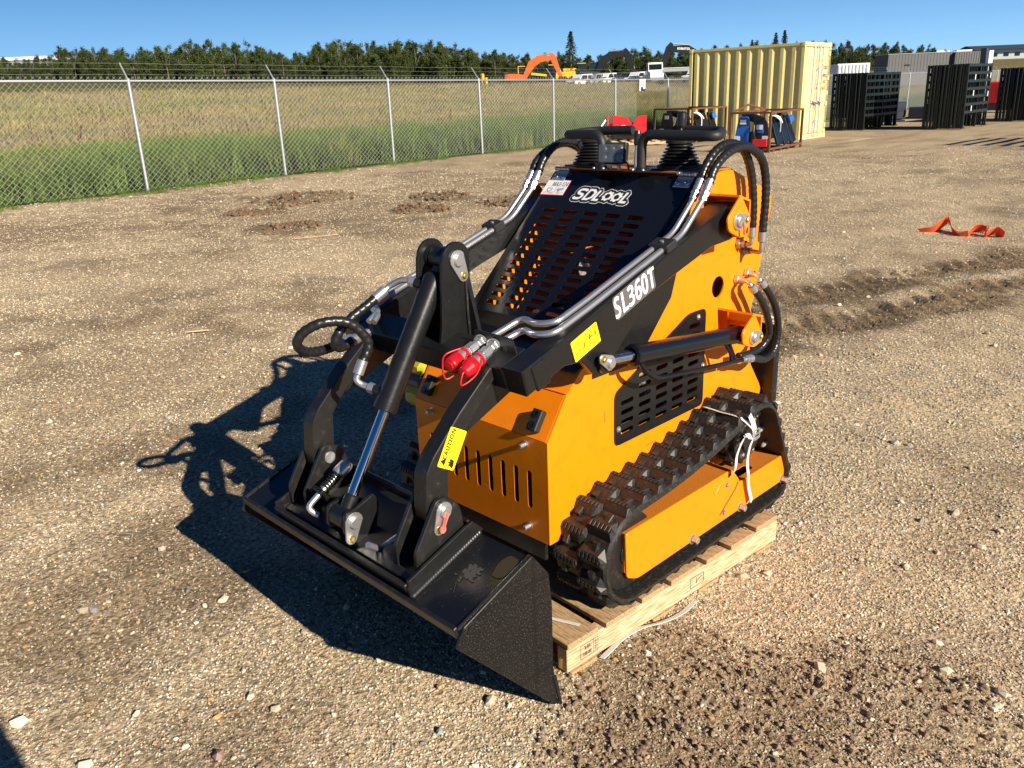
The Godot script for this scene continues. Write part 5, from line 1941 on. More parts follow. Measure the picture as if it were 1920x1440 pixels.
	s.strap(curve([Vector3(-0.03, 0.490, 0.006), Vector3(0.05, 0.500, 0.010), Vector3(0.131, 0.487, 0.014), Vector3(0.20, 0.458, 0.016), Vector3(0.27, 0.446, 0.012), Vector3(0.33, 0.450, 0.008), Vector3(0.37, 0.452, 0.004)]), Vector3(-0.3, 0.9, 0.3), 0.020)
	var loose := part(self, "loose_strap", s, M["strap"])
	loose.transform = Transform3D(UVW, Vector3.ZERO)
	tag(loose, "loose end of white strapping lying on the gravel beside the pallet", "strap")
	s = Shape.new()
	s.strap(curve([Vector3(0.50, -0.02, 0.20), Vector3(0.46, 0.16, 0.115), Vector3(0.44, 0.28, 0.103), Vector3(0.40, 0.40, 0.103)]), Vector3(1, 0, 0.2), 0.014)
	var tie := part(self, "packing_strap", s, M["strap"])
	tie.transform = Transform3D(UVW, Vector3.ZERO)
	tag(tie, "thin white packing strap running across the front of the pallet behind the bucket", "strap")


# ---------------------------------------------------------------- fence

func rail_top(k: float) -> Vector3:
	var w := 1.963 - 0.0405 * k if k < 6.0 else 1.72 - 0.004 * (k - 6.0)
	return Vector3(-4.41 - 3.005 * k, -14.39 - 0.17 * k, w)


func fence() -> void:
	var F := thing("chain_link_fence", "galvanised chain link fence with angled post tops along the edge of the yard", "fence", Vector3.ZERO, UVW)
	var s: Shape
	for k in range(-3, 24):
		var t := rail_top(k)
		var lean := Vector3(0.012, 0.03, 0) if k == 0 else Vector3(0.006 * sin(k * 3.7), 0.012 * cos(k * 2.3), 0)
		s = Shape.new()
		s.rod(Vector3(t.x, t.y, ground(t.x, t.y) - 0.05) + lean, t + Vector3(0, 0, 0.015), 0.030, 12)
		var p := part(F, "post", s, M["galvanised"])
		s = Shape.new()
		s.lathe([[0.034, -0.03], [0.034, 0.03], [0.02, 0.05], [0, 0.055]], t, Vector3(0, 0, 1), 12)
		s.bar(t + Vector3(0, 0, 0.02), t + Vector3(0, -0.255, 0.315), 0.026, 0.018)
		part(p, "post_arm", s, M["galvanised"])
	s = Shape.new()
	var line := PackedVector3Array()
	for k in range(-3, 24):
		line.append(rail_top(k))
	s.tube(line, 0.021, 10)
	part(F, "top_rail", s, M["galvanised"])
	for i in 3:
		s = Shape.new()
		line = PackedVector3Array()
		for k in range(-3, 24):
			line.append(rail_top(k) + Vector3(0, -0.085 - 0.085 * i, 0.115 + 0.098 * i))
			var m := rail_top(k + 0.5) + Vector3(0, -0.085 - 0.085 * i, 0.105 + 0.098 * i)
			line.append(m)
		s.tube(line, 0.0014, 4)
		part(F, "barbed_wire", s, M["wire"])
	# the woven wire: every wire is drawn
	s = Shape.new()
	var a := rail_top(-3)
	var len := 26.0 * 3.01
	var wide := 0.112
	var rise := 0.098
	var pt := func(x: float, y: float, off: float) -> Vector3:
		var k := -3.0 + x / 3.01
		var t := rail_top(k)
		var g := ground(t.x, t.y) + 0.02
		return Vector3(t.x, t.y - 0.024 + off, lerpf(g, t.z + 0.075, y))
	var tall := 1.93
	var n := int(len / wide)
	var run := tall / rise * wide / 1.0
	for dir in [1.0, -1.0]:
		for i in range(-int(run / wide) - 1, n + int(run / wide) + 1):
			var x0 := i * wide
			var t0 := 0.0
			var t1 := 1.0
			var x1: float = x0 + dir * run
			if minf(x0, x1) < 0.0 or maxf(x0, x1) > len:
				if maxf(x0, x1) <= 0.0 or minf(x0, x1) >= len:
					continue
				var lo := clampf((0.0 - x0) / (x1 - x0), 0.0, 1.0)
				var hi := clampf((len - x0) / (x1 - x0), 0.0, 1.0)
				t0 = minf(lo, hi)
				t1 = maxf(lo, hi)
			var last: Vector3 = pt.call(lerpf(x0, x1, t0), t0, 0.003 * dir)
			for q in 2:
				var u := lerpf(t0, t1, (q + 1) / 2.0)
				var now: Vector3 = pt.call(lerpf(x0, x1, u), u, 0.003 * dir)
				var ax := (now - last).normalized()
				var e1 := Vector3(0, 0.0030, 0)
				var e2 := ax.cross(e1).normalized() * 0.0030
				s.quad(last + e1, last + e2, now + e2, now + e1)
				s.quad(last + e2, last - e1 - e2, now - e1 - e2, now + e2)
				s.quad(last - e1 - e2, last + e1, now + e1, now - e1 - e2)
				last = now
	var mesh := part(F, "chain_link_wire", s, M["wire"])
	mesh.set_meta("kind", "stuff")
	s = Shape.new()
	s.at_box(Vector3(-20.7, -15.16, 1.58), Vector3(0.30, 0.004, 0.36), 0.0)
	var note := part(self, "paper_notice", s, M["white"])
	note.transform = Transform3D(UVW, Vector3.ZERO)
	tag(note, "blank white notice hung on the fence left of the container", "sign")


# ---------------------------------------------------------------- goods in the yard

func yaw_basis(e: Vector2) -> Basis:   # local x along e in the (u, v) plane, z up
	var x := Vector3(e.x, e.y, 0).normalized()
	return UVW * Basis(x, Vector3(0, 0, 1).cross(x), Vector3(0, 0, 1))


func yard_goods() -> void:
	container()
	crates()
	gates()
	right_corner()


func container() -> void:
	var C := thing("shipping_container", "cream yellow steel shipping container with ribbed side and closed double doors", "container", W(-20.797, -9.817, -0.086), yaw_basis(Vector2(-0.9965, -0.083)))
	# x runs away along the door end, y along the ribbed side
	var wide := 1.9
	var long := 3.5
	var high := 2.59
	var s: Shape
	for q in [[0.05, 0.05], [wide - 0.05, 0.05], [0.05, long - 0.05], [wide - 0.05, long - 0.05]]:
		s = Shape.new()
		s.at_box(Vector3(q[0], q[1], high / 2.0), Vector3(0.10, 0.10, high - 0.24), 0.006)
		part(C, "corner_post", s, M["cream"])
		for z in [0.06, high - 0.06]:
			s = Shape.new()
			s.at_box(Vector3(q[0], q[1], z), Vector3(0.12, 0.12, 0.12), 0.01)
			s.at_box(Vector3(q[0] + (-0.061 if q[0] < 1 else 0.061), q[1], z), Vector3(0.003, 0.05, 0.065), 0.0)
			part(C, "corner_casting", s, M["cream"])
	for side in [0.03, wide - 0.03]:
		for z in [0.09, high - 0.05]:
			s = Shape.new()
			s.at_box(Vector3(side, long / 2.0, z), Vector3(0.06, long - 0.22, 0.14 if z < 1 else 0.07), 0.004)
			part(C, "side_rail", s, M["cream"])
		var poly := PackedVector2Array()
		var inner := PackedVector2Array()
		var pitch := (long - 0.2) / 10.0
		for i in 10:
			var y := 0.1 + i * pitch
			var o: float = 0.012 if side < 1 else wide - 0.012
			var deep: float = 0.042 if side < 1 else -0.042
			for p in [[0.0, o + deep], [0.09 * pitch / 0.33, o + deep], [0.175 * pitch / 0.33, o], [0.265 * pitch / 0.33, o]]:
				poly.append(Vector2(p[1], y + p[0]))
				inner.append(Vector2(p[1] + (0.01 if side < 1 else -0.01), y + p[0]))
		s = Shape.new()
		for i in poly.size() - 1:
			var a := poly[i]
			var b := poly[i + 1]
			var c := inner[i]
			var d := inner[i + 1]
			var z0 := 0.16
			var z1 := high - 0.085
			s.quad(Vector3(b.x, b.y, z0), Vector3(a.x, a.y, z0), Vector3(a.x, a.y, z1), Vector3(b.x, b.y, z1))
			s.quad(Vector3(c.x, c.y, z0), Vector3(d.x, d.y, z0), Vector3(d.x, d.y, z1), Vector3(c.x, c.y, z1))
		part(C, "ribbed_side", s, M["cream"])
	s = Shape.new()
	for i in 10:
		s.at_box(Vector3(wide / 2.0, 0.2 + i * 0.34, high - 0.03), Vector3(wide - 0.12, 0.2, 0.03), 0.01)
	s.at_box(Vector3(wide / 2.0, long / 2.0, high - 0.05), Vector3(wide - 0.1, long - 0.1, 0.02), 0.0)
	part(C, "roof", s, M["cream"])
	s = Shape.new()
	s.at_box(Vector3(wide / 2.0, long / 2.0, 0.14), Vector3(wide - 0.1, long - 0.1, 0.03), 0.0)
	s.at_box(Vector3(wide / 2.0, long - 0.03, high / 2.0), Vector3(wide - 0.2, 0.03, high - 0.2), 0.0)
	part(C, "floor_and_back", s, M["cream"])
	s = Shape.new()
	s.at_box(Vector3(wide / 2.0, 0.05, high - 0.06), Vector3(wide - 0.22, 0.09, 0.11), 0.005)
	part(C, "door_header", s, M["cream_light"])
	s = Shape.new()
	s.at_box(Vector3(wide / 2.0, 0.05, 0.08), Vector3(wide - 0.22, 0.09, 0.13), 0.005)
	part(C, "door_sill", s, M["cream_light"])
	for k in 2:
		var x0: float = [0.11, 0.975][k]
		var x1: float = [0.955, 1.79][k]
		var bays := [0.17, 0.83, 1.46, 2.08, 2.46]
		s = Shape.new()
		s.at_box(Vector3((x0 + x1) / 2.0, 0.040, 1.315), Vector3(x1 - x0, 0.03, 2.29), 0.004)
		for b in 4:   # raised panels between recessed ribs
			s.at_box(Vector3((x0 + x1) / 2.0 - 0.02 * k, 0.018, (bays[b] + bays[b + 1]) / 2.0), Vector3(x1 - x0 - 0.12, 0.024, bays[b + 1] - bays[b] - 0.09), 0.016)
		var door := part(C, "door", s, M["cream_light"])
		for rx in ([x1 - 0.30, x1 - 0.06] if k == 0 else [x0 + 0.08, x0 + 0.33]):
			s = Shape.new()
			s.rod(Vector3(rx, -0.012, 0.06), Vector3(rx, -0.012, 2.55), 0.017, 10)
			for z in [0.10, 0.5, 0.95, 1.4, 1.9, 2.5]:
				s.at_box(Vector3(rx, -0.004, z), Vector3(0.09, 0.04, 0.07), 0.006)
			var rod := part(door, "lock_rod", s, M["galvanised"])
		s = Shape.new()
		var hx := (x1 - 0.18) if k == 0 else (x0 + 0.20)
		s.bar(Vector3(hx - 0.17, -0.03, 0.98), Vector3(hx + 0.17, -0.03, 1.0), 0.03, 0.02)
		s.bar(Vector3(hx - 0.09, -0.035, 1.04), Vector3(hx + 0.09, -0.035, 0.94), 0.03, 0.02)
		part(door, "door_handle", s, M["ink_grey"])
		for z in [0.35, 0.95, 1.65, 2.3]:
			s = Shape.new()
			var gx := x0 - 0.02 if k == 0 else x1 + 0.02
			s.at_box(Vector3(gx, 0.0, z), Vector3(0.10, 0.03, 0.12), 0.006)
			part(door, "hinge", s, M["cream"])
		if k == 1:
			s = Shape.new()   # dark side slots of the right post
			s.at_box(Vector3(1.835, -0.001, 1.85), Vector3(0.05, 0.012, 1.1), 0.0)
			s.at_box(Vector3(1.835, -0.001, 0.72), Vector3(0.05, 0.012, 0.95), 0.0)
			part(door, "gasket", s, M["ink_grey"])
			var xf := Transform3D(Basis(Vector3(1, 0, 0), Vector3(0, 0, 1), Vector3(0, -1, 0)), Vector3(1.52, -0.004, 0))
			for q in [["27 032", 1.93], ["4300 22", 1.72], ["4 52", 1.56], ["02 32", 1.38]]:
				lettering(door, "stencil", q[0], xf * Transform3D(Basis(), Vector3(0, q[1], 0.012)), 0.085, M["rust"], 0.85, 600, 0.002)
	s = Shape.new()
	s.at_box(Vector3(0.955 + 0.01, 0.036, 1.315), Vector3(0.022, 0.03, 2.29), 0.0)
	part(C, "door_gap", s, M["dark"])


func frame_crate(called: String, label: String, at: Vector3, e: Vector2, a: float, b: float, h: float, peak: bool) -> Node3D:
	var C := thing(called, label, "steel crate", at, yaw_basis(e), "rusty shipping frames in front of the container")
	var s: Shape
	for q in [[0, 0], [a, 0], [0, b], [a, b]]:
		s = Shape.new()
		s.bar(Vector3(q[0], q[1], 0), Vector3(q[0], q[1], h), 0.05, 0.05)
		part(C, "upright", s, M["rust"])
	for z in [0.08, h]:
		for q in [[0, 0, a, 0], [0, b, a, b], [0, 0, 0, b], [a, 0, a, b]]:
			s = Shape.new()
			s.bar(Vector3(q[0], q[1], z), Vector3(q[2], q[3], z), 0.05, 0.045)
			part(C, "rail", s, M["rust"])
	if peak:
		for q in [[0, 0.5], [1.0, 0.5]]:
			s = Shape.new()
			s.bar(Vector3(q[0] * a, b, h), Vector3(a * 0.5, b, h + 0.16), 0.04, 0.04)
			part(C, "rail", s, M["rust"])
	for i in 4:
		s = Shape.new()
		s.bar(Vector3(a * (0.15 + 0.23 * i), 0, 0.03), Vector3(a * (0.15 + 0.23 * i), b, 0.03), 0.09, 0.05)
		part(C, "floor_slat", s, M["rust"])
	return C


func implement(called: String, label: String, at: Vector3, e: Vector2, a: float, b: float, flip: bool) -> void:
	var I := thing(called, label, "attachment", at, yaw_basis(e), "black and blue attachments in rusty frames")
	var s: Shape
	var face := func(x: float) -> Transform3D: return frame(Vector3(x, 0, 0), Vector3(0, 1, 0), Vector3(0, 0, 1))
	s = Shape.new()
	s.prism(rounded(pv([0.02 * b, 0.10, 0.78 * b, 0.08, 0.50 * b, 0.44, 0.46 * b, 0.66, 0.12 * b, 0.64]), 0.04), face.call(0.12), 0.03, 0.004)
	part(I, "side_plate", s, M["black"])
	s = Shape.new()
	s.prism(rounded(pv([0.16 * b, 0.58, 0.40 * b, 0.60, 0.80 * b, 0.74, 0.84 * b, 0.83, 0.60 * b, 0.85, 0.30 * b, 0.76]), 0.03), face.call(0.22), 0.10, 0.01)
	part(I, "lift_arm", s, M["black"])
	s = Shape.new()
	s.prism(rounded(pv([0.55 * b, 0.14, 0.95 * b, 0.08, 0.88 * b, 0.50, 0.82 * b, 0.78, 0.58 * b, 0.78, 0.53 * b, 0.52]), 0.06), face.call(0.07), 0.03, 0.006)
	part(I, "blue_guard" if flip else "side_plate", s, M["blue"] if flip else M["black"])
	s = Shape.new()
	s.prism(pv([0.62 * b, 0.10, 0.80 * b, 0.10, 0.72 * b, 0.40, 0.58 * b, 0.34]), face.call(0.05), 0.015, 0.003)
	part(I, "step_plate", s, M["blue"] if flip else M["black"])
	s = Shape.new()
	s.prism(rounded(pv([0.20 * b, 0.40, 0.36 * b, 0.42, 0.36 * b, 0.60, 0.22 * b, 0.60]), 0.03), face.call(0.095), 0.02, 0.004)
	part(I, "blue_panel", s, M["blue"])
	for i in 3:
		var x := a * (0.30 + 0.21 * i)
		s = Shape.new()
		s.box(Transform3D(Basis(Vector3(1, 0, 0), -0.30) * Basis(Vector3(0, 1, 0), -0.20), Vector3(x + 0.08 * a, 0.16, 0.42)), Vector3(a * 0.17, 0.05, 0.66), 0.02)
		var bp := part(I, "bucket_plate", s, M["black_gloss"])
		s = Shape.new()
		s.bar(Vector3(x, 0.05, 0.13), Vector3(x - 0.04, 0.25, 0.76), 0.03, 0.05)
		part(bp, "edge_bar", s, M["black"])
		if not flip or i == 2:
			s = Shape.new()
			s.box(Transform3D(Basis(Vector3(1, 0, 0), -0.30) * Basis(Vector3(0, 1, 0), -0.20), Vector3(x + 0.08 * a, 0.15 + (0.05 if i == 1 else -0.02), 0.34 + 0.16 * i)), Vector3(a * 0.12, 0.06, 0.14), 0.01)
			part(bp, "blue_panel", s, M["blue"])
	s = Shape.new()
	s.rod(Vector3(a * 0.2, b * 0.6, 0.30), Vector3(a * 0.9, b * 0.6, 0.35), 0.14, 18)
	part(I, "gear_drum", s, M["black"])
	s = Shape.new()
	s.prism(rounded(pv([-0.10, 0.0, 0.10, 0.0, 0.05, 0.12, 0.07, 0.22, -0.09, 0.22, -0.05, 0.12]), 0.03), frame(Vector3(a * 0.46, 0.2, 0.64), Vector3(1, 0, 0), Vector3(0, 0, 1)), 0.1, 0.01)
	part(I, "hitch", s, M["black"])
	for q in [[0.12, 0.80, 0.30, 0.74, 0.44, 0.60], [0.20, 0.78, 0.34, 0.66, 0.38, 0.40]]:
		s = Shape.new()
		s.strap(curve([Vector3(a * q[0], 0.08, q[1]), Vector3(a * q[2], 0.03, q[3]), Vector3(a * q[4], 0.05, q[5])]), Vector3(0.6, 0, 0.8), 0.035)
		part(I, "tie_strap", s, M["white"])
	for q in [[0.045, 0.70, 0.66], [0.085, 0.30, 0.54], [0.085, 0.14, 0.30], [0.045, 0.84, 0.30]]:
		s = Shape.new()
		s.at_box(Vector3(q[0], b * q[1], q[2]), Vector3(0.004, 0.15, 0.10), 0.0)
		part(I, "paper_label", s, M["label_white"])
	if flip:
		s = Shape.new()
		s.at_box(Vector3(0.01, b * 0.22, 0.20), Vector3(0.12, 0.34, 0.17), 0.01)
		part(I, "valve_block", s, M["red"])
		s = Shape.new()
		s.tube(curve([Vector3(0.06, b * 0.42, 0.60), Vector3(0.0, b * 0.40, 0.42), Vector3(0.03, b * 0.36, 0.26)]), 0.02, 8)
		part(I, "hose", s, M["hose"])


func crates() -> void:
	var at := W(-16.04, -8.11, -0.02)
	frame_crate("steel_crate", "rusty steel frame nearest the container doors, with a peaked back rail", at, Vector2(-0.993, -0.121), 2.0, 0.95, 0.88, true)
	implement("mower_attachment", "black and blue attachment with a red block, in the rusty frame nearest the container doors", W(-16.04, -8.11, 0.0), Vector2(-0.993, -0.121), 2.0, 0.95, true)
	frame_crate("steel_crate", "rusty steel frame at the left end of the container, beside the red implement", W(-18.84, -12.04, -0.03), Vector2(-0.994, 0.105), 1.5, 1.4, 0.92, false)
	implement("mower_attachment", "black and blue attachment in the rusty frame at the left end of the container", W(-18.84, -12.10, 0.0), Vector2(-0.994, 0.105), 1.5, 1.3, false)
	# what stands left of the crates: a red implement on a low skid
	var R := thing("red_implement", "red steel implement with a notched side standing on a low skid near the fence", "implement", W(-17.6, -13.25, 0.0), yaw_basis(Vector2(-0.72, 0.69)))
	var s := Shape.new()
	s.prism(pv([0.0, 0.28, 0.95, 0.30, 0.95, 0.78, 0.72, 0.76, 0.55, 0.52, 0.40, 0.74, 0.0, 0.80]), frame(Vector3(-0.5, 0, 0), Vector3(1, 0, 0), Vector3(0, 0, 1)), 0.04, 0.004)
	part(R, "side", s, M["red"])
	s = Shape.new()
	s.at_box(Vector3(-0.03, 0.35, 0.44), Vector3(0.95, 0.60, 0.30), 0.03)
	part(R, "body", s, M["red"])
	s = Shape.new()
	s.prism(pv([0.0, 0.20, 0.25, 0.20, 0.12, 0.76, 0.0, 0.80]), frame(Vector3(-0.55, 0.6, 0), Vector3(0, -1, 0), Vector3(0, 0, 1)), 0.04, 0.004)
	part(R, "end_plate", s, M["red"])
	s = Shape.new()
	s.at_box(Vector3(-0.2, -0.045, 0.48), Vector3(0.11, 0.004, 0.10), 0.0)
	part(R, "paper_label", s, M["label_white"])
	s = Shape.new()
	s.at_box(Vector3(0.0, 0.3, 0.20), Vector3(1.0, 0.7, 0.10), 0.01)
	part(R, "skid", s, M["black"])
	var P := thing("timber_skid", "grey weathered timber skid under the red implement", "pallet", W(-17.5, -13.1, 0.0), yaw_basis(Vector2(-0.72, 0.69)))
	for i in 3:
		s = Shape.new()
		s.at_box(Vector3(0.15, -0.2 + 0.4 * i, 0.05), Vector3(1.6, 0.10, 0.09), 0.004)
		part(P, "runner", s, M["timber"])
	for i in 6:
		s = Shape.new()
		s.at_box(Vector3(-0.55 + 0.28 * i, 0.2, 0.115), Vector3(0.14, 1.0, 0.02), 0.003)
		part(P, "deck_board", s, M["timber"])


func gate_panel(long: float, high: float) -> Node3D:
	var G := thing("gate_panel", "", "gate panel", Vector3.ZERO, UVW)
	var s: Shape
	for x in [0.0, long * 0.52, long]:
		s = Shape.new()
		s.bar(Vector3(-x, 0, 0.02), Vector3(-x, 0, high), 0.052, 0.05, Vector3(0, 1, 0), 0.006)
		part(G, "upright", s, M["gate_green"])
	for i in 7:
		var z := 0.26 + (high - 0.285) * i / 6.0
		s = Shape.new()
		s.bar(Vector3(0, 0, z), Vector3(-long, 0, z), 0.04, 0.045, Vector3(0, 0, 1), 0.006)
		part(G, "rail", s, M["gate_green"])
	for x in [0.12, 0.25, 0.38, 0.64, 0.77, 0.90]:
		s = Shape.new()
		s.bar(Vector3(-x * long, 0, 0.2), Vector3(-x * long, 0, high - 0.02), 0.022, 0.022, Vector3(0, 1, 0), 0.003)
		part(G, "picket", s, M["gate_green"])
	s = Shape.new()
	for x in [0.0, -long]:
		s.bar(Vector3(x - 0.12, 0, 0.02), Vector3(x + 0.12, 0, 0.02), 0.06, 0.02)
	part(G, "foot", s, M["gate_green"])
	return G


func gates() -> void:
	var proto: Node3D = null
	for st in [[-26.5, -11.6, 25, 0.048, 2.6, 1.80, "left stack beside the container"], [-27.1, -8.8, 25, 0.050, 2.1, 1.92, "taller middle stack"], [-32.6, -8.3, 24, 0.056, 2.6, 1.80, "right stack at the photo edge"]]:
		for i in st[2]:
			var v: float = st[1] + st[3] * i
			var at := W(st[0] + 0.04 * sin(i * 2.7), v, ground(st[0], v) + 0.01)
			var label: String = "dark gate panel seen edge on in the " + st[6]
			if i == st[2] - 1:
				label = "front gate panel with rails facing the yard in the " + st[6]
			var g: Node3D
			if proto == null:
				proto = gate_panel(st[4], 1.0)
				g = proto
				g.set_meta("label", label)
				g.set_meta("group", "")
			else:
				g = copy(proto, label, Transform3D())
			g.set_meta("group", "gate panels in the " + st[6])
			g.transform = Transform3D(UVW * Basis(Vector3(0, 0, 1), 0.012 * sin(i * 5.1)) * Basis(Vector3(1, 0, 0), 0.015 + 0.01 * sin(i * 1.9)) * Basis.from_scale(Vector3(st[4] / 2.6, 1, st[5])), at)
	# white tape ends on the middle stack
	var s: Shape
	for q in [[-0.35, 1.52], [-0.36, 1.05], [-0.34, 0.60], [-1.75, 1.55], [-1.72, 1.0]]:
		s = Shape.new()
		s.at_box(Vector3(-27.1 + q[0], -8.8 + 0.050 * 24.0 + 0.06, q[1] - 0.1), Vector3(0.05, 0.02, 0.16), 0.004)
		var o := part(self, "packing_tape", s, M["white"])
		o.transform = Transform3D(UVW, Vector3.ZERO)
		tag(o, "white packing tape wrapped on a rail of the middle gate stack", "tape", "white tape on the middle gate stack")
	# a panel further right, outside the picture, whose thin shadow crosses the gravel
	var far := copy(proto, "dark green gate panel standing alone beyond the right edge", Transform3D(UVW * Basis.from_scale(Vector3(1.2, 1, 1.8)), W(-19.4, -2.1, 0.0)))
	far.set_meta("group", "")


func right_corner() -> void:
	var s: Shape
	# red post driver with mast
	var R := thing("red_machine", "red hydraulic post driver with a tall mast behind the gate stacks", "machine", W(-41.5, -11.0, ground(-41.5, -11.0)), UVW)
	s = Shape.new()
	s.at_box(Vector3(0, 0.35, 0.85), Vector3(0.9, 1.3, 0.95), 0.06)
	part(R, "body", s, M["red"])
	s = Shape.new()
	s.at_box(Vector3(0, 0.35, 0.25), Vector3(0.9, 1.4, 0.28), 0.04)
	part(R, "undercarriage", s, M["car_dark"])
	s = Shape.new()
	s.bar(Vector3(0.2, -0.55, 0.1), Vector3(0.2, -0.62, 2.0), 0.16, 0.2)
	part(R, "mast", s, M["red"])
	s = Shape.new()
	s.bar(Vector3(0.25, -0.62, 1.8), Vector3(0.25, -0.65, 2.75), 0.24, 0.24)
	part(R, "hammer", s, M["car_dark"])
	s = Shape.new()
	s.at_box(Vector3(0.46, 0.5, 1.0), Vector3(0.01, 0.3, 0.4), 0.0)
	part(R, "paper_label", s, M["label_white"])
	R = thing("leaning_sheet", "dark red steel plate leaning behind the left of the middle gate stack", "steel plate", W(-36.0, -11.9, ground(-36.0, -11.9)), UVW)
	s = Shape.new()
	s.prism(pv([0.0, 0.5, 0.75, 0.5, 0.70, 1.55, 0.10, 1.5]), vw(0.0), 0.08, 0.01)
	part(R, "plate", s, M["red"])
	s = Shape.new()
	s.at_box(Vector3(0, 0.2, 0.25), Vector3(0.7, 1.7, 0.45), 0.04)
	part(R, "base", s, M["car_dark"])
	for q in [[-34.5, -14.0, 1.5, 0.5, 0.55], [-35.5, -13.1, 0.9, 0.7, 0.62], [-33.2, -12.2, 0.8, 0.5, 0.35]]:
		s = Shape.new()
		s.box(Transform3D(Basis(Vector3(0, 0, 1), q[0] * 3.1), Vector3(q[0], q[1], ground(q[0], q[1]) + q[4] / 2.0 + 0.08)), Vector3(q[2], q[3], q[4]), 0.05)
		s.box(Transform3D(Basis(Vector3(0, 0, 1), q[0] * 3.1), Vector3(q[0], q[1], ground(q[0], q[1]) + 0.05)), Vector3(q[2] * 1.1, q[3] * 1.3, 0.06), 0.01)
		var o := part(self, "machine_part", s, M["car_dark"])
		o.transform = Transform3D(UVW, Vector3.ZERO)
		tag(o, ["long low black machine part on a skid between the gate stacks", "upright black machine part on a skid between the gate stacks", "small black machine part nearest the middle gate stack"][0 if q[2] > 1 else (1 if q[2] > 0.85 else 2)], "machine part")
	# long grey store behind
	var T := thing("grey_shed", "long low windowless grey metal shed behind the gate stacks", "shed", W(-84.2, -33.4, 0.7), yaw_basis(Vector2(-0.72, 0.69)))
	s = Shape.new()
	s.at_box(Vector3(4.0, 1.5, 1.45), Vector3(8.0, 3.0, 2.9), 0.02)
	part(T, "wall", s, M["sheet_grey"])
	for i in 26:
		s = Shape.new()
		s.at_box(Vector3(0.16 + 0.307 * i, -0.012, 1.45), Vector3(0.05, 0.02, 2.86), 0.004)
		part(T, "wall_rib", s, M["sheet_grey"])
	s = Shape.new()
	s.at_box(Vector3(1.9, -0.02, 1.9), Vector3(0.55, 0.02, 0.12), 0.0)
	part(T, "vent", s, M["dark"])
	s = Shape.new()
	s.at_box(Vector3(4.0, 1.5, 2.93), Vector3(8.1, 3.1, 0.06), 0.01)
	part(T, "roof", s, M["silver"])
	T = thing("grey_trailer", "ribbed grey trailer with a white end next to the grey shed", "trailer", W(-88.5, -28.7, 0.7), yaw_basis(Vector2(-0.72, 0.69)))
	s = Shape.new()
	s.at_box(Vector3(1.7, 1.2, 1.75), Vector3(3.6, 2.4, 2.3), 0.03)
	part(T, "box", s, M["sheet_grey"])
	for i in 14:
		s = Shape.new()
		s.at_box(Vector3(0.1 + 0.24 * i, -0.02, 1.75), Vector3(0.10, 0.03, 2.2), 0.01)
		part(T, "side_rib", s, M["sheet_grey"])
	s = Shape.new()
	s.at_box(Vector3(3.35, -0.045, 1.75), Vector3(0.42, 0.02, 2.35), 0.01)
	part(T, "white_end", s, M["white"])
	for x in [0.6, 2.8]:
		s = Shape.new()
		s.rod(Vector3(x, 0.2, 0.45), Vector3(x, -0.05, 0.45), 0.45, 16)
		part(T, "wheel", s, M["rubber"])
	T = thing("white_container", "small white ribbed container seen over the left gate stack", "container", W(-66.9, -29.3, 0.4), yaw_basis(Vector2(-0.72, 0.69)))
	s = Shape.new()
	s.at_box(Vector3(0.3, 1.0, 1.15), Vector3(2.6, 2.0, 2.3), 0.02)
	part(T, "box", s, M["white"])
	for i in 9:
		s = Shape.new()
		s.at_box(Vector3(-0.9 + 0.28 * i, -0.02, 1.15), Vector3(0.12, 0.04, 2.1), 0.01)
		part(T, "side_rib", s, M["silver"])


# ---------------------------------------------------------------- far side of the field

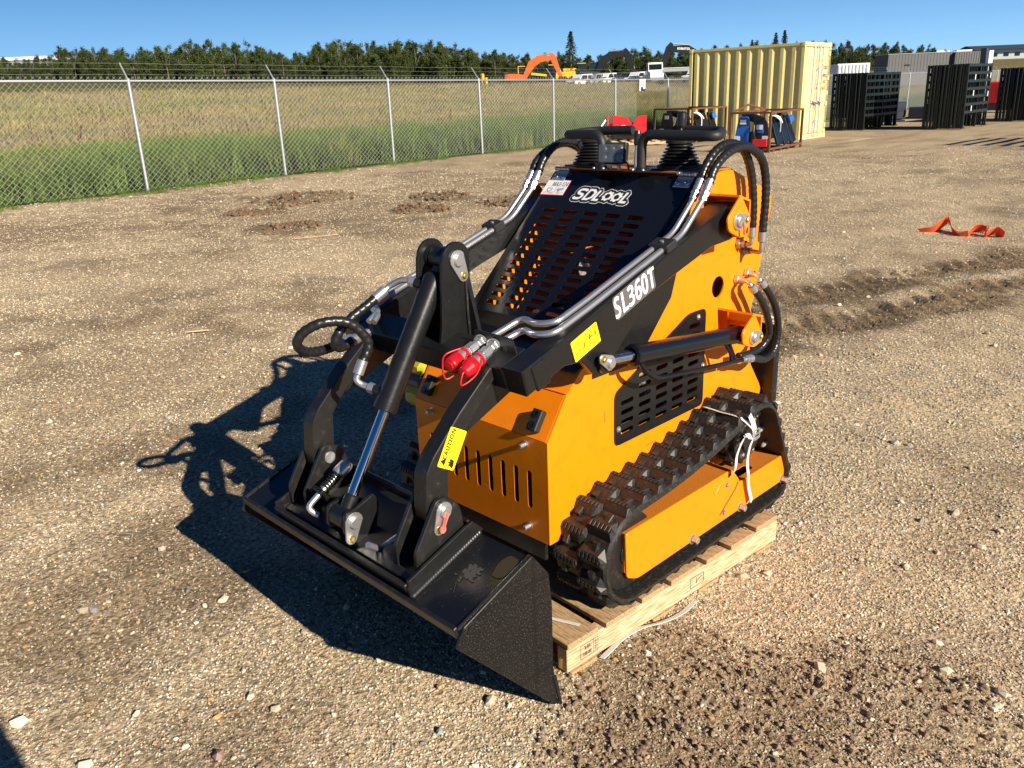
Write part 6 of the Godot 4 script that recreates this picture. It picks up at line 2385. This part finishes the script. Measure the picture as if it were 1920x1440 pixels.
func car(label: String, at: Vector3, turn: float, paint: String, tall := 0.0) -> void:
	var C := thing("parked_car", label, "car", at, Basis(Vector3.UP, turn) * UVW, "cars parked across the field")
	var s := Shape.new()
	s.prism(rounded(pv([-2.3, 0.38, 2.35, 0.38, 2.4, 0.75, 2.2, 0.98, 1.1, 1.06, -2.25, 1.06]), 0.14, 3), frame(Vector3(0, 0.92, 0), Vector3(1, 0, 0), Vector3(0, 0, 1)), 1.84, 0.05)
	part(C, "body", s, M[paint])
	s = Shape.new()
	s.prism(rounded(pv([-2.15, 1.03, 1.15, 1.03, 0.55, 1.62 + tall, -1.85, 1.66 + tall]), 0.12, 3), frame(Vector3(0, 0.78, 0), Vector3(1, 0, 0), Vector3(0, 0, 1)), 1.56, 0.06)
	part(C, "cabin", s, M[paint])
	s = Shape.new()
	s.prism(pv([-1.95, 1.08, -0.75, 1.08, -0.75, 1.50 + tall, -1.75, 1.50 + tall]), frame(Vector3(0, 0.785, 0), Vector3(1, 0, 0), Vector3(0, 0, 1)), 1.57, 0.01)
	part(C, "window", s, M["glass"])
	s = Shape.new()
	s.prism(pv([-0.66, 1.08, 0.92, 1.08, 0.48, 1.50 + tall, -0.66, 1.50 + tall]), frame(Vector3(0, 0.785, 0), Vector3(1, 0, 0), Vector3(0, 0, 1)), 1.57, 0.01)
	part(C, "window", s, M["glass"])
	s = Shape.new()
	s.prism(pv([0.0, -0.66, 0.0, 0.66, 0.58, 0.58, 0.58, -0.58]), frame(Vector3(1.16, 0, 1.06), Vector3(-0.68, 0, 0.62), Vector3(0, 1, 0)), 0.02)
	part(C, "windscreen", s, M["glass"])
	for x in [-1.4, 1.45]:
		for y in [-0.86, 0.86]:
			s = Shape.new()
			s.rod(Vector3(x, y - 0.11, 0.36), Vector3(x, y + 0.11, 0.36), 0.36, 18, 0.03)
			var w := part(C, "wheel", s, M["rubber"])
			s = Shape.new()
			s.rod(Vector3(x, y - 0.12, 0.36), Vector3(x, y + 0.12, 0.36), 0.20, 14, 0.01)
			part(w, "rim", s, M["silver"])
	for y in [-0.65, 0.65]:
		s = Shape.new()
		s.at_box(Vector3(2.36, y, 0.78), Vector3(0.06, 0.34, 0.16), 0.02)
		part(C, "headlight", s, M["silver"])
	s = Shape.new()
	s.at_box(Vector3(2.39, 0, 0.55), Vector3(0.06, 1.0, 0.22), 0.02)
	part(C, "grille", s, M["car_dark"])


func excavator(label: String, at: Vector3, turn: float, paint: String, print_text: String, whole: bool, size := 1.0, stick_down := 0.0) -> void:
	var E := thing("excavator", label, "excavator", at, Basis(Vector3.UP, turn).scaled(Vector3.ONE * size) * UVW)
	var s: Shape
	for y in [-1.1, 1.1]:
		s = Shape.new()
		s.prism(rounded(pv([-2.0, 0.0, 2.0, 0.0, 2.3, 0.45, 1.9, 0.9, -1.9, 0.9, -2.3, 0.45]), 0.3, 3), frame(Vector3(0, y + 0.25, 0), Vector3(1, 0, 0), Vector3(0, 0, 1)), 0.5, 0.05)
		part(E, "crawler", s, M["rubber"])
	s = Shape.new()
	s.prism(rounded(pv([-2.6, 1.1, 1.1, 1.1, 1.1, 1.7, -1.0, 2.0, -2.6, 2.0]), 0.12, 2), frame(Vector3(0, 1.25, 0), Vector3(1, 0, 0), Vector3(0, 0, 1)), 2.5, 0.04)
	part(E, "upper_body", s, M[paint] if whole else M["car_dark"])
	s = Shape.new()
	s.at_box(Vector3(-2.45, 0, 1.75), Vector3(0.9, 2.5, 1.1), 0.12)
	part(E, "counterweight", s, M["car_dark"])
	s = Shape.new()
	s.prism(pv([-0.3, 1.95, 1.0, 1.7, 1.05, 2.6, 0.8, 3.1, -0.3, 3.1]), frame(Vector3(0, 1.2, 0), Vector3(1, 0, 0), Vector3(0, 0, 1)), 0.9, 0.03)
	var cab := part(E, "cab", s, M["glass"])
	s = Shape.new()
	s.at_box(Vector3(0.25, 0.75, 3.15), Vector3(1.3, 1.0, 0.12), 0.03)
	for p in [Vector2(-0.32, 0.3), Vector2(-0.32, 1.2), Vector2(1.03, 0.3), Vector2(1.03, 1.2)]:
		s.bar(Vector3(p.x, p.y, 1.7), Vector3(p.x * 0.95, p.y, 3.1), 0.1, 0.1)
	part(cab, "cab_frame", s, M["machine_yellow"] if whole else M["car_dark"])
	s = Shape.new()
	s.prism(pv([0.4, 1.5, 1.2, 1.4, 2.5, 3.0, 3.5, 3.65, 5.6, 4.0, 5.8, 4.5, 5.4, 4.7, 3.0, 4.75, 1.5, 3.9]), frame(Vector3(0, 0.2, 0), Vector3(1, 0, 0), Vector3(0, 0, 1)), 0.45, 0.03)
	var boom := part(E, "boom", s, M[paint])
	var xf := frame(Vector3(3.7, 0.26, 4.28), Vector3(1, 0, 0.06), Vector3(0, 0, 1))
	if print_text:
		lettering(boom, "boom_lettering", print_text, Transform3D(Basis(Vector3(-1, 0, -0.06), Vector3(0, 0, 1), Vector3(0, 1, 0)), xf.origin), 0.30, M["label_white"], 0.9, 800, 0.01)
	s = Shape.new()
	var low := Vector2(6.9, 1.2 - stick_down)
	s.prism(pv([5.1, 4.95, 5.5, 5.2, 6.1, 4.6, low.x + 0.3, low.y, low.x - 0.25, low.y, 5.2, 4.0]), frame(Vector3(0, 0.15, 0), Vector3(1, 0, 0), Vector3(0, 0, 1)), 0.32, 0.02)
	part(E, "stick", s, M[paint])
	s = Shape.new()
	s.rod(Vector3(2.9, 0, 4.75), Vector3(5.3, 0, 5.0), 0.11, 10)
	s.rod(Vector3(1.1, 0.4, 1.9), Vector3(2.3, 0.35, 3.4), 0.10, 10)
	s.rod(Vector3(5.8, 0.05, 4.6), Vector3(6.95, 0.0, 2.0), 0.08, 10)
	part(boom, "hydraulic_ram", s, M["silver"])
	s = Shape.new()
	s.prism(rounded(pv([low.x - 0.35, low.y + 0.1, low.x + 0.3, low.y + 0.1, low.x + 0.5, low.y - 0.5, low.x + 0.1, low.y - 1.0, low.x - 0.7, low.y - 0.9]), 0.12, 2), frame(Vector3(0, 0.5, 0), Vector3(1, 0, 0), Vector3(0, 0, 1)), 1.0, 0.03)
	part(E, "bucket", s, M["car_dark"])


func tree_mesh(s: int, spruce: bool) -> Array:   # [trunk shape, crown shape] of a tree one metre tall
	var r := RandomNumberGenerator.new()
	r.seed = s
	var trunk := Shape.new()
	trunk.lathe([[0.018, -0.03], [0.014, 0.3], [0.008, 0.7], [0.002, 0.96]], Vector3.ZERO, Vector3(0, 1, 0), 6)
	var crown := Shape.new()
	crown.tinted = true
	if spruce:
		for tier in 26:
			var t := tier / 25.0
			var y := 0.08 + 0.90 * t
			var reach := 0.20 * pow(1.0 - t, 0.8) + 0.012
			for k in 11:
				var a := r.randf() * TAU
				var l := reach * r.randf_range(0.55, 1.15)
				var tip := Vector3(cos(a) * l, y - l * 0.28, sin(a) * l)
				var root := Vector3(0, y + 0.02, 0)
				for j in 9:
					var p := root.lerp(tip, 0.15 + 0.85 * j / 8.0) + Vector3(r.randfn(), r.randfn() * 0.5, r.randfn()) * 0.008
					var b := r.randf_range(0.5, 1.2)
					crown.ink = Color(0.030 * b, 0.048 * b, 0.026 * b)
					var q := Vector3(r.randfn(), r.randfn(), r.randfn()).normalized() * 0.018
					var w := Vector3(r.randfn(), r.randfn() - 0.6, r.randfn()).normalized() * 0.016
					crown.tri(p - q, p + q, p + w)
		return [trunk, crown]
	for limb in 7:
		var a := limb * 2.4 + r.randf()
		var y := r.randf_range(0.25, 0.65)
		trunk.tube(PackedVector3Array([Vector3(0, y, 0), Vector3(cos(a) * 0.07, y + 0.10, sin(a) * 0.07), Vector3(cos(a) * 0.12, y + 0.22, sin(a) * 0.12)]), 0.004, 4)
	var leaders := []
	for q in 4:
		leaders.append([Vector3(r.randfn() * 0.15, 0, r.randfn() * 0.15) if q > 0 else Vector3.ZERO, 1.0 if q == 0 else r.randf_range(0.62, 0.97)])
	for clump in 84:
		var ld: Array = leaders[clump % 4]
		var y := 0.02 + 0.96 * pow(r.randf(), 0.85)
		var wide := 0.23 * pow(minf(1.0, (1.04 - y) / 0.5), 0.8)
		var a := r.randf() * TAU
		var d := wide * sqrt(r.randf())
		var o: Vector3 = ld[0] + Vector3(cos(a) * d, y * ld[1], sin(a) * d)
		var size := r.randf_range(0.030, 0.075) * (1.2 - 0.6 * y)
		var tone := r.randf_range(0.65, 1.3)
		for leaf in 84:
			var p := o + Vector3(r.randfn() * size, r.randfn() * size * 1.3, r.randfn() * size) * 0.75
			var b := tone * r.randf_range(0.7, 1.25)
			crown.ink = Color(0.060 * b, 0.080 * b, 0.026 * b)
			var q := Vector3(r.randfn(), r.randfn(), r.randfn()).normalized() * 0.0135
			var w := Vector3(r.randfn(), r.randfn(), r.randfn()).normalized() * 0.0135
			crown.tri(p - q, p + q, p + w)
			crown.tri(p - q, p - w, p + q)
	return [trunk, crown]


const TOPS := [[-96, 4.0], [-86, 4.4], [-81, 5.5], [-77, 6.2], [-69, 5.7], [-62, 6.4], [-50, 7.0], [-43, 6.2], [-40, 5.1], [-38, 4.6], [-35, 6.2], [-29, 7.0], [-21, 7.5], [-13, 6.8], [-7, 6.3], [-5, 5.5], [-0.5, 5.2], [6.4, 4.6], [10, 4.9], [17, 4.6], [21, 4.9], [26, 5.3], [30, 4.5], [35, 5.0], [40, 4.8], [46, 5.3], [54, 5.1], [62, 4.9], [70, 4.3], [76, 4.1], [81, 3.6], [83, 2.6]]


func far_side() -> void:
	var kinds := []
	for i in 5:
		kinds.append(tree_mesh(100 + i, false))
	var fir := [tree_mesh(200, true), tree_mesh(201, true)]
	for k in kinds + fir:
		k[0] = k[0].mesh()
		k[1] = k[1].mesh()
	var r := RandomNumberGenerator.new()
	r.seed = 21
	var n := 0
	var plant := func(x: float, d: float, tall: float, kind: Array, called: String, label: String, category: String, group: String) -> void:
		var u := 1.85 - 0.69508 * d - 0.71893 * x
		var v := 1.671 - 0.71893 * d + 0.69508 * x
		var T := thing(called, label, category, W(u, v, lift(u, v) - 0.1), Basis(Vector3.UP, r.randf() * TAU).scaled(Vector3(tall * r.randf_range(0.95, 1.3), tall, tall * r.randf_range(0.95, 1.3))), group)
		part(T, "trunk", kind[0], M["bark"])
		part(T, "crown", kind[1], M["leaf"])
	for row in 3:
		var x := -104.0 + row * 0.9
		while x < 84.0:
			var tall := 3.0
			for i in TOPS.size() - 1:
				if x >= TOPS[i][0] and x < TOPS[i + 1][0]:
					tall = lerpf(TOPS[i][1], TOPS[i + 1][1], (x - TOPS[i][0]) / (TOPS[i + 1][0] - TOPS[i][0]))
			if x < -96.0:
				tall = 4.2
			var d := 165.0 + row * 5.0 + r.randf_range(-2.0, 2.0)
			var grow := r.randf_range(0.80, 1.03) if r.randf() < 0.8 else r.randf_range(0.98, 1.12)
			if not (row == 2 and x < -80.0):
				var px := 960.0 + 1550.0 * x / 165.0
				var where := "right of the gate stacks"
				for e in [[90, "by the white warehouse"], [240, "left of the first fence post"], [512, "between the first two fence posts"], [728, "between the second and third fence posts"], [898, "between the third and fourth fence posts"], [1040, "behind the orange excavator"], [1157, "behind the parked car row"], [1303, "behind the white truck"], [1430, "above the left of the container"], [1570, "above the container doors"], [1690, "above the left gate stack"]]:
					if px < e[0]:
						where = e[1]
						break
				where = ["front row ", "second row ", "back row "][row] + where
				plant.call(x * d / 165.0, d, (tall + 0.25) * grow * (1.0 + (row - 0.5) * 0.02), kinds[n % 5], "poplar_tree", "dark green poplar of the tree belt, " + where, "tree", "poplars, " + where)
			n += 1
			x += r.randf_range(1.7, 2.5)
	plant.call(12.2, 150.0, 8.4, fir[0], "spruce_tree", "tall pointed spruce standing alone above the tree belt", "tree", "")
	plant.call(50.5, 162.0, 7.2, fir[1], "spruce_tree", "taller spruce rising above the top of the container", "tree", "spruces above the container")
	plant.call(52.4, 163.0, 7.6, fir[0], "spruce_tree", "slim spruce rising above the container, right of its twin", "tree", "spruces above the container")
	plant.call(46.5, 163.0, 6.2, fir[1], "spruce_tree", "short spruce rising over the container roof", "tree", "spruces above the container")
	# machines and cars beyond the field
	var g := func(u: float, v: float) -> Vector3: return W(u, v, ground(u, v))
	# a heading that faces along the fence shows a vehicle's side
	excavator("orange excavator with raised boom and black crawlers across the field", g.call(-94.3, -93.2), PI - 0.77, "orange", "DOOSAN", true, 0.90)
	excavator("black excavator boom and stick standing among the parked cars", g.call(-114.0, -95.5), PI - 0.77, "black", "DEERE", false, 1.05)
	excavator("black excavator whose boom shows left of the container", g.call(-118.8, -75.5), -0.77, "black", "KOMATSU", false, 1.12)
	var D := thing("yellow_grader", "yellow road grader parked behind the orange excavator boom", "grader", g.call(-105.8, -95.6), Basis(Vector3.UP, -0.77) * UVW)
	var s := Shape.new()
	s.prism(rounded(pv([-2.8, 0.9, 0.6, 0.9, 0.6, 1.9, -2.6, 2.1]), 0.15, 2), frame(Vector3(0, 0.6, 0), Vector3(1, 0, 0), Vector3(0, 0, 1)), 1.2, 0.05)
	part(D, "engine_body", s, M["machine_yellow"])
	s = Shape.new()
	s.at_box(Vector3(1.1, 0, 2.2), Vector3(1.2, 1.3, 1.7), 0.08)
	part(D, "cab", s, M["glass"])
	s = Shape.new()
	s.at_box(Vector3(1.1, 0, 3.1), Vector3(1.4, 1.5, 0.14), 0.04)
	s.bar(Vector3(1.6, 0, 1.5), Vector3(4.6, 0, 1.9), 0.35, 0.35)
	part(D, "frame", s, M["machine_yellow"])
	for x in [-2.1, -0.8, 4.3]:
		s = Shape.new()
		s.rod(Vector3(x, -1.0, 0.65), Vector3(x, 1.0, 0.65), 0.65, 18, 0.05)
		part(D, "wheel", s, M["rubber"])
	D = thing("yellow_roller", "yellow compactor with a boxy cab parked beside the road grader", "roller", g.call(-111.6, -97.4), Basis(Vector3.UP, -0.77) * UVW)
	s = Shape.new()
	s.at_box(Vector3(0.8, 0, 1.9), Vector3(2.4, 1.8, 1.3), 0.15)
	part(D, "body", s, M["machine_yellow"])
	s = Shape.new()
	s.at_box(Vector3(-1.2, 0, 2.4), Vector3(1.3, 1.6, 1.6), 0.08)
	part(D, "cab", s, M["glass"])
	s = Shape.new()
	s.at_box(Vector3(-1.2, 0, 3.25), Vector3(1.5, 1.7, 0.12), 0.04)
	part(D, "cab_roof", s, M["machine_yellow"])
	for x in [-1.4, 1.6]:
		s = Shape.new()
		s.rod(Vector3(x, -0.9, 0.8), Vector3(x, 0.9, 0.8), 0.8, 18, 0.05)
		part(D, "drum", s, M["car_dark"])
	D = thing("yellow_hydrant", "small yellow equipment post at the tail of the orange excavator", "post", g.call(-90.5, -97.6), UVW)
	s = Shape.new()
	s.at_box(Vector3(0, 0, 0.9), Vector3(0.5, 0.5, 1.8), 0.1)
	s.at_box(Vector3(0, 0.8, 0.6), Vector3(0.4, 0.4, 1.2), 0.1)
	part(D, "body", s, M["machine_yellow"])
	var cars := [[-95.6, -82.2, "white", "white car at the left end of the parked row"], [-98.0, -81.6, "silver", "silver car second from the left in the parked row"], [-100.0, -80.9, "white", "white car third from the left in the parked row"], [-102.2, -80.2, "car_dark", "dark car in the middle of the parked row"], [-104.9, -80.4, "car_red", "dark red car behind the fence post in the parked row"], [-103.4, -77.9, "white", "white car right of the red one in the parked row"], [-105.0, -76.8, "silver", "silver car next to the white truck in the parked row"], [-108.5, -71.2, "white", "white car right of the white truck, beneath the trailer"]]
	for c in cars:
		car(c[3], g.call(c[0], c[1]), 0.10 + 0.06 * sin(c[0]), c[2], 0.12)
	D = thing("white_truck", "white day cab truck parked at the right end of the car row", "truck", g.call(-101.6, -73.4), Basis(Vector3.UP, 0.75) * UVW)
	s = Shape.new()
	s.prism(rounded(pv([-1.0, 0.9, 0.7, 0.9, 0.7, 1.9, 0.5, 2.95, -1.0, 3.0]), 0.15, 3), frame(Vector3(0, 1.05, 0), Vector3(1, 0, 0), Vector3(0, 0, 1)), 2.1, 0.05)
	part(D, "cab", s, M["white"])
	s = Shape.new()
	s.prism(rounded(pv([0.68, 0.6, 2.4, 0.6, 2.4, 1.45, 0.7, 1.85]), 0.15, 3), frame(Vector3(0, 0.95, 0), Vector3(1, 0, 0), Vector3(0, 0, 1)), 1.9, 0.05)
	part(D, "bonnet", s, M["white"])
	s = Shape.new()
	s.prism(pv([-0.5, 1.9, 0.6, 1.9, 0.48, 2.7, -0.5, 2.7]), frame(Vector3(0, 1.06, 0), Vector3(1, 0, 0), Vector3(0, 0, 1)), 2.12, 0.01)
	part(D, "side_window", s, M["glass"])
	s = Shape.new()
	s.box(Transform3D(Basis(Vector3(0, 1, 0), -0.18), Vector3(0.62, 0, 2.35)), Vector3(0.06, 1.8, 0.75), 0.01)
	part(D, "windscreen", s, M["glass"])
	s = Shape.new()
	s.at_box(Vector3(2.45, 0, 0.75), Vector3(0.15, 2.0, 0.4), 0.05)
	part(D, "bumper", s, M["silver"])
	for x in [-0.5, 1.7]:
		for y in [-0.9, 0.9]:
			s = Shape.new()
			s.rod(Vector3(x, y - 0.15, 0.5), Vector3(x, y + 0.15, 0.5), 0.5, 18, 0.04)
			part(D, "wheel", s, M["rubber"])
	D = thing("silver_trailer", "long low silver trailer left of the container", "trailer", g.call(-112.2, -75.8), yaw_basis(Vector2(-0.72, 0.69)))
	s = Shape.new()
	s.at_box(Vector3(1.0, 0, 1.75), Vector3(9.0, 2.2, 0.55), 0.08)
	part(D, "box", s, M["silver"])
	s = Shape.new()
	s.at_box(Vector3(1.0, 0, 2.06), Vector3(9.1, 2.3, 0.08), 0.03)
	part(D, "rim", s, M["white"])
	for x in [-2.0, 3.8, 4.9]:
		s = Shape.new()
		s.rod(Vector3(x, -1.0, 0.5), Vector3(x, 1.0, 0.5), 0.5, 16, 0.04)
		part(D, "wheel", s, M["rubber"])
	# buildings on the skyline
	D = thing("white_warehouse", "flat white warehouse roof showing over the trees at the left edge", "building", g.call(-75.8, -271.0), yaw_basis(Vector2(-0.72, 0.69)))
	s = Shape.new()
	s.at_box(Vector3(-12, 5, 2.3), Vector3(40, 14, 4.6), 0.05)
	part(D, "wall", s, M["silver"])
	s = Shape.new()
	s.at_box(Vector3(-12, 5, 4.9), Vector3(40.6, 14.6, 0.9), 0.05)
	part(D, "parapet", s, M["white"])
	for i in 5:
		s = Shape.new()
		s.at_box(Vector3(-26 + 7 * i, -2.05, 3.0), Vector3(3.0, 0.1, 1.0), 0.0)
		part(D, "window", s, M["glass"])
	D = thing("hill_building", "long building with a dark roof on the grassy rise at the right edge", "building", g.call(-269.8, -83.5), yaw_basis(Vector2(-0.72, 0.69)))
	s = Shape.new()
	s.at_box(Vector3(10, 5, 1.3), Vector3(22, 9, 2.6), 0.03)
	part(D, "wall", s, M["silver"])
	s = Shape.new()
	s.prism(pv([-1.2, 2.6, 11.2, 2.6, 5.5, 3.9, 4.5, 3.9]), frame(Vector3(-1.6, 0, 0), Vector3(0, 1, 0), Vector3(0, 0, 1)), 23.2, 0.02)
	part(D, "roof", s, M["roof_dark"])
	for i in 6:
		s = Shape.new()
		s.at_box(Vector3(1.5 + 3.2 * i, 0.45, 1.3), Vector3(1.4, 0.12, 1.0), 0.0)
		part(D, "window", s, M["glass"])
	for q in [[-268.5, -87.5, "white box trailer nearest the dark roofed building on the rise"], [-264.0, -92.5, "white box trailer further left on the rise, above the grey shed"]]:
		D = thing("box_trailer", q[2], "trailer", g.call(q[0], q[1]), yaw_basis(Vector2(-0.72, 0.69)), "white trailers on the rise")
		s = Shape.new()
		s.at_box(Vector3(0, 0, 1.9), Vector3(5.0, 2.4, 2.0), 0.05)
		part(D, "box", s, M["white"])
		for x in [-1.6, 1.6]:
			s = Shape.new()
			s.rod(Vector3(x, -1.1, 0.5), Vector3(x, 1.1, 0.5), 0.5, 14, 0.04)
			part(D, "wheel", s, M["rubber"])


# ---------------------------------------------------------------- small things

func small_things() -> void:
	var s := Shape.new()
	var z := ground(-7.0, -1.0)
	s.strap(curve([Vector3(-6.95, -1.42, z + 0.02), Vector3(-7.0, -1.30, z + 0.05), Vector3(-7.12, -1.22, z + 0.13), Vector3(-7.05, -1.14, z + 0.04), Vector3(-6.98, -1.06, z + 0.02), Vector3(-7.0, -0.98, z + 0.03)]), Vector3(0.75, 0.1, 0.65), 0.13)
	s.strap(curve([Vector3(-7.0, -0.98, z + 0.035), Vector3(-7.12, -0.96, z + 0.07), Vector3(-7.18, -0.88, z + 0.05), Vector3(-7.06, -0.84, z + 0.03), Vector3(-7.14, -0.78, z + 0.06), Vector3(-7.12, -0.70, z + 0.015)]), Vector3(0.6, 0.4, 0.7), 0.13)
	var o := part(self, "ratchet_strap", s, M["strap_orange"])
	o.transform = Transform3D(UVW, Vector3.ZERO)
	tag(o, "crumpled orange ratchet strap lying on the gravel right of the loader", "strap")
	var twigs := [[0.335, 1.345, 0.10, 2.2, "splintered brown stick lying on the gravel at the lower right corner"], [-7.3, -0.45, 0.42, 1.7, "pale straw lying at the end of the orange strap"], [0.05, 0.95, 0.045, 0.4, "small pale wood chip on the gravel right of the pallet"], [-0.4, -3.9, 0.16, 2.6, "thin pale stick on the gravel left of the loader"], [-3.05, -6.9, 0.5, 2.5, "grey flat stick on the gravel near the churned soil"]]
	for t in twigs:
		s = Shape.new()
		var a := Vector3(t[0], t[1], 0)
		var d: Vector3 = Vector3(cos(t[3]), sin(t[3]), 0) * t[2]
		a.z = ground(a.x, a.y) + 0.012
		var b: Vector3 = a + d
		b.z = ground(b.x, b.y) + 0.012
		s.prism(pv([0, -0.5, 0.3, -0.6, 0.7, -0.45, 1.0, -0.2, 0.96, 0.3, 0.5, 0.55, 0.1, 0.4]), Transform3D(Basis((b - a), Vector3(-d.y, d.x, 0).normalized() * minf(0.02, t[2] * 0.14), Vector3(0, 0, 1)), a), 0.008)
		o = part(self, "stick", s, M["timber"] if t[2] != 0.10 else M["bark"])
		o.transform = Transform3D(UVW, Vector3.ZERO)
		tag(o, t[4], "stick")
	person()


func person() -> void:   # the photographer, outside the picture, whose shadow falls into its lower left corner
	var bones := [
		[Vector3(0, 0, 0.98), Vector3(0, 0, 1.20), 0.135, 0.13], [Vector3(0, 0, 1.20), Vector3(0, 0, 1.40), 0.14, 0.13],
		[Vector3(-0.14, 0, 1.42), Vector3(0.14, 0, 1.42), 0.085, 0.085], [Vector3(0, 0, 1.45), Vector3(0, 0.02, 1.58), 0.06, 0.055],
		[Vector3(0, 0.03, 1.64), Vector3(0, 0.04, 1.71), 0.085, 0.095], [Vector3(0, 0.13, 1.645), Vector3(0, 0.115, 1.67), 0.014, 0.012],
		[Vector3(-0.10, 0, 0.95), Vector3(-0.11, 0.02, 0.52), 0.095, 0.065], [Vector3(-0.11, 0.02, 0.52), Vector3(-0.12, -0.02, 0.10), 0.062, 0.045], [Vector3(-0.12, -0.03, 0.05), Vector3(-0.14, 0.17, 0.04), 0.045, 0.038],
		[Vector3(0.10, 0, 0.95), Vector3(0.11, 0.02, 0.52), 0.095, 0.065], [Vector3(0.11, 0.02, 0.52), Vector3(0.12, -0.02, 0.10), 0.062, 0.045], [Vector3(0.12, -0.03, 0.05), Vector3(0.14, 0.17, 0.04), 0.045, 0.038],
		[Vector3(-0.19, 0, 1.41), Vector3(-0.26, 0.08, 1.16), 0.055, 0.045], [Vector3(-0.26, 0.08, 1.16), Vector3(-0.09, 0.24, 1.38), 0.043, 0.032], [Vector3(-0.09, 0.24, 1.38), Vector3(-0.06, 0.27, 1.46), 0.035, 0.025],
		[Vector3(0.19, 0, 1.41), Vector3(0.26, 0.08, 1.16), 0.055, 0.045], [Vector3(0.26, 0.08, 1.16), Vector3(0.09, 0.24, 1.38), 0.043, 0.032], [Vector3(0.09, 0.24, 1.38), Vector3(0.06, 0.27, 1.46), 0.035, 0.025]]
	var cell := 0.026
	var field := {}
	for b in bones:
		var reach: float = maxf(b[2], b[3]) + 0.07
		var lo: Vector3 = ((b[0] as Vector3).min(b[1]) - Vector3.ONE * reach) / cell
		var hi: Vector3 = ((b[0] as Vector3).max(b[1]) + Vector3.ONE * reach) / cell
		var ab: Vector3 = b[1] - b[0]
		for i in range(int(floor(lo.x)), int(ceil(hi.x)) + 1):
			for j in range(int(floor(lo.y)), int(ceil(hi.y)) + 1):
				for k in range(int(floor(lo.z)), int(ceil(hi.z)) + 1):
					var p := Vector3(i, j, k) * cell
					var t := clampf((p - b[0]).dot(ab) / ab.length_squared(), 0.0, 1.0)
					var d: float = p.distance_to(b[0] + ab * t) - lerpf(b[2], b[3], t)
					var key := Vector3i(i, j, k)
					if field.has(key):
						var e: float = field[key]
						var h := maxf(0.03 - absf(e - d), 0.0) / 0.03
						field[key] = minf(e, d) - h * h * 0.03 * 0.25
					else:
						field[key] = d
	var corner := [Vector3i(0, 0, 0), Vector3i(1, 0, 0), Vector3i(0, 1, 0), Vector3i(1, 1, 0), Vector3i(0, 0, 1), Vector3i(1, 0, 1), Vector3i(0, 1, 1), Vector3i(1, 1, 1)]
	var dot := {}
	for key: Vector3i in field:
		var sum := Vector3.ZERO
		var n := 0
		var f := []
		for c in corner:
			f.append(field.get(key + c, 0.2))
		for e in [[0, 1], [2, 3], [4, 5], [6, 7], [0, 2], [1, 3], [4, 6], [5, 7], [0, 4], [1, 5], [2, 6], [3, 7]]:
			if (f[e[0]] < 0) != (f[e[1]] < 0):
				sum += Vector3(corner[e[0]]).lerp(Vector3(corner[e[1]]), f[e[0]] / (f[e[0]] - f[e[1]]))
				n += 1
		if n > 0:
			dot[key] = (Vector3(key) + sum / n) * cell
	var s := Shape.new()
	s.tinted = true
	for key: Vector3i in field:
		for ax in 3:
			var step := Vector3i(0, 0, 0)
			step[ax] = 1
			var inside: bool = field[key] < 0
			if inside == (field.get(key + step, 0.2) < 0):
				continue
			var b := Vector3i(0, 0, 0)
			b[(ax + 1) % 3] = 1
			var c := Vector3i(0, 0, 0)
			c[(ax + 2) % 3] = 1
			var q := [key - b - c, key - c, key, key - b]
			if not (dot.has(q[0]) and dot.has(q[1]) and dot.has(q[2]) and dot.has(q[3])):
				continue
			var z: float = key.z * cell
			s.ink = Color(0.05, 0.07, 0.12) if z < 0.96 and z > 0.09 else (Color(0.03, 0.025, 0.02) if z < 0.1 else (Color(0.10, 0.11, 0.10) if z < 1.47 else (Color(0.55, 0.36, 0.26) if z < 1.70 else Color(0.05, 0.035, 0.02))))
			if inside:
				s.quad(dot[q[0]], dot[q[1]], dot[q[2]], dot[q[3]])
			else:
				s.quad(dot[q[3]], dot[q[2]], dot[q[1]], dot[q[0]])
	s.smooth_normals()
	var P := part(self, "person", s, M["stone"])
	P.transform = Transform3D(yaw_basis(Vector2(-0.719, 0.695)), W(2.035, 2.02, 0.0))
	tag(P, "person in a dark jacket and jeans standing with both hands raised to take a picture", "person")
